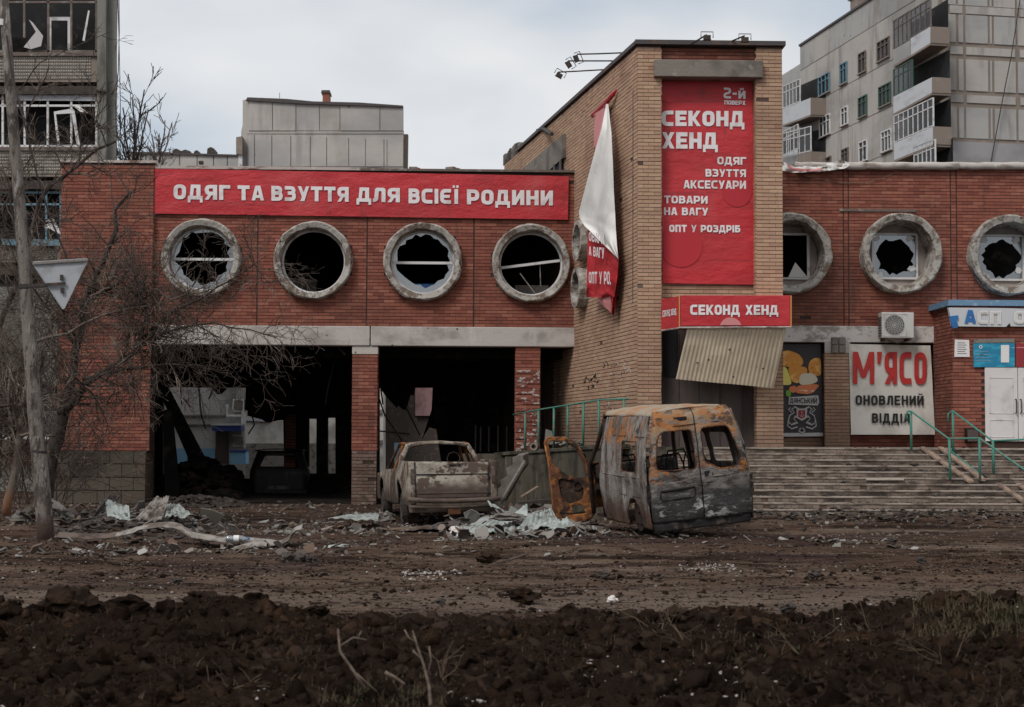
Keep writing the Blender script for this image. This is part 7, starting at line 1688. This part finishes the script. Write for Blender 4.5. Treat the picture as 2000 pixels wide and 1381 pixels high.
# scattered clods, gravel and chips built with numpy
def scatter(name, n, xr, yr, s0, s1, m, seed, flat=.6, power=1, mask=None, lift=.25, pw=3, jg=.15):
    rs = np.random.RandomState(seed); y = yr[0]+(yr[1]-yr[0])*rs.rand(n)**power; x = (rs.rand(n)*2-1)*(y*.36+.3)
    if xr: x = xr[0]+(xr[1]-xr[0])*rs.rand(n)
    if mask is not None: k = mask(x, y, rs); x, y = x[k], y[k]; n = len(x)
    z = height(x, y); s = s0+(s1-s0)*rs.rand(n)**pw
    bv, bf = lumpmesh(seed, 1, 0, .4, flat); bv = np.array([tuple(v) for v in bv]); bf = np.array(bf)
    an = rs.rand(n)*6.283; ca, sa = np.cos(an), np.sin(an); st = 1+rs.rand(n, 1)*.8
    vx = bv[None,:,0]*st; vy = bv[None,:,1]; vz = bv[None,:,2]*(1+.5*rs.rand(n,1))
    vx = vx+jg*rs.randn(n, len(bv)); vy = vy+jg*rs.randn(n, len(bv)); vz = vz+jg*.8*rs.randn(n, len(bv))
    X_ = x[:,None]+s[:,None]*(vx*ca[:,None]-vy*sa[:,None]); Y_ = y[:,None]+s[:,None]*(vx*sa[:,None]+vy*ca[:,None]); Z_ = z[:,None]+s[:,None]*(vz+lift)
    co = np.stack([X_,Y_,Z_],-1).reshape(-1,3).astype(np.float32); f = (bf[None]+np.arange(n)[:,None,None]*len(bv)).reshape(-1)
    me = bpy.data.meshes.new(name); me.vertices.add(len(co)); me.vertices.foreach_set('co', co.reshape(-1)); me.loops.add(len(f)); me.loops.foreach_set('vertex_index', f.astype(np.int32))
    nf = len(f)//3; me.polygons.add(nf); me.polygons.foreach_set('loop_start', np.arange(0, nf*3, 3)); me.polygons.foreach_set('loop_total', np.full(nf, 3)); me.update(calc_edges=True); me.materials.append(m)
    o = bpy.data.objects.new(name, me); COL.objects.link(o); o['kind'] = 'stuff'; return o
scatter('churned_clods', 12000, None, (7.5,14.6), .005, .075, M['clod'], 1, lift=-.05, flat=.8, pw=7, jg=.34)
scatter('churned_lumps', 5000, None, (7.5,14.2), .01, .045, M['clod'], 11, lift=-.1, flat=.6, pw=3, jg=.3)
scatter('fine_soil', 14000, None, (8,15.5), .003, .020, M['clod'], 2)
band = lambda x, y, rs: rs.rand(len(x)) < .15+.85*sst(.0,.16, fbm(x*.22, y*1.5, 91, 3))
scatter('road_gravel', 14000, None, (13.6,30), .004, .022, M['chip_dark'], 3, power=.8, mask=band)
scatter('road_grit', 34000, None, (13.8,27), .002, .013, M['chip_dark'], 13, power=.85, pw=2)
scatter('dark_grit', 16000, None, (13.8,26), .003, .016, M['clod'], 14, power=.85, pw=2)
scatter('gravel_by_building', 5000, None, (28,38), .012, .05, M['chip_dark'], 4)
scatter('mud_crumbs', 4500, None, (14,27), .006, .034, M['clod'], 5, mask=band)
clus = lambda x, y, rs: rs.rand(len(x)) < sst(.02,.14, fbm(x*.5, y*.9, 97, 3))
scatter('white_chips', 2600, None, (14,31), .004, .016, M['chip'], 6, mask=clus)
scatter('white_flecks_on_bank', 520, None, (8,13.6), .006, .020, M['chip'], 7, mask=clus)
for nm, n, px0, px1, Y0, Y1, s in (('foam_crumbs', 60, 1120, 1260, 9.4, 10.6, .017), ('foam_crumbs', 80, 1250, 1520, 8.9, 9.8, .016), ('foam_crumbs', 60, 1150, 1720, 9.8, 11.6, .015), ('foam_crumbs', 40, 520, 640, 9.2, 10.3, .010), ('foam_crumbs', 110, 1330, 1440, 20.5, 21.3, .018), ('foam_crumbs', 160, 780, 900, 19.3, 20.6, .022), ('foam_crumbs', 60, 860, 960, 8.8, 9.8, .012)):
    scatter(nm, n, (P(px0,1200,(Y0+Y1)/2).x, P(px1,1200,(Y0+Y1)/2).x), (Y0,Y1), .006, s, M['chip'] if 'foam' in nm else M['chip'], 20+px0)
def flakes(name, n, box, s0, s1, seed, m='litter', stack=.0, tilt=.5):
    rs = random.Random(seed); mb = MB(); x0, x1, y0, y1 = box
    for _ in range(n):
        x, y = rs.uniform(x0, x1), rs.uniform(y0, y1); s = s0+(s1-s0)*rs.random()**3; z = hz(x, y)+s*.15+stack*rs.random()**2
        rot = Matrix.Rotation(rs.uniform(0,6.28), 3, 'Z') @ Matrix.Rotation(rs.gauss(0,tilt), 3, 'X') @ Matrix.Rotation(rs.gauss(0,tilt), 3, 'Y')
        k = rs.choice((4,5,5,6)); asp = rs.uniform(.25,1); pts = [rot @ V(s*math.cos(6.283*i/k)*rs.uniform(.6,1.2), s*asp*math.sin(6.283*i/k)*rs.uniform(.6,1.2), s*rs.uniform(-.12,.12)) for i in range(k)]
        c_ = V(x, y, z); up = rot @ V(0,0,1)*(.006+.02*rs.random()); mb.prism([c_+p for p in pts], up)
    o = mb.build(name, M[m]); o['kind'] = 'stuff'; return o
flakes('litter', 260, (-6.6,-1.0,27,31), .02, .16, 1, stack=.08); flakes('litter', 380, (-.5,2.2,25.6,30), .02, .20, 2, stack=.10)
flakes('litter', 420, (-8.2,-4.6,29,31.8), .03, .26, 3, stack=.22); flakes('litter', 200, (-.4,2,30,33), .03, .25, 4, stack=.25); ribbon('bent_strip', [(110,1050),(150,1053),(200,1053),(228,1049)], .5, 25.3, M['strip_dark'], 'dark muddy strip end lying between the pole and the pale arched strip', 'metal strip')
flakes('litter', 300, (-7,4,22.5,27), .015, .09, 5, tilt=.25); flakes('litter', 260, (1.6,7,24.6,27.4), .015, .12, 6, tilt=.3)
flakes('litter', 130, (-9,0,33,37.8), .03, .15, 7, stack=.06); flakes('step_litter', 90, (6,13,29.0,29.9), .02, .12, 8)
flakes('litter', 220, (-6.5,-1.5,22.8,25.5), .015, .14, 9, stack=.04)
# loose bricks on the left parapet
for k, (px, s_) in enumerate(((807,.9),(815,.6),(880,1.0),(886,.8),(892,.6),(612,.6),(745,.5))):
    p = P(px, 336, YF+.1); q = MB().box(-.11*s_,.11*s_,-.06,.06,0,.075*s_); o = q.build('loose_brick', M['red_brick'] if k % 2 else M['lump_grey'], None, bevel=.01)
    o.location = V(p.x, YF+.1, zpar+.055); o.rotation_euler = (0, 0, k*1.3); tag(o, 'loose broken brick lying on top of the parapet above the long banner', 'brick', 'loose bricks on the parapet')
# roots, dry grass
def blades(name, n, region, L0, L1, w_, m, seed, lean=.6, mask=None):
    rs = random.Random(seed); mb = MB()
    for _ in range(n):
        y = rs.uniform(region[2], region[3]); x = rs.uniform(P(region[0],1200,y).x, P(region[1],1200,y).x)
        z = hz(x, y)-.01; L = rs.uniform(L0, L1); a = rs.uniform(0, 6.28); l_ = rs.uniform(0, lean); d = V(math.cos(a)*l_, math.sin(a)*l_, 1).normalized(); s = V(-math.sin(a), math.cos(a), 0)*w_
        p = V(x,y,z); q = p+d*L*.55; r = p+d*L+V(math.cos(a),math.sin(a),-.4)*L*.25*l_
        mb.add([p-s, p+s, q+s*.8, q-s*.8, r], [(0,1,2,3),(3,2,4)])
    o = mb.build(name, m); o['kind'] = 'stuff'; return o
blades('dry_grass', 1400, (620,880,8.5,9.6), .03, .12, .0022, M['dry_grass'], 1, 1.6)
blades('dry_grass', 2600, (1780,2050,11.6,13.4), .04, .15, .003, M['dry_grass'], 2, 1.4)
blades('dry_grass', 700, (1350,1700,11,12.5), .03, .09, .003, M['dry_grass'], 3, 2)
blades('root_fibres', 9000, (-60,2060,8.2,13.2), .02, .10, .0016, M['root'], 4, 2.5)
blades('root_tuft', 500, (85,190,12.3,12.9), .05, .16, .003, M['clod'], 5, 1.2)
for lab, pts, kids in (('dry forked stem rising from the bank at centre right of the first stem', [(842,1390,8.7),(838,1340,8.8),(828,1300,8.8),(815,1262,8.8),(806,1232,8.8)], [[(834,1322,8.8),(842,1290,8.8),(838,1262,8.8)],[(812,1255,8.8),(798,1245,8.8),(790,1230,8.8)],[(826,1290,8.8),(806,1270,8.8)]]),
                       ('thin dry stem bending left on the bank, left of the forked one', [(712,1345,8.8),(690,1310,8.8),(664,1272,8.8),(660,1228,8.8)], [[(664,1262,8.8),(690,1245,8.8),(716,1250,8.8)],[(690,1310,8.8),(735,1350,8.8)],[(700,1245,8.8),(706,1232,8.8)]]),
                       ('short dry stem lying low on the bank beside the forked one', [(752,1313,9.2),(770,1322,9.2),(790,1336,9.1)], [])):
    e_ = empty('dry_stem', P(*pts[0]), lab, 'stem'); MB().tube([P(*p) for p in pts], [.011,.009,.007,.006,.004][:len(pts)], 6).build('stem', M['stem'], e_, smooth=True)
    for k_ in kids: MB().tube([P(*p) for p in k_], .0045, 5).build('twig', M['stem'], e_, smooth=True)
for k, (px, py, Y_) in enumerate(((1290,1215,12.2),(1350,1240,11.6),(1660,1225,12),(1720,1240,11.7),(1560,1270,11),(860,1310,9.8),(450,1330,9.5),(1860,1300,10.4))):
    tw = MB(); p = P(px, py, Y_); p.z = hz(p.x, p.y); 
    for _ in range(4): grow(tw, p, V(TR.gauss(0,1), TR.gauss(0,.6), .5), TR.uniform(.12,.3), .005, 1, .6, rmin=.002)
    o = tw.build('root', M['root']); tag(o, 'thin broken root sticking out of the churned soil', 'root', 'broken roots in the churned bank')
